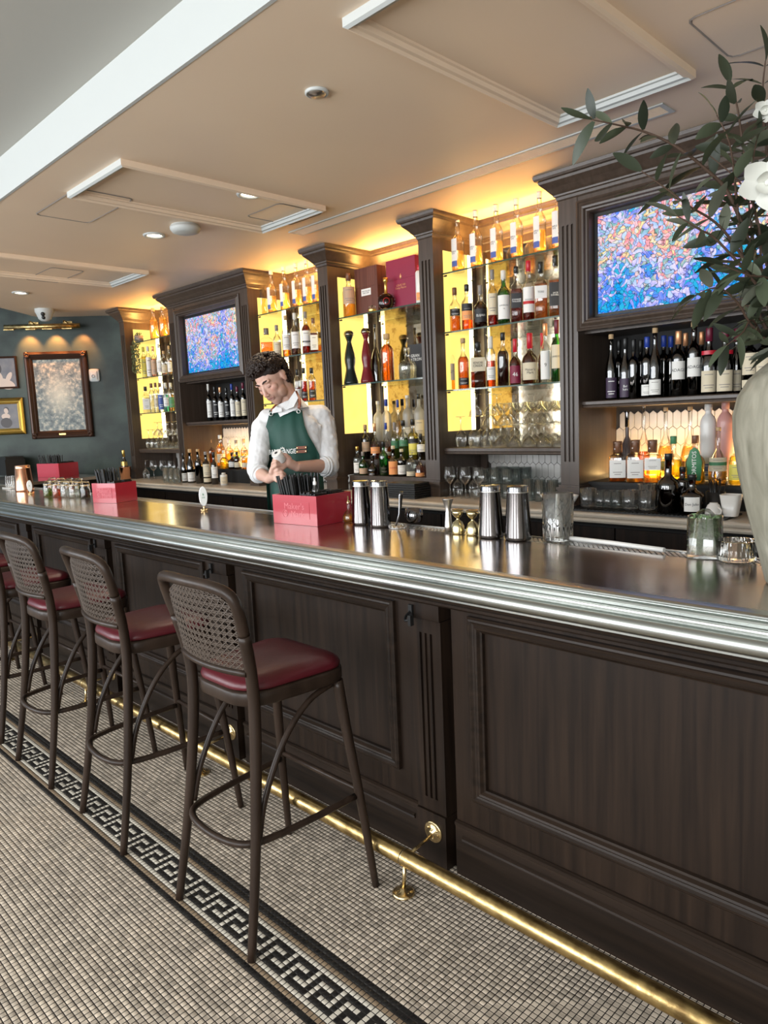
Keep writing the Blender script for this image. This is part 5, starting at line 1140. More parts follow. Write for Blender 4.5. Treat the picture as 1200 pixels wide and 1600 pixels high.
# syrup cruet
p = onbar(540, 817); t = thing('syrup_cruet', 'small round glass cruet of yellow syrup beside red box', 'cruet', (p.x, p.y+.02, BZ+.0006))
pr = [(0, 0), (.020, 0), (.026, .012), (.027, .024), (.020, .040), (.008, .052), (.006, .075), (.010, .082)]
m_ = MB(); m_.lathe(pr, 20, cap=False); obj('glass_body', m_, ['glass'], t); m_ = MB(); m_.lathe([(0, .002), (.018, .002), (.0235, .012), (.0245, .024), (.019, .036), (0, .036)], 20, cap=False); obj('syrup', m_, ['q_gold'], t)
m_ = MB(); m_.lathe([(.009, .082), (.009, .088), (.003, .095), (.003, .112), (0, .112)], 12, cap=False); obj('stopper', m_, ['brassp'], t)
# strainers by the shakers
p = onbar(616, 826); t = thing('hawthorne_strainer', 'steel coil strainer with dark handle leaning by shaker tins', 'strainer', (p.x, p.y+.02, BZ+.001))
m_ = MB(); pts = [(.035*math.cos(a)+.004*math.cos(a*11), .035*math.sin(a)*.9, .006+.005*math.sin(a*11)) for a in [2*PI*k/120 for k in range(120)]]; m_.tube(pts, .0012, 5, close=True); obj('coil', m_, ['steel'], t)
m_ = MB(); m_.lathe([(.036, .001), (.036, .0025), (0, .0025)], 28, cap=False); obj('plate', m_, ['steel'], t)
m_ = MB(); m_.tube([(-.02, .01, .003), (-.015, .03, .05), (-.01, .035, .125), (-.005, .036, .140)], [.004, .007, .011, .009], 10, flat=.5); obj('handle', m_, ['chrome'], t)
p = onbar(630, 820); m_ = MB(); m_.lathe([(.010, 0), (.030, .006), (.038, .03), (.034, .06), (.03, .06), (.034, .03), (.0, .008)], 24, cap=False)
tag(obj('strainer_cup', m_, ['chrome'], None, (p.x+.01, p.y+.055, BZ+.001)), 'small polished steel cup behind the coil strainer', 'strainer')
# caddies
def caddy(loc, rz, w, d_, h, label, full=True, txt=True, straws=85):
    t = thing('bar_caddy', label, 'bar caddy', (loc[0], loc[1], loc[2]+.0008), rz, 'red napkin and straw caddies')
    m_ = MB(); k = .007
    m_.box(-w/2, w/2, -d_/2, -d_/2+k, 0, h); m_.box(-w/2, w/2, d_/2-k, d_/2, 0, h); m_.box(-w/2, -w/2+k, -d_/2+k, d_/2-k, 0, h); m_.box(w/2-k, w/2, -d_/2+k, d_/2-k, 0, h); m_.box(-w/2+k, w/2-k, -d_/2+k, d_/2-k, 0, .006); obj('box_walls', m_, ['caddy'], t)
    m_ = MB(); m_.box(-.004, .004, -d_/2+k, d_/2-k, .006, h*.94); m_.box(.004, w/2-k, -.004, .004, .006, h*.94); obj('divider', m_, ['caddy'], t)
    if txt:
        lt = obj('embossed_plate', MB().box(-w*.34, w*.34, -d_/2-.0012, -d_/2, h*.22, h*.78), ['caddy'], t)
        put('lettering', text_mesh("Maker's", h*.30, 'cap_pink', sx=1.05), lt, (0, -d_/2-.0014, h*.62)); put('lettering', text_mesh("S  Mark", h*.30, 'cap_pink', sx=1.05), lt, (0, -d_/2-.0014, h*.36))
        m_ = MB(); r = h*.13; m_.tube([(-w*.21+r*math.cos(a), -d_/2-.0016, h*.37+r*math.sin(a)) for a in [2*PI*q/20 for q in range(20)]], .0012, 5, close=True); obj('ring_emblem', m_, ['cap_pink'], lt)
    m_ = MB(); m_.box(-w/2+.012, -.006, -d_/2+.012, d_/2-.012, .008, h*.72); obj('straw_base', m_, ['straw'], t)
    for q in range(straws):
        x = random.uniform(-w/2+.016, -.012); y = random.uniform(-d_/2+.02, d_/2-.02); m_ = MB()
        m_.tube([(x, y, h*.70), (x*1.14-.004, y*1.15, h+random.uniform(.055, .085))], .0046, 6, cap=False); obj('straw', m_, ['straw'], t)
    for sy in (-1, 1):
        m_ = MB(); c = sy*d_/4; m_.box(.012, w/2-.014, c-d_*.18, c+d_*.18, .008, h*.9); obj('napkin_pile', m_, ['straw'], t)
        for q in range(9):
            m_ = MB(); x = .02+q*(w/2-.04)/9; m_.box(x, x+.006, c-d_*.17, c+d_*.17, h*.9, h+random.uniform(.002, .014)); obj('napkin', m_, ['straw'], t)
    return t
M['cap_pink'] = pbr('worn_red_emboss', (.62, .16, .18), .3)
caddy((-2.425, 1.975, BZ), .10, .265, .215, .125, 'red box with straws and napkins in front of the bartender')
t = thing('dropper_bottle', 'small clear dropper bottle inside the red box nearest the camera', 'bottle', (-2.345, 1.93, BZ+.118)); m_ = MB(); m_.lathe([(0, 0), (.014, 0), (.014, .03), (.006, .042), (.006, .055)], 14, cap=False); obj('glass_body', m_, ['crystal'], t); m_ = MB(); m_.lathe([(.0075, .05), (.0075, .062), (.004, .066), (.004, .078), (0, .08)], 12, cap=False); obj('cap', m_, ['inkw'], t)
pc = onbar(162, 788); caddy((pc.x-.09, pc.y+.115, BZ), .34, .19, .17, .118, 'red box with straws in the middle of the bar beside jars', straws=55)
caddy((-7.42, 2.80, BZ-.002), .35, .30, .24, .135, 'red box with black top on the bar return by green wall', txt=False, straws=50)
# black holder, glasses at far left on the return
mb = MB(); mb.box(-.16, .16, -.1, .1, 0, .17); mb.box(-.15, .15, -.09, .09, .17, .20); q = onbar(18, 742); tag(obj('black_condiment_box', mb, ['blackm'], None, (q.x, q.y, BZ+.0)), 'black box at the left edge of the bar return', 'box')
# tap signs (oval handles)
def oval_sign(px, pyb, H, label, txt):
    p = onbar(px, pyb); t = thing('oval_tap_sign', label, 'sign', (p.x, p.y+.02, BZ+.0006), math.atan2(-p.y, -p.x)+PI/2, 'oval signs standing on the bar')
    m_ = MB(); m_.lathe([(0, 0), (H*.14, 0), (H*.14, H*.03), (H*.05, H*.07), (H*.03, H*.12), (H*.05, H*.16), (H*.02, H*.2), (0, H*.22)], 18, cap=False)
    for k in range(4): m_.lathe([(0, -.006), (.007, 0), (0, .006)], 8, c=(H*.10*math.cos(k*PI/2), H*.10*math.sin(k*PI/2)), z=H*.05, cap=False)
    obj('brass_foot', m_, ['brassp'], t)
    m_ = MB(); a_ = H*.155; b_ = H*.40; n_ = 32; v0 = [(a_*math.cos(2*PI*k/n_), -.004, H*.60+b_*math.sin(2*PI*k/n_)) for k in range(n_)]; v1 = [(x, .004, z) for x, y, z in v0]
    m_.add(v0+v1, [tuple(range(n_)), tuple(range(n_, 2*n_))[::-1]]+[(k, n_+k, n_+(k+1) % n_, (k+1) % n_) for k in range(n_)]); s_ = obj('oval_plate', m_, ['paper'], t)
    m_ = MB(); m_.tube([(x*1.0, 0, z) for x, y, z in v0], .0028, 6, close=True); obj('oval_rim', m_, ['steel'], s_)
    put('lettering', text_mesh(txt, H*.13, 'lgreen'), s_, (0, -.0048, H*.62))
oval_sign(314, 799, .125, 'white oval sign on brass foot in the middle of the bar', '&\nco')
oval_sign(43, 773, .10, 'white oval sign on brass foot before the copper tin', '&')
shaker(39, 768, 727, .068, .054, 'copper shaker tin left of the jars', 'copper').__setitem__('group', 'copper tins')
# garnish jars
jc = ['q_green', 'q_orange', 'q_clear', 'q_clear', 'q_darkr', 'q_orange', 'q_clear', 'q_amber', 'q_green']
jl = ['green herbs', 'dried orange', 'clear sugar', 'pale crystals', 'dark cherries', 'orange peel', 'clear ice', 'amber spice', 'lime slices']
for k in range(9):
    row = k // 5; kk = k % 5; px = (69, 83, 96, 109, 127)[kk] if row == 0 else (76, 90, 103, 118)[kk]; py = 777 if row == 0 else 771
    p = onbar(px, py+kk*.6); t = thing('garnish_jar', 'clip top glass jar of %s, %s row between copper tin and red box' % (jl[k], 'front' if row == 0 else 'back'), 'jar', (p.x, p.y+.03, BZ+.0006), random.random(), 'clip top garnish jars')
    m_ = MB(); m_.lathe([(0, 0), (.026, 0), (.029, .006), (.029, .055), (.024, .068), (.024, .078)], 18, cap=False); obj('glass_body', m_, ['glass'], t)
    m_ = MB(); m_.lathe([(0, .003), (.0265, .003), (.0265, .045), (0, .05)], 16, cap=False); obj('garnish', m_, [jc[k]], t)
    m_ = MB(); m_.lathe([(.026, .079), (.027, .083), (.024, .090), (0, .092)], 18, cap=False); t.scale = (1.12, 1.12, 1.15); m_.v = [(v[0], v[1]*math.cos(.3), v[2]+v[1]*.35) for v in m_.v]; obj('lid', m_, ['glass'], t)
    m_ = MB(); m_.tube([(.027, 0, .05), (.032, .0, .07), (.026, 0, .09), (-.02, 0, .094), (-.031, 0, .07)], .0013, 5); m_.lathe([(.0248, .070), (.026, .072), (.0248, .074)], 16, cap=False); obj('wire_clip', m_, ['brass'], t)
q = onbar(10, 764); t = thing('test_tube_tray', 'small white tray of glass vials at the left frame edge', 'tray', (q.x, q.y+.05, BZ+.001))
m_ = MB(); m_.box(-.10, .10, -.05, .05, 0, .008); obj('tray_base', m_, ['ceramic_w'], t)
for k in range(8): m_ = MB(); m_.lathe([(.010, .008), (.010, .07), (.006, .08), (.006, .10)], 12, c=(-.08+k*.023, (k % 2)*.04-.02), cap=False); obj('vial', m_, ['crystal'], t)
# champagne bucket
p = atY(197, 748, 3.50); t = thing('copper_ice_bucket', 'copper ice bucket at the far end of the marble counter', 'ice bucket', (p.x, 3.50, CT+.0006)); m_ = MB(); m_.lathe([(0, 0), (.05, 0), (.052, .003), (.062, .13), (.066, .134), (.062, .138), (.058, .134), (.05, .01), (0, .01)], 30, cap=False, flute=(16, .02)); obj('bucket_body', m_, ['copper'], t)
bottle(p.x-.012, 3.50, CT+.012, .036, .30, 'burg', 'winedark', None, 1, 'gold', (.45, .6), 'gold', .24, None, 'champagne bottle with gold foil standing in the copper bucket', None)

# ------------------------------------------------------------------ bar stools
def stool(label):
    t = thing('bar_stool', label, 'bar stool', (0, 0, 0), 0, 'cane backed stools along the bar')
    def outline(sc, off=0):
        pts = []
        cor = [(.178, .205, .07), (-.178, .205, .07), (-.158, -.155, .10), (.158, -.155, .10)]
        cen = [(.178-.07, .205-.07), (-.178+.07, .205-.07), (-.158+.10, -.155+.10), (.158-.10, -.155+.10)]
        for k, ((cx, cy_), (_, _, r)) in enumerate(zip(cen, cor)):
            for j in range(7):
                a = k*PI/2+j*PI/12; pts.append(((cx+(r+off)*math.cos(a))*1, (cy_+(r+off)*math.sin(a))*1))
        return [(x*sc, (y-.02)*sc+.02) for x, y in pts]
    def stackmesh(layers, mat, cap_top=True, cap_bot=True):
        m_ = MB(); rings = [[(x, y, z) for x, y in outline(sc, off)] for sc, off, z in layers]; n_ = len(rings[0])
        m_.add([p for r in rings for p in r], [(j*n_+i, j*n_+(i+1) % n_, (j+1)*n_+(i+1) % n_, (j+1)*n_+i) for j in range(len(rings)-1) for i in range(n_)], 0, True)
        if cap_top: m_.add(rings[-1], [tuple(range(n_))])
        if cap_bot: m_.add(rings[0], [tuple(range(n_))[::-1]])
        return m_
    obj('seat_frame', stackmesh([(1, -.006, .695), (1, .004, .699), (1, .008, .705), (1, .008, .735), (1, .004, .741), (1, -.012, .742)], 0), ['stool'], t)
    obj('seat', stackmesh([(1, -.006, .742), (1, .003, .746), (1, .004, .754), (1, -.002, .766), (.96, -.008, .775), (.85, -.01, .782), (.6, 0, .786), (.3, 0, .787)], 0), ['leather'], t)
    def back(s): return [(s*.200, -.232, .001), (s*.186, -.190, .25), (s*.172, -.158, .50), (s*.166, -.143, .70), (s*.171, -.150, .82), (s*.184, -.172, .93)]
    for s in (-1, 1):
        m_ = MB(); pts = smooth_path(back(s), 4); m_.tube(pts, [.0125+.005*min(1, i/10) for i in range(len(pts))], 12); obj('leg', m_, ['stool'], t)
        m_ = MB(); pts = smooth_path([(s*.228, .232, .001), (s*.205, .205, .30), (s*.178, .180, .56), (s*.166, .168, .70)], 4); m_.tube(pts, [.0115+.006*min(1, i/9) for i in range(len(pts))], 12); obj('leg', m_, ['stool'], t)
        m_ = MB(); m_.tube(smooth_path([(s*.176, -.165, .32), (s*.172, -.130, .44), (s*.168, -.05, .58), (s*.163, .05, .665), (s*.158, .15, .690)], 5), .0095, 10); obj('curved_brace', m_, ['stool'], t)
    arch = smooth_path([(-.184, -.172, .93), (-.192, -.190, 1.0), (-.182, -.205, 1.045), (-.135, -.222, 1.066), (0, -.240, 1.074), (.135, -.222, 1.066), (.182, -.205, 1.045), (.192, -.190, 1.0), (.184, -.172, .93)], 5)
    m_ = MB(); m_.tube(arch, .0165, 12); obj('back_arch', m_, ['stool'], t)
    def hw(z): return .166+(z-.70)*.075 if z < .98 else .187-.09*max(0, (z-.99)/.08)**2.2
    def S(u, z):
        w = hw(z)-.004; x = u*w; ys = -.143-(z-.70)*.155; return Vector((x, ys-.028*(1-u*u), z))
    m_ = MB(); m_.tube([S(-1+2*k/14, .815)*1.0 for k in range(15)], .0105, 10); obj('lower_rail', m_, ['stool'], t)
    m_ = MB(); z0, z1 = .818, 1.062
    def ribbon(f, n_, w=.0017):
        pts = [f(i/n_) for i in range(n_+1)]; vs = []
        for i, p in enumerate(pts):
            d_ = (pts[min(i+1, n_)]-pts[max(i-1, 0)]); d_.normalize(); sd = d_.cross(Vector((0, 1, 0))); sd.normalize(); vs += [p+sd*w, p-sd*w]
        m_.add(vs, [(2*i, 2*i+1, 2*i+3, 2*i+2) for i in range(n_)])
    def zt(u): return z1-.050*abs(u)**3.2
    N = 15
    for k in range(N):
        u = -1+2*(k+.5)/N
        for du in (-.014, .014): ribbon(lambda q, u=u+du: S(u, z0+(zt(u)-z0)*q)+Vector((0, .0006, 0)), 8, .0014)
    for k in range(12):
        z = z0+(z1-z0)*(k+.5)/12
        for dz in (-.0026, .0026):
            um = 1 if z < 1.02 else max(.2, (1-(z-1.02)/.042*.62)); ribbon(lambda q, z=z+dz, um=um: S(-um+2*um*q, z), 12, .0014)
    for sg in (1, -1):
        for k in range(-13, 26):
            pts = []
            for j in range(40):
                q = j/39; u = -1+2*((k+q*13)/N if sg > 0 else 1-(k+q*13)/N); z = z0+(z1-z0)*q
                if -1 <= u <= 1 and z < zt(u): pts.append((u, z))
            if len(pts) > 3:
                P_ = pts[::4]+[pts[-1]]; ribbon(lambda q, P_=P_: S(*P_[min(int(round(q*(len(P_)-1))), len(P_)-1)])-Vector((0, .0008, 0)), len(P_)-1, .0014)
    obj('cane_panel', m_, ['cane'], t, kind='stuff')
    ring = smooth_path([(.196, .190, .315), (.188, .02, .312), (.168, -.14, .31), (.12, -.205, .31), (0, -.225, .31), (-.12, -.205, .31), (-.168, -.14, .31), (-.188, .02, .312), (-.196, .190, .315)], 5)
    m_ = MB(); m_.tube(ring, .0105, 12); obj('footrest_ring', m_, ['stool'], t)
    m_ = MB(); m_.tube([(-.200, .202, .335), (0, .203, .333), (.200, .202, .335)], .0085, 10); obj('front_stretcher', m_, ['stool'], t)
    return t
SL = ['cane backed stool nearest the camera, burgundy seat', 'cane backed stool second from the camera', 'cane backed stool third from the camera', 'cane backed stool cut by the left frame edge', 'cane backed stool, fifth along the bar', 'cane backed stool, sixth along the bar']
st0 = stool(SL[0]); st0.location = (-1.813, 1.235, .001); st0.rotation_euler = (0, 0, .0)
for k, (x, y, r) in enumerate(((-2.575, 1.235, -.05), (-3.285, 1.235, .0), (-3.95, 1.24, .02), (-4.66, 1.24, 0), (-5.38, 1.24, 0))): dup(st0, (x, y, .001), r, SL[k+1])

# ------------------------------------------------------------------ far wall: pictures, picture light, thermostat
WR = math.atan2(.8, .6)-PI                            # local -Y (front) faces out of the wall, local +X to the right
WR = math.atan2(WD.y, WD.x)
def wallthing(name, label, cat, s, z, out=.002, group=None):
    p = onwall(s, z, out); return thing(name, label, cat, (p.x, p.y, z), WR, group)
def frame_thing(name, label, s0, s1, z0, z1, w, prof, fmat, pic, cat='framed picture'):
    t = wallthing(name, label, cat, (s0+s1)/2, (z0+z1)/2, .004); hx, hz = (s1-s0)/2, (z1-z0)/2
    for k in range(4):
        m_ = MB(); m_.frame(-hx, hx, -hz, hz, w, prof, 0); nf = len(prof)-1
        m_.f = [m_.f[j*4+k] for j in range(nf)]; m_.mi = [0]*nf; m_.sm = [False]*nf; obj('frame_side', m_, [fmat], t)
    m_ = MB(); m_.box(-hx+w*.9, hx-w*.9, -.012, -.001, -hz+w*.9, hz-w*.9); obj('canvas', m_, [pic], t); return t, hx, hz
def painting(name, kind):
    s = NT(name); b = s.n('BsdfPrincipled'); s.l(b.outputs[0], s.out.inputs[0]); b.inputs['Roughness'].default_value = .4
    tc = s.n('TexCoord'); no = s.n('TexNoise'); no.inputs['Scale'].default_value = 22; no.inputs['Detail'].default_value = 8; no.inputs['Roughness'].default_value = .75; s.l(tc.outputs['Object'], no.inputs[0])
    cr = s.n('ValToRGB'); cr.color_ramp.elements[0].position = .36; cr.color_ramp.elements[0].color = (.035, .05, .055, 1); cr.color_ramp.elements[1].position = .62; cr.color_ramp.elements[1].color = (.55, .49, .37, 1)
    e = cr.color_ramp.elements.new(.5); e.color = (.16, .19, .18, 1); s.l(no.outputs[0], cr.inputs[0])
    sp = s.n('SeparateXYZ'); s.l(tc.outputs['Object'], sp.inputs[0])
    ln = s.n('VectorMath', operation='MULTIPLY'); ln.inputs[1].default_value = (6, 0, 4.2); s.l(tc.outputs['Object'], ln.inputs[0]); le = s.n('VectorMath', operation='LENGTH'); s.l(ln.outputs[0], le.inputs[0])
    mr = s.n('MapRange'); mr.inputs[1].default_value = 0; mr.inputs[2].default_value = 1.1; mr.inputs[3].default_value = .75; mr.inputs[4].default_value = 0; s.l(le.outputs['Value'], mr.inputs[0])
    mx = s.n('MixRGB'); mx.inputs[2].default_value = (.72, .66, .50, 1); s.l(mr.outputs[0], mx.inputs[0]); s.l(cr.outputs[0], mx.inputs[1]); s.l(mx.outputs[0], b.inputs['Base Color']); return s.m
M['forest'] = painting('woodland_painting', 0)
ORN = [(0, 0), (0, .03), (.012, .045), (.028, .050), (.045, .038), (.055, .030), (.062, .034), (.075, .022), (.085, .010), (.090, .004)]
t, hx, hz = frame_thing('framed_landscape', 'large dark ornate frame with pale woodland painting on green wall', -.186, .47, 1.444, 2.387, .09, ORN, 'bronze', 'forest')
for sx in (-1, 1):
    for sz in (-1, 1):
        m_ = MB()
        for k in range(7):
            a = k*.9; r = .012+.010*(k % 3)/2; cx, cz = sx*(hx-.035-.018*math.cos(a)), sz*(hz-.035-.018*math.sin(a)); m_.lathe([(r, -.004), (r*.7, .006), (0, .009)], 10, c=(0, 0), cap=False); nn = 30
            m_.v[-nn:] = [(v[0]+cx, -.046-v[2], v[1]+cz) for v in m_.v[-nn:]]
        obj('corner_carving', m_, ['bronze'], t)
m_ = MB(); m_.box(-.035, .035, -.046, -.036, -hz+.022, -hz+.05); obj('title_plate', m_, ['gold'], t)
M['p_dark'] = pbr('portrait_ground', (.10, .10, .12), .4, var=((9, 9, 9), (.19, .17, .17), 5)); M['p_skin'] = pbr('portrait_flesh', (.62, .47, .38), .4); M['p_hair'] = pbr('portrait_hair', (.03, .02, .02), .4)
def ell(m_, cx, cz, a, b, y, mi, n_=20, rot=0):
    vs = []
    for k in range(n_):
        x, z = a*math.cos(2*PI*k/n_), b*math.sin(2*PI*k/n_); vs.append((cx+x*math.cos(rot)-z*math.sin(rot), y, cz+x*math.sin(rot)+z*math.cos(rot)))
    m_.add(vs, [tuple(range(n_))], mi)
t, hx, hz = frame_thing('framed_portrait', 'brown framed portrait of a bare shouldered figure, upper left wall', -.74, -.272, 2.005, 2.352, .022, [(0, 0), (0, .02), (.010, .026), (.020, .018), (.022, .004)], 'bronze', 'p_dark')
m_ = MB(); ell(m_, .02, .05, .052, .070, -.0122, 2, rot=.2); ell(m_, .00, .035, .042, .060, -.0124, 1, rot=.2); ell(m_, .05, -.035, .022, .05, -.0126, 1, rot=.4); ell(m_, .09, -.12, .11, .055, -.0125, 1, rot=-.3); ell(m_, .14, -.05, .025, .06, -.0127, 1, rot=-.5)
ell(m_, -.015, .045, .008, .004, -.0128, 2); ell(m_, .018, .048, .008, .004, -.0128, 2); ell(m_, -.008, .005, .010, .004, -.0128, 3); obj('painted_figure', m_, ['p_dark', 'p_skin', 'p_hair', 'inkr'], t)
t, hx, hz = frame_thing('gilt_framed_portrait', 'gilt framed small portrait of a figure in dark dress, lower left', -.66, -.245, 1.505, 1.905, .075, [(0, 0), (0, .03), (.014, .042), (.024, .034), (.034, .026), (.046, .030), (.056, .018), (.066, .012), (.075, .004)], 'gold', 'p_dark')
m_ = MB(); ell(m_, .02, .06, .022, .03, -.0124, 1, rot=.2); ell(m_, .024, .074, .027, .028, -.0122, 2); ell(m_, .012, .0, .045, .032, -.0124, 1); ell(m_, .012, -.07, .06, .055, -.0126, 2); ell(m_, .018, .028, .010, .022, -.0125, 1); obj('painted_figure', m_, ['p_dark', 'p_skin', 'p_hair'], t)
t = wallthing('picture_light', 'long brass picture light tube above the large dark frame', 'wall light', .08, 2.64, .0)
m_ = MB(); m_.tube([(-.385, -.17, 0), (.385, -.17, 0)], .026, 20); obj('tube_shade', m_, ['brass'], t)
for k, x in enumerate((-.34, -.12, .05, .25)): m_ = MB(); m_.box(x-.05, x+.05, -.19, -.15, -.034, -.024); obj('lamp_slot', m_, ['brass'], t)
for x in (-.13, .22): m_ = MB(); m_.tube(smooth_path([(x, -.17, .02), (x, -.16, .055), (x, -.08, .06), (x, -.002, .05)]), .007, 8); m_.box(x-.045, x+.045, -.012, -.001, .03, .07); obj('bracket', m_, ['brass'], t)
for x in (-.2, .08, .36):
    l = bpy.data.lights.new('picture_light_lamp', 'SPOT'); l.energy = 11; l.color = (1, .36, .09); l.spot_size = 1.3; l.spot_blend = .6; l.shadow_soft_size = .02
    p = onwall(.08+x, 2.60, .15); lo = bpy.data.objects.new('picture_light_lamp', l); COL.objects.link(lo); lo.location = p; lo.rotation_euler = (Vector(onwall(.08+x, 2.42, 0))-p).to_track_quat('-Z', 'Y').to_euler()
t = wallthing('wall_thermostat', 'white rounded wall control unit right of the large painting', 'wall control', .53, 2.118, .0)
m_ = MB(); m_.lathe([(.056, .001), (.056, .022), (.050, .028), (0, .030)], 32, sq=.9, cap=False); m_.v = [(v[0], -v[2], v[1]*1.25) for v in m_.v]; obj('casing', m_, ['white'], t)
m_ = MB(); m_.lathe([(.016, .030), (.018, .034), (.014, .035), (.012, .031)], 20, cap=False); m_.v = [(v[0]-.01, -v[2], v[1]-.01) for v in m_.v]; m_.box(.028, .033, -.034, -.030, -.045, .045); obj('dial', m_, ['capg'], t)
# ------------------------------------------------------------------ bartender
from mathutils.bvhtree import BVHTree
PD = 3.90                                            # distance of the torso along the view
ex, ey, ez = RT, UP, -FW                             # image right, image up, toward the viewer
class Blob:
    def __init__(s): s.bm = bmesh.new()
    def ball(s, c, ax, ay=None, az=None, sub=3):
        if ay is None: ax, ay, az = ex*ax, ey*ax, ez*ax
        r = bmesh.ops.create_icosphere(s.bm, subdivisions=sub, radius=1); m_ = Matrix((ax, ay, az)).transposed()
        for v in r['verts']: v.co = m_@v.co+Vector(c)
        return s
    def cap(s, p0, r0, p1, r1, n=14):
        p0, p1 = Vector(p0), Vector(p1); d_ = p1-p0; u = d_.orthogonal().normalized(); d_.normalize(); w = d_.cross(u); rings = []
        prof = [(p0, r0*math.sin(a), -r0*math.cos(a)) for a in [PI/2*k/4 for k in range(1, 5)]]+[(p1, r1*math.cos(a), r1*math.sin(a)) for a in [PI/2*k/4 for k in range(4)]]
        vs = []
        for c, r, h in prof: vs.append([s.bm.verts.new(c+d_*h+(u*math.cos(2*PI*k/n)+w*math.sin(2*PI*k/n))*r) for k in range(n)])
        for a, b in zip(vs, vs[1:]):
            for k in range(n): s.bm.faces.new((a[k], a[(k+1) % n], b[(k+1) % n], b[k]))
        s.bm.faces.new(vs[0][::-1]); s.bm.faces.new(vs[-1]); return s
    def chain(s, pts):
        for (p, r), (q, t_) in zip(pts, pts[1:]): s.cap(p, r, q, t_)
        return s
    def mesh(s, name, mats, voxel=.004, smooth=4, remesh=True, disp=0):
        bmesh.ops.recalc_face_normals(s.bm, faces=s.bm.faces)
        me = bpy.data.meshes.new(name); s.bm.to_mesh(me); s.bm.free()
        o = bpy.data.objects.new('tmp', me); COL.objects.link(o)
        if remesh: m_ = o.modifiers.new('r', 'REMESH'); m_.mode = 'VOXEL'; m_.voxel_size = voxel; m_.use_smooth_shade = True
        if smooth: m_ = o.modifiers.new('s', 'SMOOTH'); m_.factor = .5; m_.iterations = smooth
        if disp:
            tx = bpy.data.textures.new('cloth_folds', 'CLOUDS'); tx.noise_scale = .055; tx.noise_depth = 2; m_ = o.modifiers.new('d', 'DISPLACE'); m_.texture = tx; m_.strength = disp; m_.mid_level = .5; m_.texture_coords = 'LOCAL'
        r = bpy.data.meshes.new_from_object(o.evaluated_get(bpy.context.evaluated_depsgraph_get())); bpy.data.objects.remove(o)
        r.materials.clear()
        for k in mats: r.materials.append(M[k])
        r.polygons.foreach_set('use_smooth', [True]*len(r.polygons)); r.name = name; return r
# head frame: S to his left, U to the crown, F out of the face
def cv(a, b, c): return (ex*a+ey*b+ez*c).normalized()
HS, HU = cv(.77, .20, .60), cv(-.523, .740, .424); HF = HS.cross(HU).normalized(); HU = HF.cross(HS)
HC = atD(425, 594, 3.82)
def H_(s, u, f): return HC+HS*s+HU*u+HF*f
def hb(b, s, u, f, rs, ru, rf): b.ball(H_(s, u, f), HS*rs, HU*ru, HF*rf)
body = Blob()
hb(body, 0, .030, -.012, .074, .088, .094); hb(body, 0, -.020, .022, .062, .092, .072); hb(body, 0, -.085, .052, .034, .030, .034); hb(body, 0, -.100, .066, .020, .017, .018)
for s in (-1, 1):
    hb(body, s*.036, -.018, .058, .026, .024, .024); hb(body, s*.045, -.062, .030, .022, .036, .034); hb(body, s*.030, .026, .074, .026, .010, .013)
    hb(body, s*.031, .004, .073, .0150, .0105, .0105); hb(body, s*.0115, -.036, .102, .0075, .0065, .0085)
    hb(body, s*.076, -.004, -.012, .010, .031, .018); hb(body, s*.080, .008, -.020, .008, .018, .014)
hb(body, 0, .020, .080, .016, .012, .012)
body.cap(H_(0, .014, .086), .0075, H_(0, -.030, .108), .0112)
body.cap(H_(-.019, -.0570, .0865), .0050, H_(.019, -.0570, .0865), .0050); body.cap(H_(-.015, -.0665, .0855), .0060, H_(.015, -.0665, .0855), .0060)
body.ball(H_(0, -.047, .084), HS*.022, HU*.014, HF*.014)
NB_ = atD(455, 642, 3.87)
body.chain([(H_(0, -.03, -.035), .060), (H_(0, -.085, -.030), .058), (NB_, .062)])
TC = atD(458, 690, 3.90)
# torso axes: facing the viewer, turned slightly to image left
TR = (RT*math.cos(.32)+FW*-math.sin(.32)); TR.z = 0; TR.normalize(); TF = TR.cross(Vector((0, 0, 1))).normalized()
if TF.dot(FW) > 0: TF = -TF
Z = Vector((0, 0, 1))
def torso(b, g):
    b.ball(TC, TR*(.165+g), TF*(.105+g), Z*.20); b.ball(TC-Z*.24, TR*(.155+g), TF*(.110+g), Z*.20); b.ball(TC-Z*.45, TR*(.165+g), TF*(.115+g), Z*.16)
    b.cap(atD(420, 655, 3.88), .055+g, atD(500, 650, 3.92), .058+g)
torso(body, -.012)
SL_, SR_ = atD(411, 667, 3.88), atD(506, 662, 3.93)
EL, ER = atD(401, 737, 3.80), atD(514, 728, 3.88)
WL, WRt = atD(420, 748, 3.665), atD(464, 729, 3.68)
body.chain([(SL_, .052), (EL, .040), (WL, .026)]); body.chain([(SR_, .052), (ER, .042), (WRt, .027)])
# hands: palm, then four fingers of three joints each and a thumb
def hand(wrist, palm, knuckles, fingers, thumb):
    body.cap(wrist, .024, palm, .027)
    for k, kn in enumerate(knuckles): body.cap(palm, .019, kn, .0115)
    for kn, f in zip(knuckles, fingers):
        pts = [kn]+f; rr = [.0100, .0092, .0082, .0070]
        for i in range(len(pts)-1): body.cap(pts[i], rr[i], pts[i+1], rr[i+1], 10)
    pts = thumb; rr = [.0150, .0115, .0085]
    for i in range(len(pts)-1): body.cap(pts[i], rr[i], pts[i+1], rr[i+1], 10)
A = lambda x, y, w: atD(x, y, w)
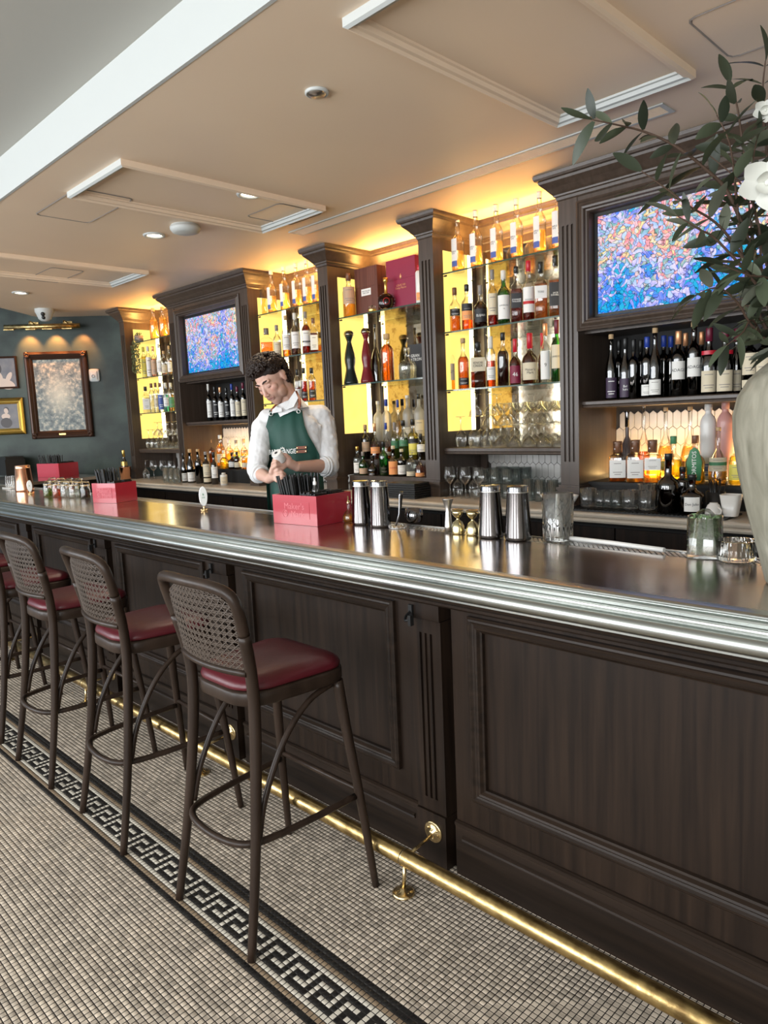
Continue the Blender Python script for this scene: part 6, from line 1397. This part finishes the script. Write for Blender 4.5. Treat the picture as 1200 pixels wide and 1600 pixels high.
# his left hand (from image right) holding the white roll, fingers curled round it towards the viewer
hand(WRt, A(449, 723, 3.64),
     [A(440, 716.5, 3.615), A(438.5, 722, 3.605), A(438.5, 727.5, 3.605), A(440, 733, 3.61)],
     [[A(433, 714.5, 3.59), A(428.5, 717, 3.60), A(427, 721, 3.615)], [A(431, 721, 3.58), A(426, 723.5, 3.59), A(425, 728, 3.61)], [A(431.5, 727.5, 3.58), A(427, 730.5, 3.59), A(426.5, 734, 3.61)], [A(434, 734, 3.59), A(430.5, 736.5, 3.60), A(430, 739, 3.61)]],
     [A(452, 717, 3.63), A(447, 711.5, 3.61), A(441, 709.5, 3.60)])
# his right hand (from image left) closed below, knuckles to the viewer
hand(WL, A(428, 744, 3.63),
     [A(434, 738, 3.60), A(435, 742.5, 3.595), A(434.5, 747, 3.60), A(433, 751, 3.605)],
     [[A(440, 737.5, 3.595), A(444.5, 740, 3.61), A(446, 744, 3.62)], [A(441, 742.5, 3.59), A(445, 745.5, 3.60), A(445.5, 749, 3.62)], [A(439.5, 748, 3.59), A(443, 750.5, 3.60), A(443, 753.5, 3.615)], [A(437.5, 752.5, 3.60), A(440, 754.5, 3.605), A(440, 757, 3.615)]],
     [A(424, 738, 3.61), A(425, 732, 3.60), A(427.5, 727.5, 3.60)])
# legs under the trousers, standing on the floor
hipc = TC-Z*.58
FTL, FTR = Vector((hipc.x, hipc.y, 0))-TR*.13, Vector((hipc.x, hipc.y, 0))+TR*.13
for s, ft in ((-1, FTL), (1, FTR)):
    h = hipc+TR*.085*s; kn = (h+ft)/2+TF*.02; kn.z = .50; body.chain([(h+Z*.05, .080), (kn, .050), (Vector((ft.x, ft.y, .10)), .036)]); body.cap(Vector((ft.x, ft.y, .055)), .035, Vector((ft.x, ft.y, .04))+TF*.13, .028)
def skin_mat():
    s = NT('skin'); b = s.n('BsdfPrincipled'); s.l(b.outputs[0], s.out.inputs[0]); b.inputs['Roughness'].default_value = .48; b.inputs['Subsurface Weight'].default_value = .15; b.inputs['Subsurface Radius'].default_value = (.01, .004, .002)
    a = s.n('Attribute', attribute_name='tint'); s.l(a.outputs['Color'], b.inputs['Base Color']); return s.m
M['skin'] = skin_mat()
pm = thing('person', 'man in white shirt and green apron, head bowed, behind the bar', 'person', (hipc.x, hipc.y, 0))
def padd(name, me, **kw):
    o = put(name, me, pm, **kw); o.matrix_parent_inverse = Matrix.Translation((-hipc.x, -hipc.y, 0)); return o
bme = body.mesh('body', ['skin'], .0036, 5)
ca = bme.color_attributes.new('tint', 'FLOAT_COLOR', 'POINT'); cols = np.empty((len(bme.vertices), 4), np.float32)
co = np.empty(len(bme.vertices)*3, np.float32); bme.vertices.foreach_get('co', co); co = co.reshape(-1, 3)-np.array(HC, np.float32)
s_, u_, f_ = co@np.array(HS), co@np.array(HU), co@np.array(HF)
base = np.array((.61, .37, .285)); cols[:, :3] = base; cols[:, 3] = 1
def mixc(mask, c, a): cols[:, :3] = cols[:, :3]*(1-mask[:, None]*a)+np.array(c)*mask[:, None]*a
head = (np.abs(s_) < .12) & (np.abs(u_) < .14) & (np.abs(f_) < .14)
sm = lambda x, a, b: np.clip((x-a)/(b-a), 0, 1)
mixc(head*sm(-u_, .040, .062)*sm(f_, .0, .03)*(1-np.exp(-((u_+.062)/.010)**2-(s_/.022)**2)), (.20, .12, .085), .50)        # stubble
mixc(head*np.exp(-((u_+.030)/.010)**2-(s_/.016)**2)*sm(f_, .09, .10), (.60, .24, .18), .5)
mixc(head*np.exp(-((u_+.062)/.009)**2-(s_/.022)**2)*sm(f_, .07, .08), (.45, .16, .13), .8)               # lips
mixc(head*np.exp(-((u_+.018)/.022)**2-((np.abs(s_)-.042)/.018)**2)*sm(f_, .04, .06), (.62, .25, .19), .45)  # cheeks
mixc(head*np.exp(-((u_-.004)/.010)**2-((np.abs(s_)-.031)/.016)**2)*sm(f_, .06, .07), (.34, .19, .15), .5)
ca.data.foreach_set('color', cols.ravel())
padd('body', bme)
# brows, lash lines, dark line between the lips
M['hair'] = pbr('dark_brown_hair', (.016, .008, .005), .5, spec=.35)
mb = MB()
for s in (-1, 1):
    mb.tube([H_(s*.014, .026, .0925), H_(s*.026, .033, .091), H_(s*.040, .032, .083), H_(s*.050, .024, .071)], [.0032, .0042, .0038, .002], 7)
    mb.tube([H_(s*.018, -.001, .0835), H_(s*.030, -.006, .0855), H_(s*.042, -.002, .0785)], .0014, 5)
mb.tube([H_(-.020, -.0615, .0905), H_(0, -.0620, .0935), H_(.020, -.0615, .0905)], .0012, 5)  # dark strip standing in for the shade where the lips meet
padd('brows_lashes_lip_shade', mb.mesh('brows_lashes_lip_shade', ['hair']))
# hair: cap volume and curls
hr = Blob()
hb(hr, 0, .052, -.022, .080, .082, .098); hb(hr, 0, .092, .034, .056, .036, .052); hb(hr, 0, .020, -.070, .070, .070, .045); hb(hr, 0, -.035, -.072, .055, .04, .032)
for s in (-1, 1): hb(hr, s*.068, .058, .000, .012, .030, .045)
hme = hr.mesh('hair', ['hair'], .006, 2)
hobj = padd('hair', hme)
rs = random.Random(4); mb = MB()
HRAD = (.086, .094, .108)
def onnape(q, lift=0.0):
    l_ = math.sqrt(sum((a/b)**2 for a, b in zip(q, (.074, .066, .064)))); return H_(*(a/l_*(1+lift*12)+b for a, b in zip(q, (0, -.022, -.046))))
def onscalp(q, lift=0.0):
    """q: direction in head axes (S,U,F) -> point on the hair volume; higher over the brow"""
    l_ = math.sqrt(sum((a/b)**2 for a, b in zip(q, HRAD))); q = [a/l_ for a in q]; n_ = math.sqrt(sum(a*a for a in q)); k_ = (n_+lift+.030*max(0, q[1]/n_)*max(0, q[2]/n_+.3))/n_
    return H_(q[0]*k_, .040+q[1]*k_, -.020+q[2]*k_)
def curl(th, el, dth, del_, amp, r, surf=None):
    """a lock laid along the scalp from (angle th around, elevation el), wavy"""
    ph = rs.random()*6.3; pts = []
    for k in range(13):
        t_ = k/12; a = th+dth*t_+amp*math.sin(ph+t_*9); e = el+del_*t_+amp*.8*math.cos(ph+t_*9)
        pts.append((surf or onscalp)((math.cos(e)*math.sin(a), math.sin(e), math.cos(e)*math.cos(a)), .003+.006*math.sin(ph*2+t_*7)))
    mb.tube(pts, [r*(.35+.75*math.sin(PI*min(.97, .06+q/13))) for q in range(13)], 6)
for k in range(230):            # crown and top, swept back
    th = rs.uniform(-PI, PI); el = rs.uniform(.35, 1.45)
    if abs(th) < 1.0 and el < .5: el = rs.uniform(.5, 1.4)
    curl(th, el, rs.uniform(-.5, .5), rs.uniform(-.25, .25), rs.uniform(.05, .10), rs.uniform(.0045, .0065))
for k in range(90): curl(rs.uniform(-1.1, 1.1), rs.uniform(.42, .75), rs.uniform(-.35, .35), rs.uniform(.1, .4), .08, .0065)
for k in range(110): sg = rs.choice((-1, 1)); curl(sg*rs.uniform(1.0, 1.9), rs.uniform(.08, .6), rs.uniform(-.2, .3)*sg, rs.uniform(-.15, .3), .08, rs.uniform(.0045, .0065))
for k in range(150):            # back and nape
    sg = rs.choice((-1, 1)); curl(sg*rs.uniform(1.75, PI), rs.uniform(-.75, .45), rs.uniform(-.25, .25), rs.uniform(-.35, .05), rs.uniform(.06, .12), rs.uniform(.0045, .0065))
for k in range(130): sg = 1 if k % 3 else -1; curl(sg*rs.uniform(1.45, PI), rs.uniform(-.55, .5), rs.uniform(-.4, .4), rs.uniform(-.5, .1), rs.uniform(.08, .16), rs.uniform(.0045, .0062), onnape)
padd('hair_curls', mb.mesh('hair_curls', ['hair']), kind='stuff')
# shirt
M['shirt'] = pbr('white_shirt', (.74, .74, .74), .75, sheen=.2, bump=(38, .5))
sh = Blob(); torso(sh, .004)
sh.chain([(SL_, .060), ((SL_+EL)/2+ez*.005, .057), (EL+Vector((0, 0, .012)), .053)]); sh.chain([(SR_, .064), ((SR_+ER)/2, .062), (ER+Vector((0, 0, .008)), .056)])
sh.cap(EL+Vector((0, 0, .006)), .052, EL+(WL-EL)*.20, .049); sh.cap(ER, .055, ER+(WRt-ER)*.16, .051)
sh.cap(NB_-Z*.02, .080, NB_-Z*.05, .09)
for p0, p1, r in ((A(396, 700, 3.86), A(404, 720, 3.80), .009), (A(520, 682, 3.865), A(508, 710, 3.86), .010), (A(500, 665, 3.85), A(498, 700, 3.83), .008)):
    sh.cap(p0, r, p1, r*.6, 8)
sme = sh.mesh('shirt', ['shirt'], .006, 6, disp=.016); sho = padd('shirt', sme)
for e, w_, r in ((EL, WL, .054), (ER, WRt, .057)):
    mb = MB(); d_ = (w_-e).normalized(); c = e+d_*.035; u = d_.orthogonal().normalized(); v_ = d_.cross(u)
    for off in (0, .016): mb.tube([c+d_*off+(u*math.cos(a)+v_*math.sin(a))*(r-.006-off*.3) for a in [2*PI*k/20 for k in range(20)]], .008, 8, close=True)
    padd('rolled_cuff', mb.mesh('rolled_cuff', ['shirt']))
# collar
mb = MB(); n_ = (H_(0, -.06, -.03)-NB_).normalized(); u = n_.orthogonal().normalized(); v_ = n_.cross(u); cc = NB_+n_*.012
lo = [cc-n_*.018+(u*math.cos(a)+v_*math.sin(a))*.086 for a in [2*PI*k/28 for k in range(28)]]; hi = [cc+n_*.034+(u*math.cos(a)+v_*math.sin(a))*.068 for a in [2*PI*k/28 for k in range(28)]]; h2 = [p-n_*.002+(p-cc).normalized()*.006 for p in hi]; l2 = [p+(p-cc).normalized()*.010-n_*.01 for p in lo]
mb.add(lo+hi+h2+l2, [(j*28+k, j*28+(k+1) % 28, (j+1)*28+(k+1) % 28, (j+1)*28+k) for j in range(3) for k in range(28)], 0, True)
def flap(pts):
    q = [Vector(p) for p in pts]; o = [p+ez*.006 for p in q]; n_ = len(q); mb.add(q+o, [tuple(range(n_)), tuple(range(n_, 2*n_))[::-1]]+[(k, (k+1) % n_, n_+(k+1) % n_, n_+k) for k in range(n_)])
flap([A(461, 611, 3.775), A(466, 622, 3.770), A(459, 636, 3.765), A(447, 641, 3.765), A(443, 637, 3.765)]); flap([A(431, 636, 3.765), A(440, 638, 3.765), A(441, 643, 3.765), A(426, 646, 3.77), A(425, 641, 3.775)])
padd('collar', mb.mesh('collar', ['shirt']))
# apron draped over the front of the torso
tb = Blob(); torso(tb, .012); tb.cap(hipc-Z*.0, .17, hipc-Z*.25, .17); tme_ = tb.mesh('t', ['shirt'], .010, 3)
bvh = BVHTree.FromPolygons([v.co.copy() for v in tme_.vertices], [tuple(p.vertices) for p in tme_.polygons])
M['apron'] = pbr('green_apron', (.009, .056, .041), .6, bump=(300, .1)); M['tan'] = pbr('brown_leather', (.22, .065, .03), .45)
rowsA = [(641, 421, 472), (650, 420, 473), (665, 416, 476), (680, 414, 482), (695, 412, 491), (710, 411, 499), (725, 410, 502), (745, 409, 505), (770, 408, 507), (800, 406, 509), (840, 405, 510), (880, 405, 510)]
NC = 16; vs = []
for py, xa, xb in rowsA:
    for k in range(NC+1):
        px = xa+(xb-xa)*k/NC; d_ = ray(px, py).normalized(); hit = bvh.ray_cast(CP, d_)[0]
        if hit is None or (vs and len(vs) > NC and (hit-vs[-NC-1]).length > .16): hit = (vs[-NC-1]-Z*.06) if len(vs) > NC else atD(px, py, 3.8)
        vs.append(hit-d_*(.012+.003*math.sin(k*1.3+py*.02)))
fs = [(j*(NC+1)+k, j*(NC+1)+k+1, (j+1)*(NC+1)+k+1, (j+1)*(NC+1)+k) for j in range(len(rowsA)-1) for k in range(NC)]
mb = MB(); n0 = len(vs); mb.add(vs, fs, 0, True); mb.add([v-FW*.003 for v in vs], [f[::-1] for f in fs], 0, True)
ap = padd('apron', mb.mesh('apron', ['apron'])); avs = vs
def onapron(px, py, out=.006):
    d_ = ray(px, py).normalized(); h = bvh.ray_cast(CP, d_)[0]; return (h if h else atD(px, py, 3.78))-d_*(.017+out)
lm_ = text_mesh('BAR      ANGIE', .026, 'inkw')
q = onapron(441, 706, .004); ax_ = (onapron(458, 706, .004)-onapron(424, 707.5, .004)).normalized(); az_ = ax_.cross(FW).normalized(); az_ = -az_ if az_.z < 0 else az_
for v in lm_.vertices: v.co = q+ax_*v.co.x+az_*v.co.z*1.4
padd('lettering', lm_)
mb = MB()
for k in range(9): a = k*.75; mb.tube([q+az_*(.012+.010*math.sin(a)*k/8)+ax_*(.012*math.cos(a)), q+az_*(.014+.012*math.sin(a+.8))+ax_*(.014*math.cos(a+.8))], .0022, 5)
mb.tube([q+ax_*-.018-az_*.008, q+ax_*.0-az_*.002, q+ax_*.018-az_*.008], .002, 5); padd('apron_emblem', mb.mesh('apron_emblem', ['inkw']))
for dy in (-3, 3):
    a_, b_ = onapron(463, 703+dy, .006), onapron(479, 702+dy, .006); mb = MB(); c = (a_+b_)/2; h = (b_-a_)/2; mb.obox(c, h, az_*.0075, FW*.003); o = padd('leather_patch', mb.mesh('leather_patch', ['tan']))
    for e in (-.85, .85): mb = MB(); mb.tube([c+h*e-FW*.003, c+h*e-FW*.0045], .0024, 10); padd('rivet', mb.mesh('rivet', ['brassp']))
for px, py in ((423.5, 647), (466.5, 643)):
    q = onapron(px, py, .003); mb = MB(); mb.tube([q+(ex*math.cos(a)+ey*math.sin(a))*.009 for a in [2*PI*k/16 for k in range(16)]], .003, 6, close=True); mb.tube([q+ey*.008, q+ey*.024], .003, 6); padd('apron_ring', mb.mesh('apron_ring', ['steel']))
mb = MB(); mb.tube([A(467, 638, 3.765), A(468.5, 630, 3.775), A(467, 622, 3.80), A(462, 612, 3.86)], .009, 8, flat=.5); mb.tube([A(424, 642, 3.77), A(428, 636, 3.79), A(436, 628, 3.86)], .008, 8, flat=.5); padd('neck_strap', mb.mesh('neck_strap', ['tan']))
# trousers and shoes
M['cloth'] = pbr('dark_trousers', (.02, .02, .022), .8)
tr = Blob(); tr.ball(hipc+Z*.03, TR*.175, TF*.120, Z*.14)
for s, ft in ((-1, FTL), (1, FTR)):
    h = hipc+TR*.085*s; kn = (h+ft)/2+TF*.02; kn.z = .50; tr.chain([(h+Z*.03, .095), (kn, .068), (Vector((ft.x, ft.y, .11)), .055)])
padd('trousers', tr.mesh('trousers', ['cloth'], .010, 4))
for ft in (FTL, FTR):
    b_ = Blob(); b_.cap(Vector((ft.x, ft.y, .052)), .050, Vector((ft.x, ft.y, .048))+TF*.15, .042); padd('shoe', b_.mesh('shoe', ['blackm'], .008, 3))
# the white roll in his hands is a thing of its own
a_, b_ = A(440, 719, 3.615), A(432, 708.5, 3.585); mb = MB(); d_ = (b_-a_).normalized(); mb.tube([a_-d_*.01, a_, b_, b_+d_*.004], [.020, .026, .028, .026], 20); mb.tube([b_+d_*.0045, b_+d_*.006], .008, 12, m=1)
tag(obj('rolled_napkin', mb, ['ceramic_w', 'lblk']), 'white roll held in the bartender\'s hands', 'napkin roll')

# ------------------------------------------------------------------ vase and olive foliage
def vase_mat():
    s = NT('aged_clay'); b = s.n('BsdfPrincipled'); s.l(b.outputs[0], s.out.inputs[0]); b.inputs['Roughness'].default_value = .75
    g = s.n('NewGeometry'); mp = s.n('Mapping'); mp.inputs['Scale'].default_value = (30, 30, 5); s.l(g.outputs['Position'], mp.inputs[0]); no = s.n('TexNoise'); no.inputs['Scale'].default_value = 1; no.inputs['Detail'].default_value = 6; no.inputs['Distortion'].default_value = .8; s.l(mp.outputs[0], no.inputs[0])
    cr = s.n('ValToRGB'); cr.color_ramp.elements[0].position = .3; cr.color_ramp.elements[0].color = (.15, .14, .10, 1); cr.color_ramp.elements[1].position = .7; cr.color_ramp.elements[1].color = (.31, .29, .225, 1); s.l(no.outputs[0], cr.inputs[0]); s.l(cr.outputs[0], b.inputs['Base Color'])
    bp = s.n('Bump'); bp.inputs['Strength'].default_value = .5; bp.inputs['Distance'].default_value = .004; s.l(no.outputs[0], bp.inputs['Height']); s.l(bp.outputs[0], b.inputs['Normal']); return s.m
M['vase'] = vase_mat()
vb = onbar(1196, 912); VC = Vector((vb.x+.052, vb.y+.03, BZ)); kx = 1
vt = thing('clay_vase', 'tall ribbed grey green clay vase at the right end of the bar', 'vase', (VC.x, VC.y, BZ+.0006))
m_ = MB(); m_.lathe([(0, 0), (.055, 0), (.060, .006), (.078, .08), (.102, .17), (.124, .27), (.136, .35), (.137, .40), (.128, .445), (.105, .485), (.078, .51), (.060, .525), (.056, .545), (.062, .56), (.058, .565), (.048, .55), (.048, .50), (0, .40)], 64, cap=False, flute=(22, .006)); obj('vase_body', m_, ['vase'], vt)
def leaf_mat(name, c1, c2):
    s = NT(name); b = s.n('BsdfPrincipled'); b.inputs['Roughness'].default_value = .45; oi = s.n('ObjectInfo'); cr = s.n('ValToRGB'); cr.color_ramp.elements[0].color = rgba(c1); cr.color_ramp.elements[1].color = rgba(c2)
    s.l(oi.outputs['Random'], cr.inputs[0]); s.l(cr.outputs[0], b.inputs['Base Color']); tr_ = s.n('BsdfTranslucent'); s.l(cr.outputs[0], tr_.inputs[0]); mx = s.n('MixShader'); mx.inputs[0].default_value = .18
    s.l(b.outputs[0], mx.inputs[1]); s.l(tr_.outputs[0], mx.inputs[2]); s.l(mx.outputs[0], s.out.inputs[0]); return s.m
M['leafd'] = leaf_mat('olive_leaf_dark', (.020, .028, .016), (.075, .095, .055)); M['leafg'] = leaf_mat('olive_leaf_grey', (.17, .18, .14), (.10, .125, .075)); M['twig'] = pbr('brown_twig', (.07, .04, .025), .7)
def leaf_mesh(mat, w, bend, twist):
    m_ = MB(); N = 7; vs = []
    for k in range(N+1):
        t_ = k/N; ww = w*math.sin(PI*min(1, t_*.93+.05))**.75*(1-.12*t_); z = -bend*t_*t_; tw = twist*t_
        for sgn in (-1, 0, 1): y = sgn*ww; vs.append((t_, y*math.cos(tw), z+y*math.sin(tw)+(.0 if sgn == 0 else ww*.22)))
    for k in range(N): m_.f += []
    m_.add(vs, [(3*k+j, 3*(k+1)+j, 3*(k+1)+j+1, 3*k+j+1) for k in range(N) for j in (0, 1)], 0, True); return m_.mesh('leaf', [mat])
LM = [leaf_mesh('leafd', .18, .12, .3), leaf_mesh('leafd', .16, .28, -.4), leaf_mesh('leafd', .20, .05, .1), leaf_mesh('leafg', .18, .16, .2), leaf_mesh('leafd', .15, -.15, .5)]
nl = 0; pl = thing('olive_branches', 'leafy olive branches with grey green leaves spreading from the clay vase', 'plant', (VC.x, VC.y, BZ+.52))
LW = Matrix.Translation(-Vector((VC.x, VC.y, BZ+.52)))
vd = depth(VC); rl = random.Random(11); nleaf = [0]
def put_leaf(p, d_, ln, me=None):
    if nleaf[0] >= 296: return
    nleaf[0] += 1; d_ = d_.normalized(); n_ = Vector((rl.gauss(0, .6), rl.gauss(0, .6), 1)); n_ = (n_-d_*n_.dot(d_)).normalized(); s_ = n_.cross(d_)
    o = put('leaf', me or rl.choices(LM, (4, 3, 3, 2, 2))[0], pl); o.matrix_local = LW@Matrix(((d_.x*ln, s_.x*ln, n_.x*ln, p.x), (d_.y*ln, s_.y*ln, n_.y*ln, p.y), (d_.z*ln, s_.z*ln, n_.z*ln, p.z), (0, 0, 0, 1)))
def branch(pix, r0=.0045, gap=.030, side=1.0, l0=.074, start=.15):
    pts = [VC+Vector((rl.uniform(-.02, .02), rl.uniform(-.02, .02), .50))]+[atD(x, y, vd+dz) for x, y, dz in pix]; sp = smooth_path(pts, 8); L = len(sp)
    m_ = MB(); m_.tube(sp, [r0*(1-.75*k/L) for k in range(L)], 6); m_.v = [tuple(LW@Vector(v)) for v in m_.v]; obj('twig', m_, ['twig'], pl)
    acc = 0; k = 0; total = sum((sp[i+1]-sp[i]).length for i in range(L-1)); run = 0
    for i in range(L-1):
        seg = (sp[i+1]-sp[i]); run += seg.length; acc += seg.length
        if run < total*start: continue
        if acc > gap:
            acc = 0; d_ = seg.normalized(); sd = d_.orthogonal().normalized(); ang = k*2.4+rl.random()*.6; k += 1
            o_ = sd*math.cos(ang)+d_.cross(sd)*math.sin(ang)
            for sg in (1, -1): put_leaf(sp[i]+o_*sg*.003, d_*.55+o_*sg*side+Vector((0, 0, -.12)), l0*rl.uniform(.75, 1.25))
    put_leaf(sp[-1], (sp[-1]-sp[-3]), l0*1.0)
branch([(1190, 430, -.03), (1142, 310, -.06), (1109, 270, -.08), (1058, 230, -.10), (1010, 207, -.10), (968, 196, -.11), (925, 187, -.12)], .0055, .034, start=.42)
branch([(1200, 470, -.06), (1132, 362, -.10), (1075, 321, -.13), (1041, 295, -.14), (1002, 267, -.15)], .0045, .034, start=.30)
branch([(1195, 400, .02), (1165, 250, .02), (1152, 168, .0), (1140, 128, .0)], .005, .030, start=.30)
branch([(1200, 470, -.10), (1125, 380, -.14), (1090, 357, -.16), (1056, 336, -.17)], .0045, .032, start=.2)
branch([(1215, 420, .05), (1200, 260, .05), (1192, 150, .03), (1196, 95, .0)], .005, .030, start=.3)
branch([(1185, 520, -.08), (1150, 470, -.12), (1120, 450, -.13), (1085, 462, -.14)], .004, .026, start=.15)
branch([(1190, 500, -.05), (1160, 400, -.05), (1150, 300, -.06), (1140, 225, -.05), (1120, 180, -.04)], .005, .028, start=.12)
branch([(1200, 480, .0), (1178, 380, .0), (1170, 300, -.02), (1182, 220, -.02)], .005, .028, start=.1)
branch([(1215, 500, -.08), (1205, 440, -.12), (1170, 430, -.16), (1130, 415, -.18)], .004, .026, start=.1)
branch([(1225, 480, .0), (1240, 350, .0), (1250, 220, .0), (1270, 120, .0)], .005, .085)
branch([(1240, 500, .05), (1290, 380, .05), (1320, 260, .05), (1350, 180, .05)], .005, .085)
branch([(1195, 530, -.05), (1175, 500, -.09), (1160, 520, -.12), (1135, 540, -.13)], .004, .026, l0=.06)
branch([(1195, 450, -.02), (1185, 350, -.05), (1160, 290, -.09), (1105, 240, -.10)], .004, .030)
branch([(1250, 500, -.05), (1300, 430, -.08), (1350, 380, -.1)], .004, .085)
for k in range(296-nleaf[0]): 
    put_leaf(atD(1210-abs(rl.gauss(0, 48)), rl.uniform(250, 570), vd+rl.uniform(-.12, .06)), Vector((rl.gauss(0, 1), rl.gauss(0, 1), rl.gauss(-.1, 1))), .086*rl.uniform(.75, 1.2))
# white blossoms
def blossom(px, py, dz, s, label):
    p = atD(px, py, vd+dz); t = thing('white_blossom', label, 'flower', tuple(p), 0, 'white blossoms among the olive leaves'); q = (CP-p).normalized().to_track_quat('Z', 'Y').to_matrix().to_4x4()
    pm_ = MB(); N = 6; vs = []
    for i in range(N+1):
        for j in range(5):
            t_ = i/N; w = .42*math.sin(PI*(t_*.85+.1)); y = (j-2)/2*w; vs.append((t_, y, .35*t_*t_+.25*y*y))
    pm_.add(vs, [(i*5+j, (i+1)*5+j, (i+1)*5+j+1, i*5+j+1) for i in range(N) for j in range(4)], 0, True); me = pm_.mesh('petal', ['petal'])
    for k in range(8):
        o = put('petal', me, t); o.matrix_local = q@Matrix.Rotation(k*2.4, 4, 'Z')@Matrix.Rotation(-.25-.5*(k > 4), 4, 'Y')@Matrix.Scale(s*(1 if k < 5 else .7), 4)
    m_ = MB(); m_.lathe([(s*.12, 0), (s*.10, s*.2), (0, s*.25)], 10); m_.v = [tuple(q@Vector(v)) for v in m_.v]; obj('flower_centre', m_, ['petal'], t)
M['petal'] = pbr('white_petal', (.72, .72, .66), .6)
blossom(1200, 285, -.12, .066, 'large white blossom at the right frame edge among olive leaves')
blossom(1196, 172, -.02, .03, 'smaller white blossom near the top of the olive branches')
# trailing plant on the far niche's top shelf
t = thing('trailing_plant', 'trailing green plant hanging from far niche shelf by green wall', 'plant', (-7.30, 3.725, 2.4105))
m_ = MB(); m_.lathe([(0, .001), (.04, .001), (.052, .07), (.046, .07), (0, .05)], 18, cap=False); obj('plant_pot', m_, ['capg'], t)
m_ = MB(); M['trail'] = pbr('trailing_leaves', (.06, .085, .03), .6, var=((50, 50, 50), (.16, .18, .08), 2))
for k in range(900):
    a = rl.random()*6.28; h = rl.random(); zz = .10-.42*h; r = .055*(1 if h > .2 else .7)*rl.random()**.5; c = Vector((r*math.cos(a), -.055*min(1, h*3)+r*math.sin(a)*.8, zz)); d_ = Vector((rl.gauss(0, 1), rl.gauss(0, 1), rl.gauss(-.3, 1))).normalized(); e_ = d_.orthogonal().normalized(); l_ = .009
    m_.add([c-d_*l_, c+e_*l_*.5, c+d_*l_, c-e_*l_*.5], [(0, 1, 2, 3)])
obj('trailing_leaves', m_, ['trail'], t, kind='stuff')
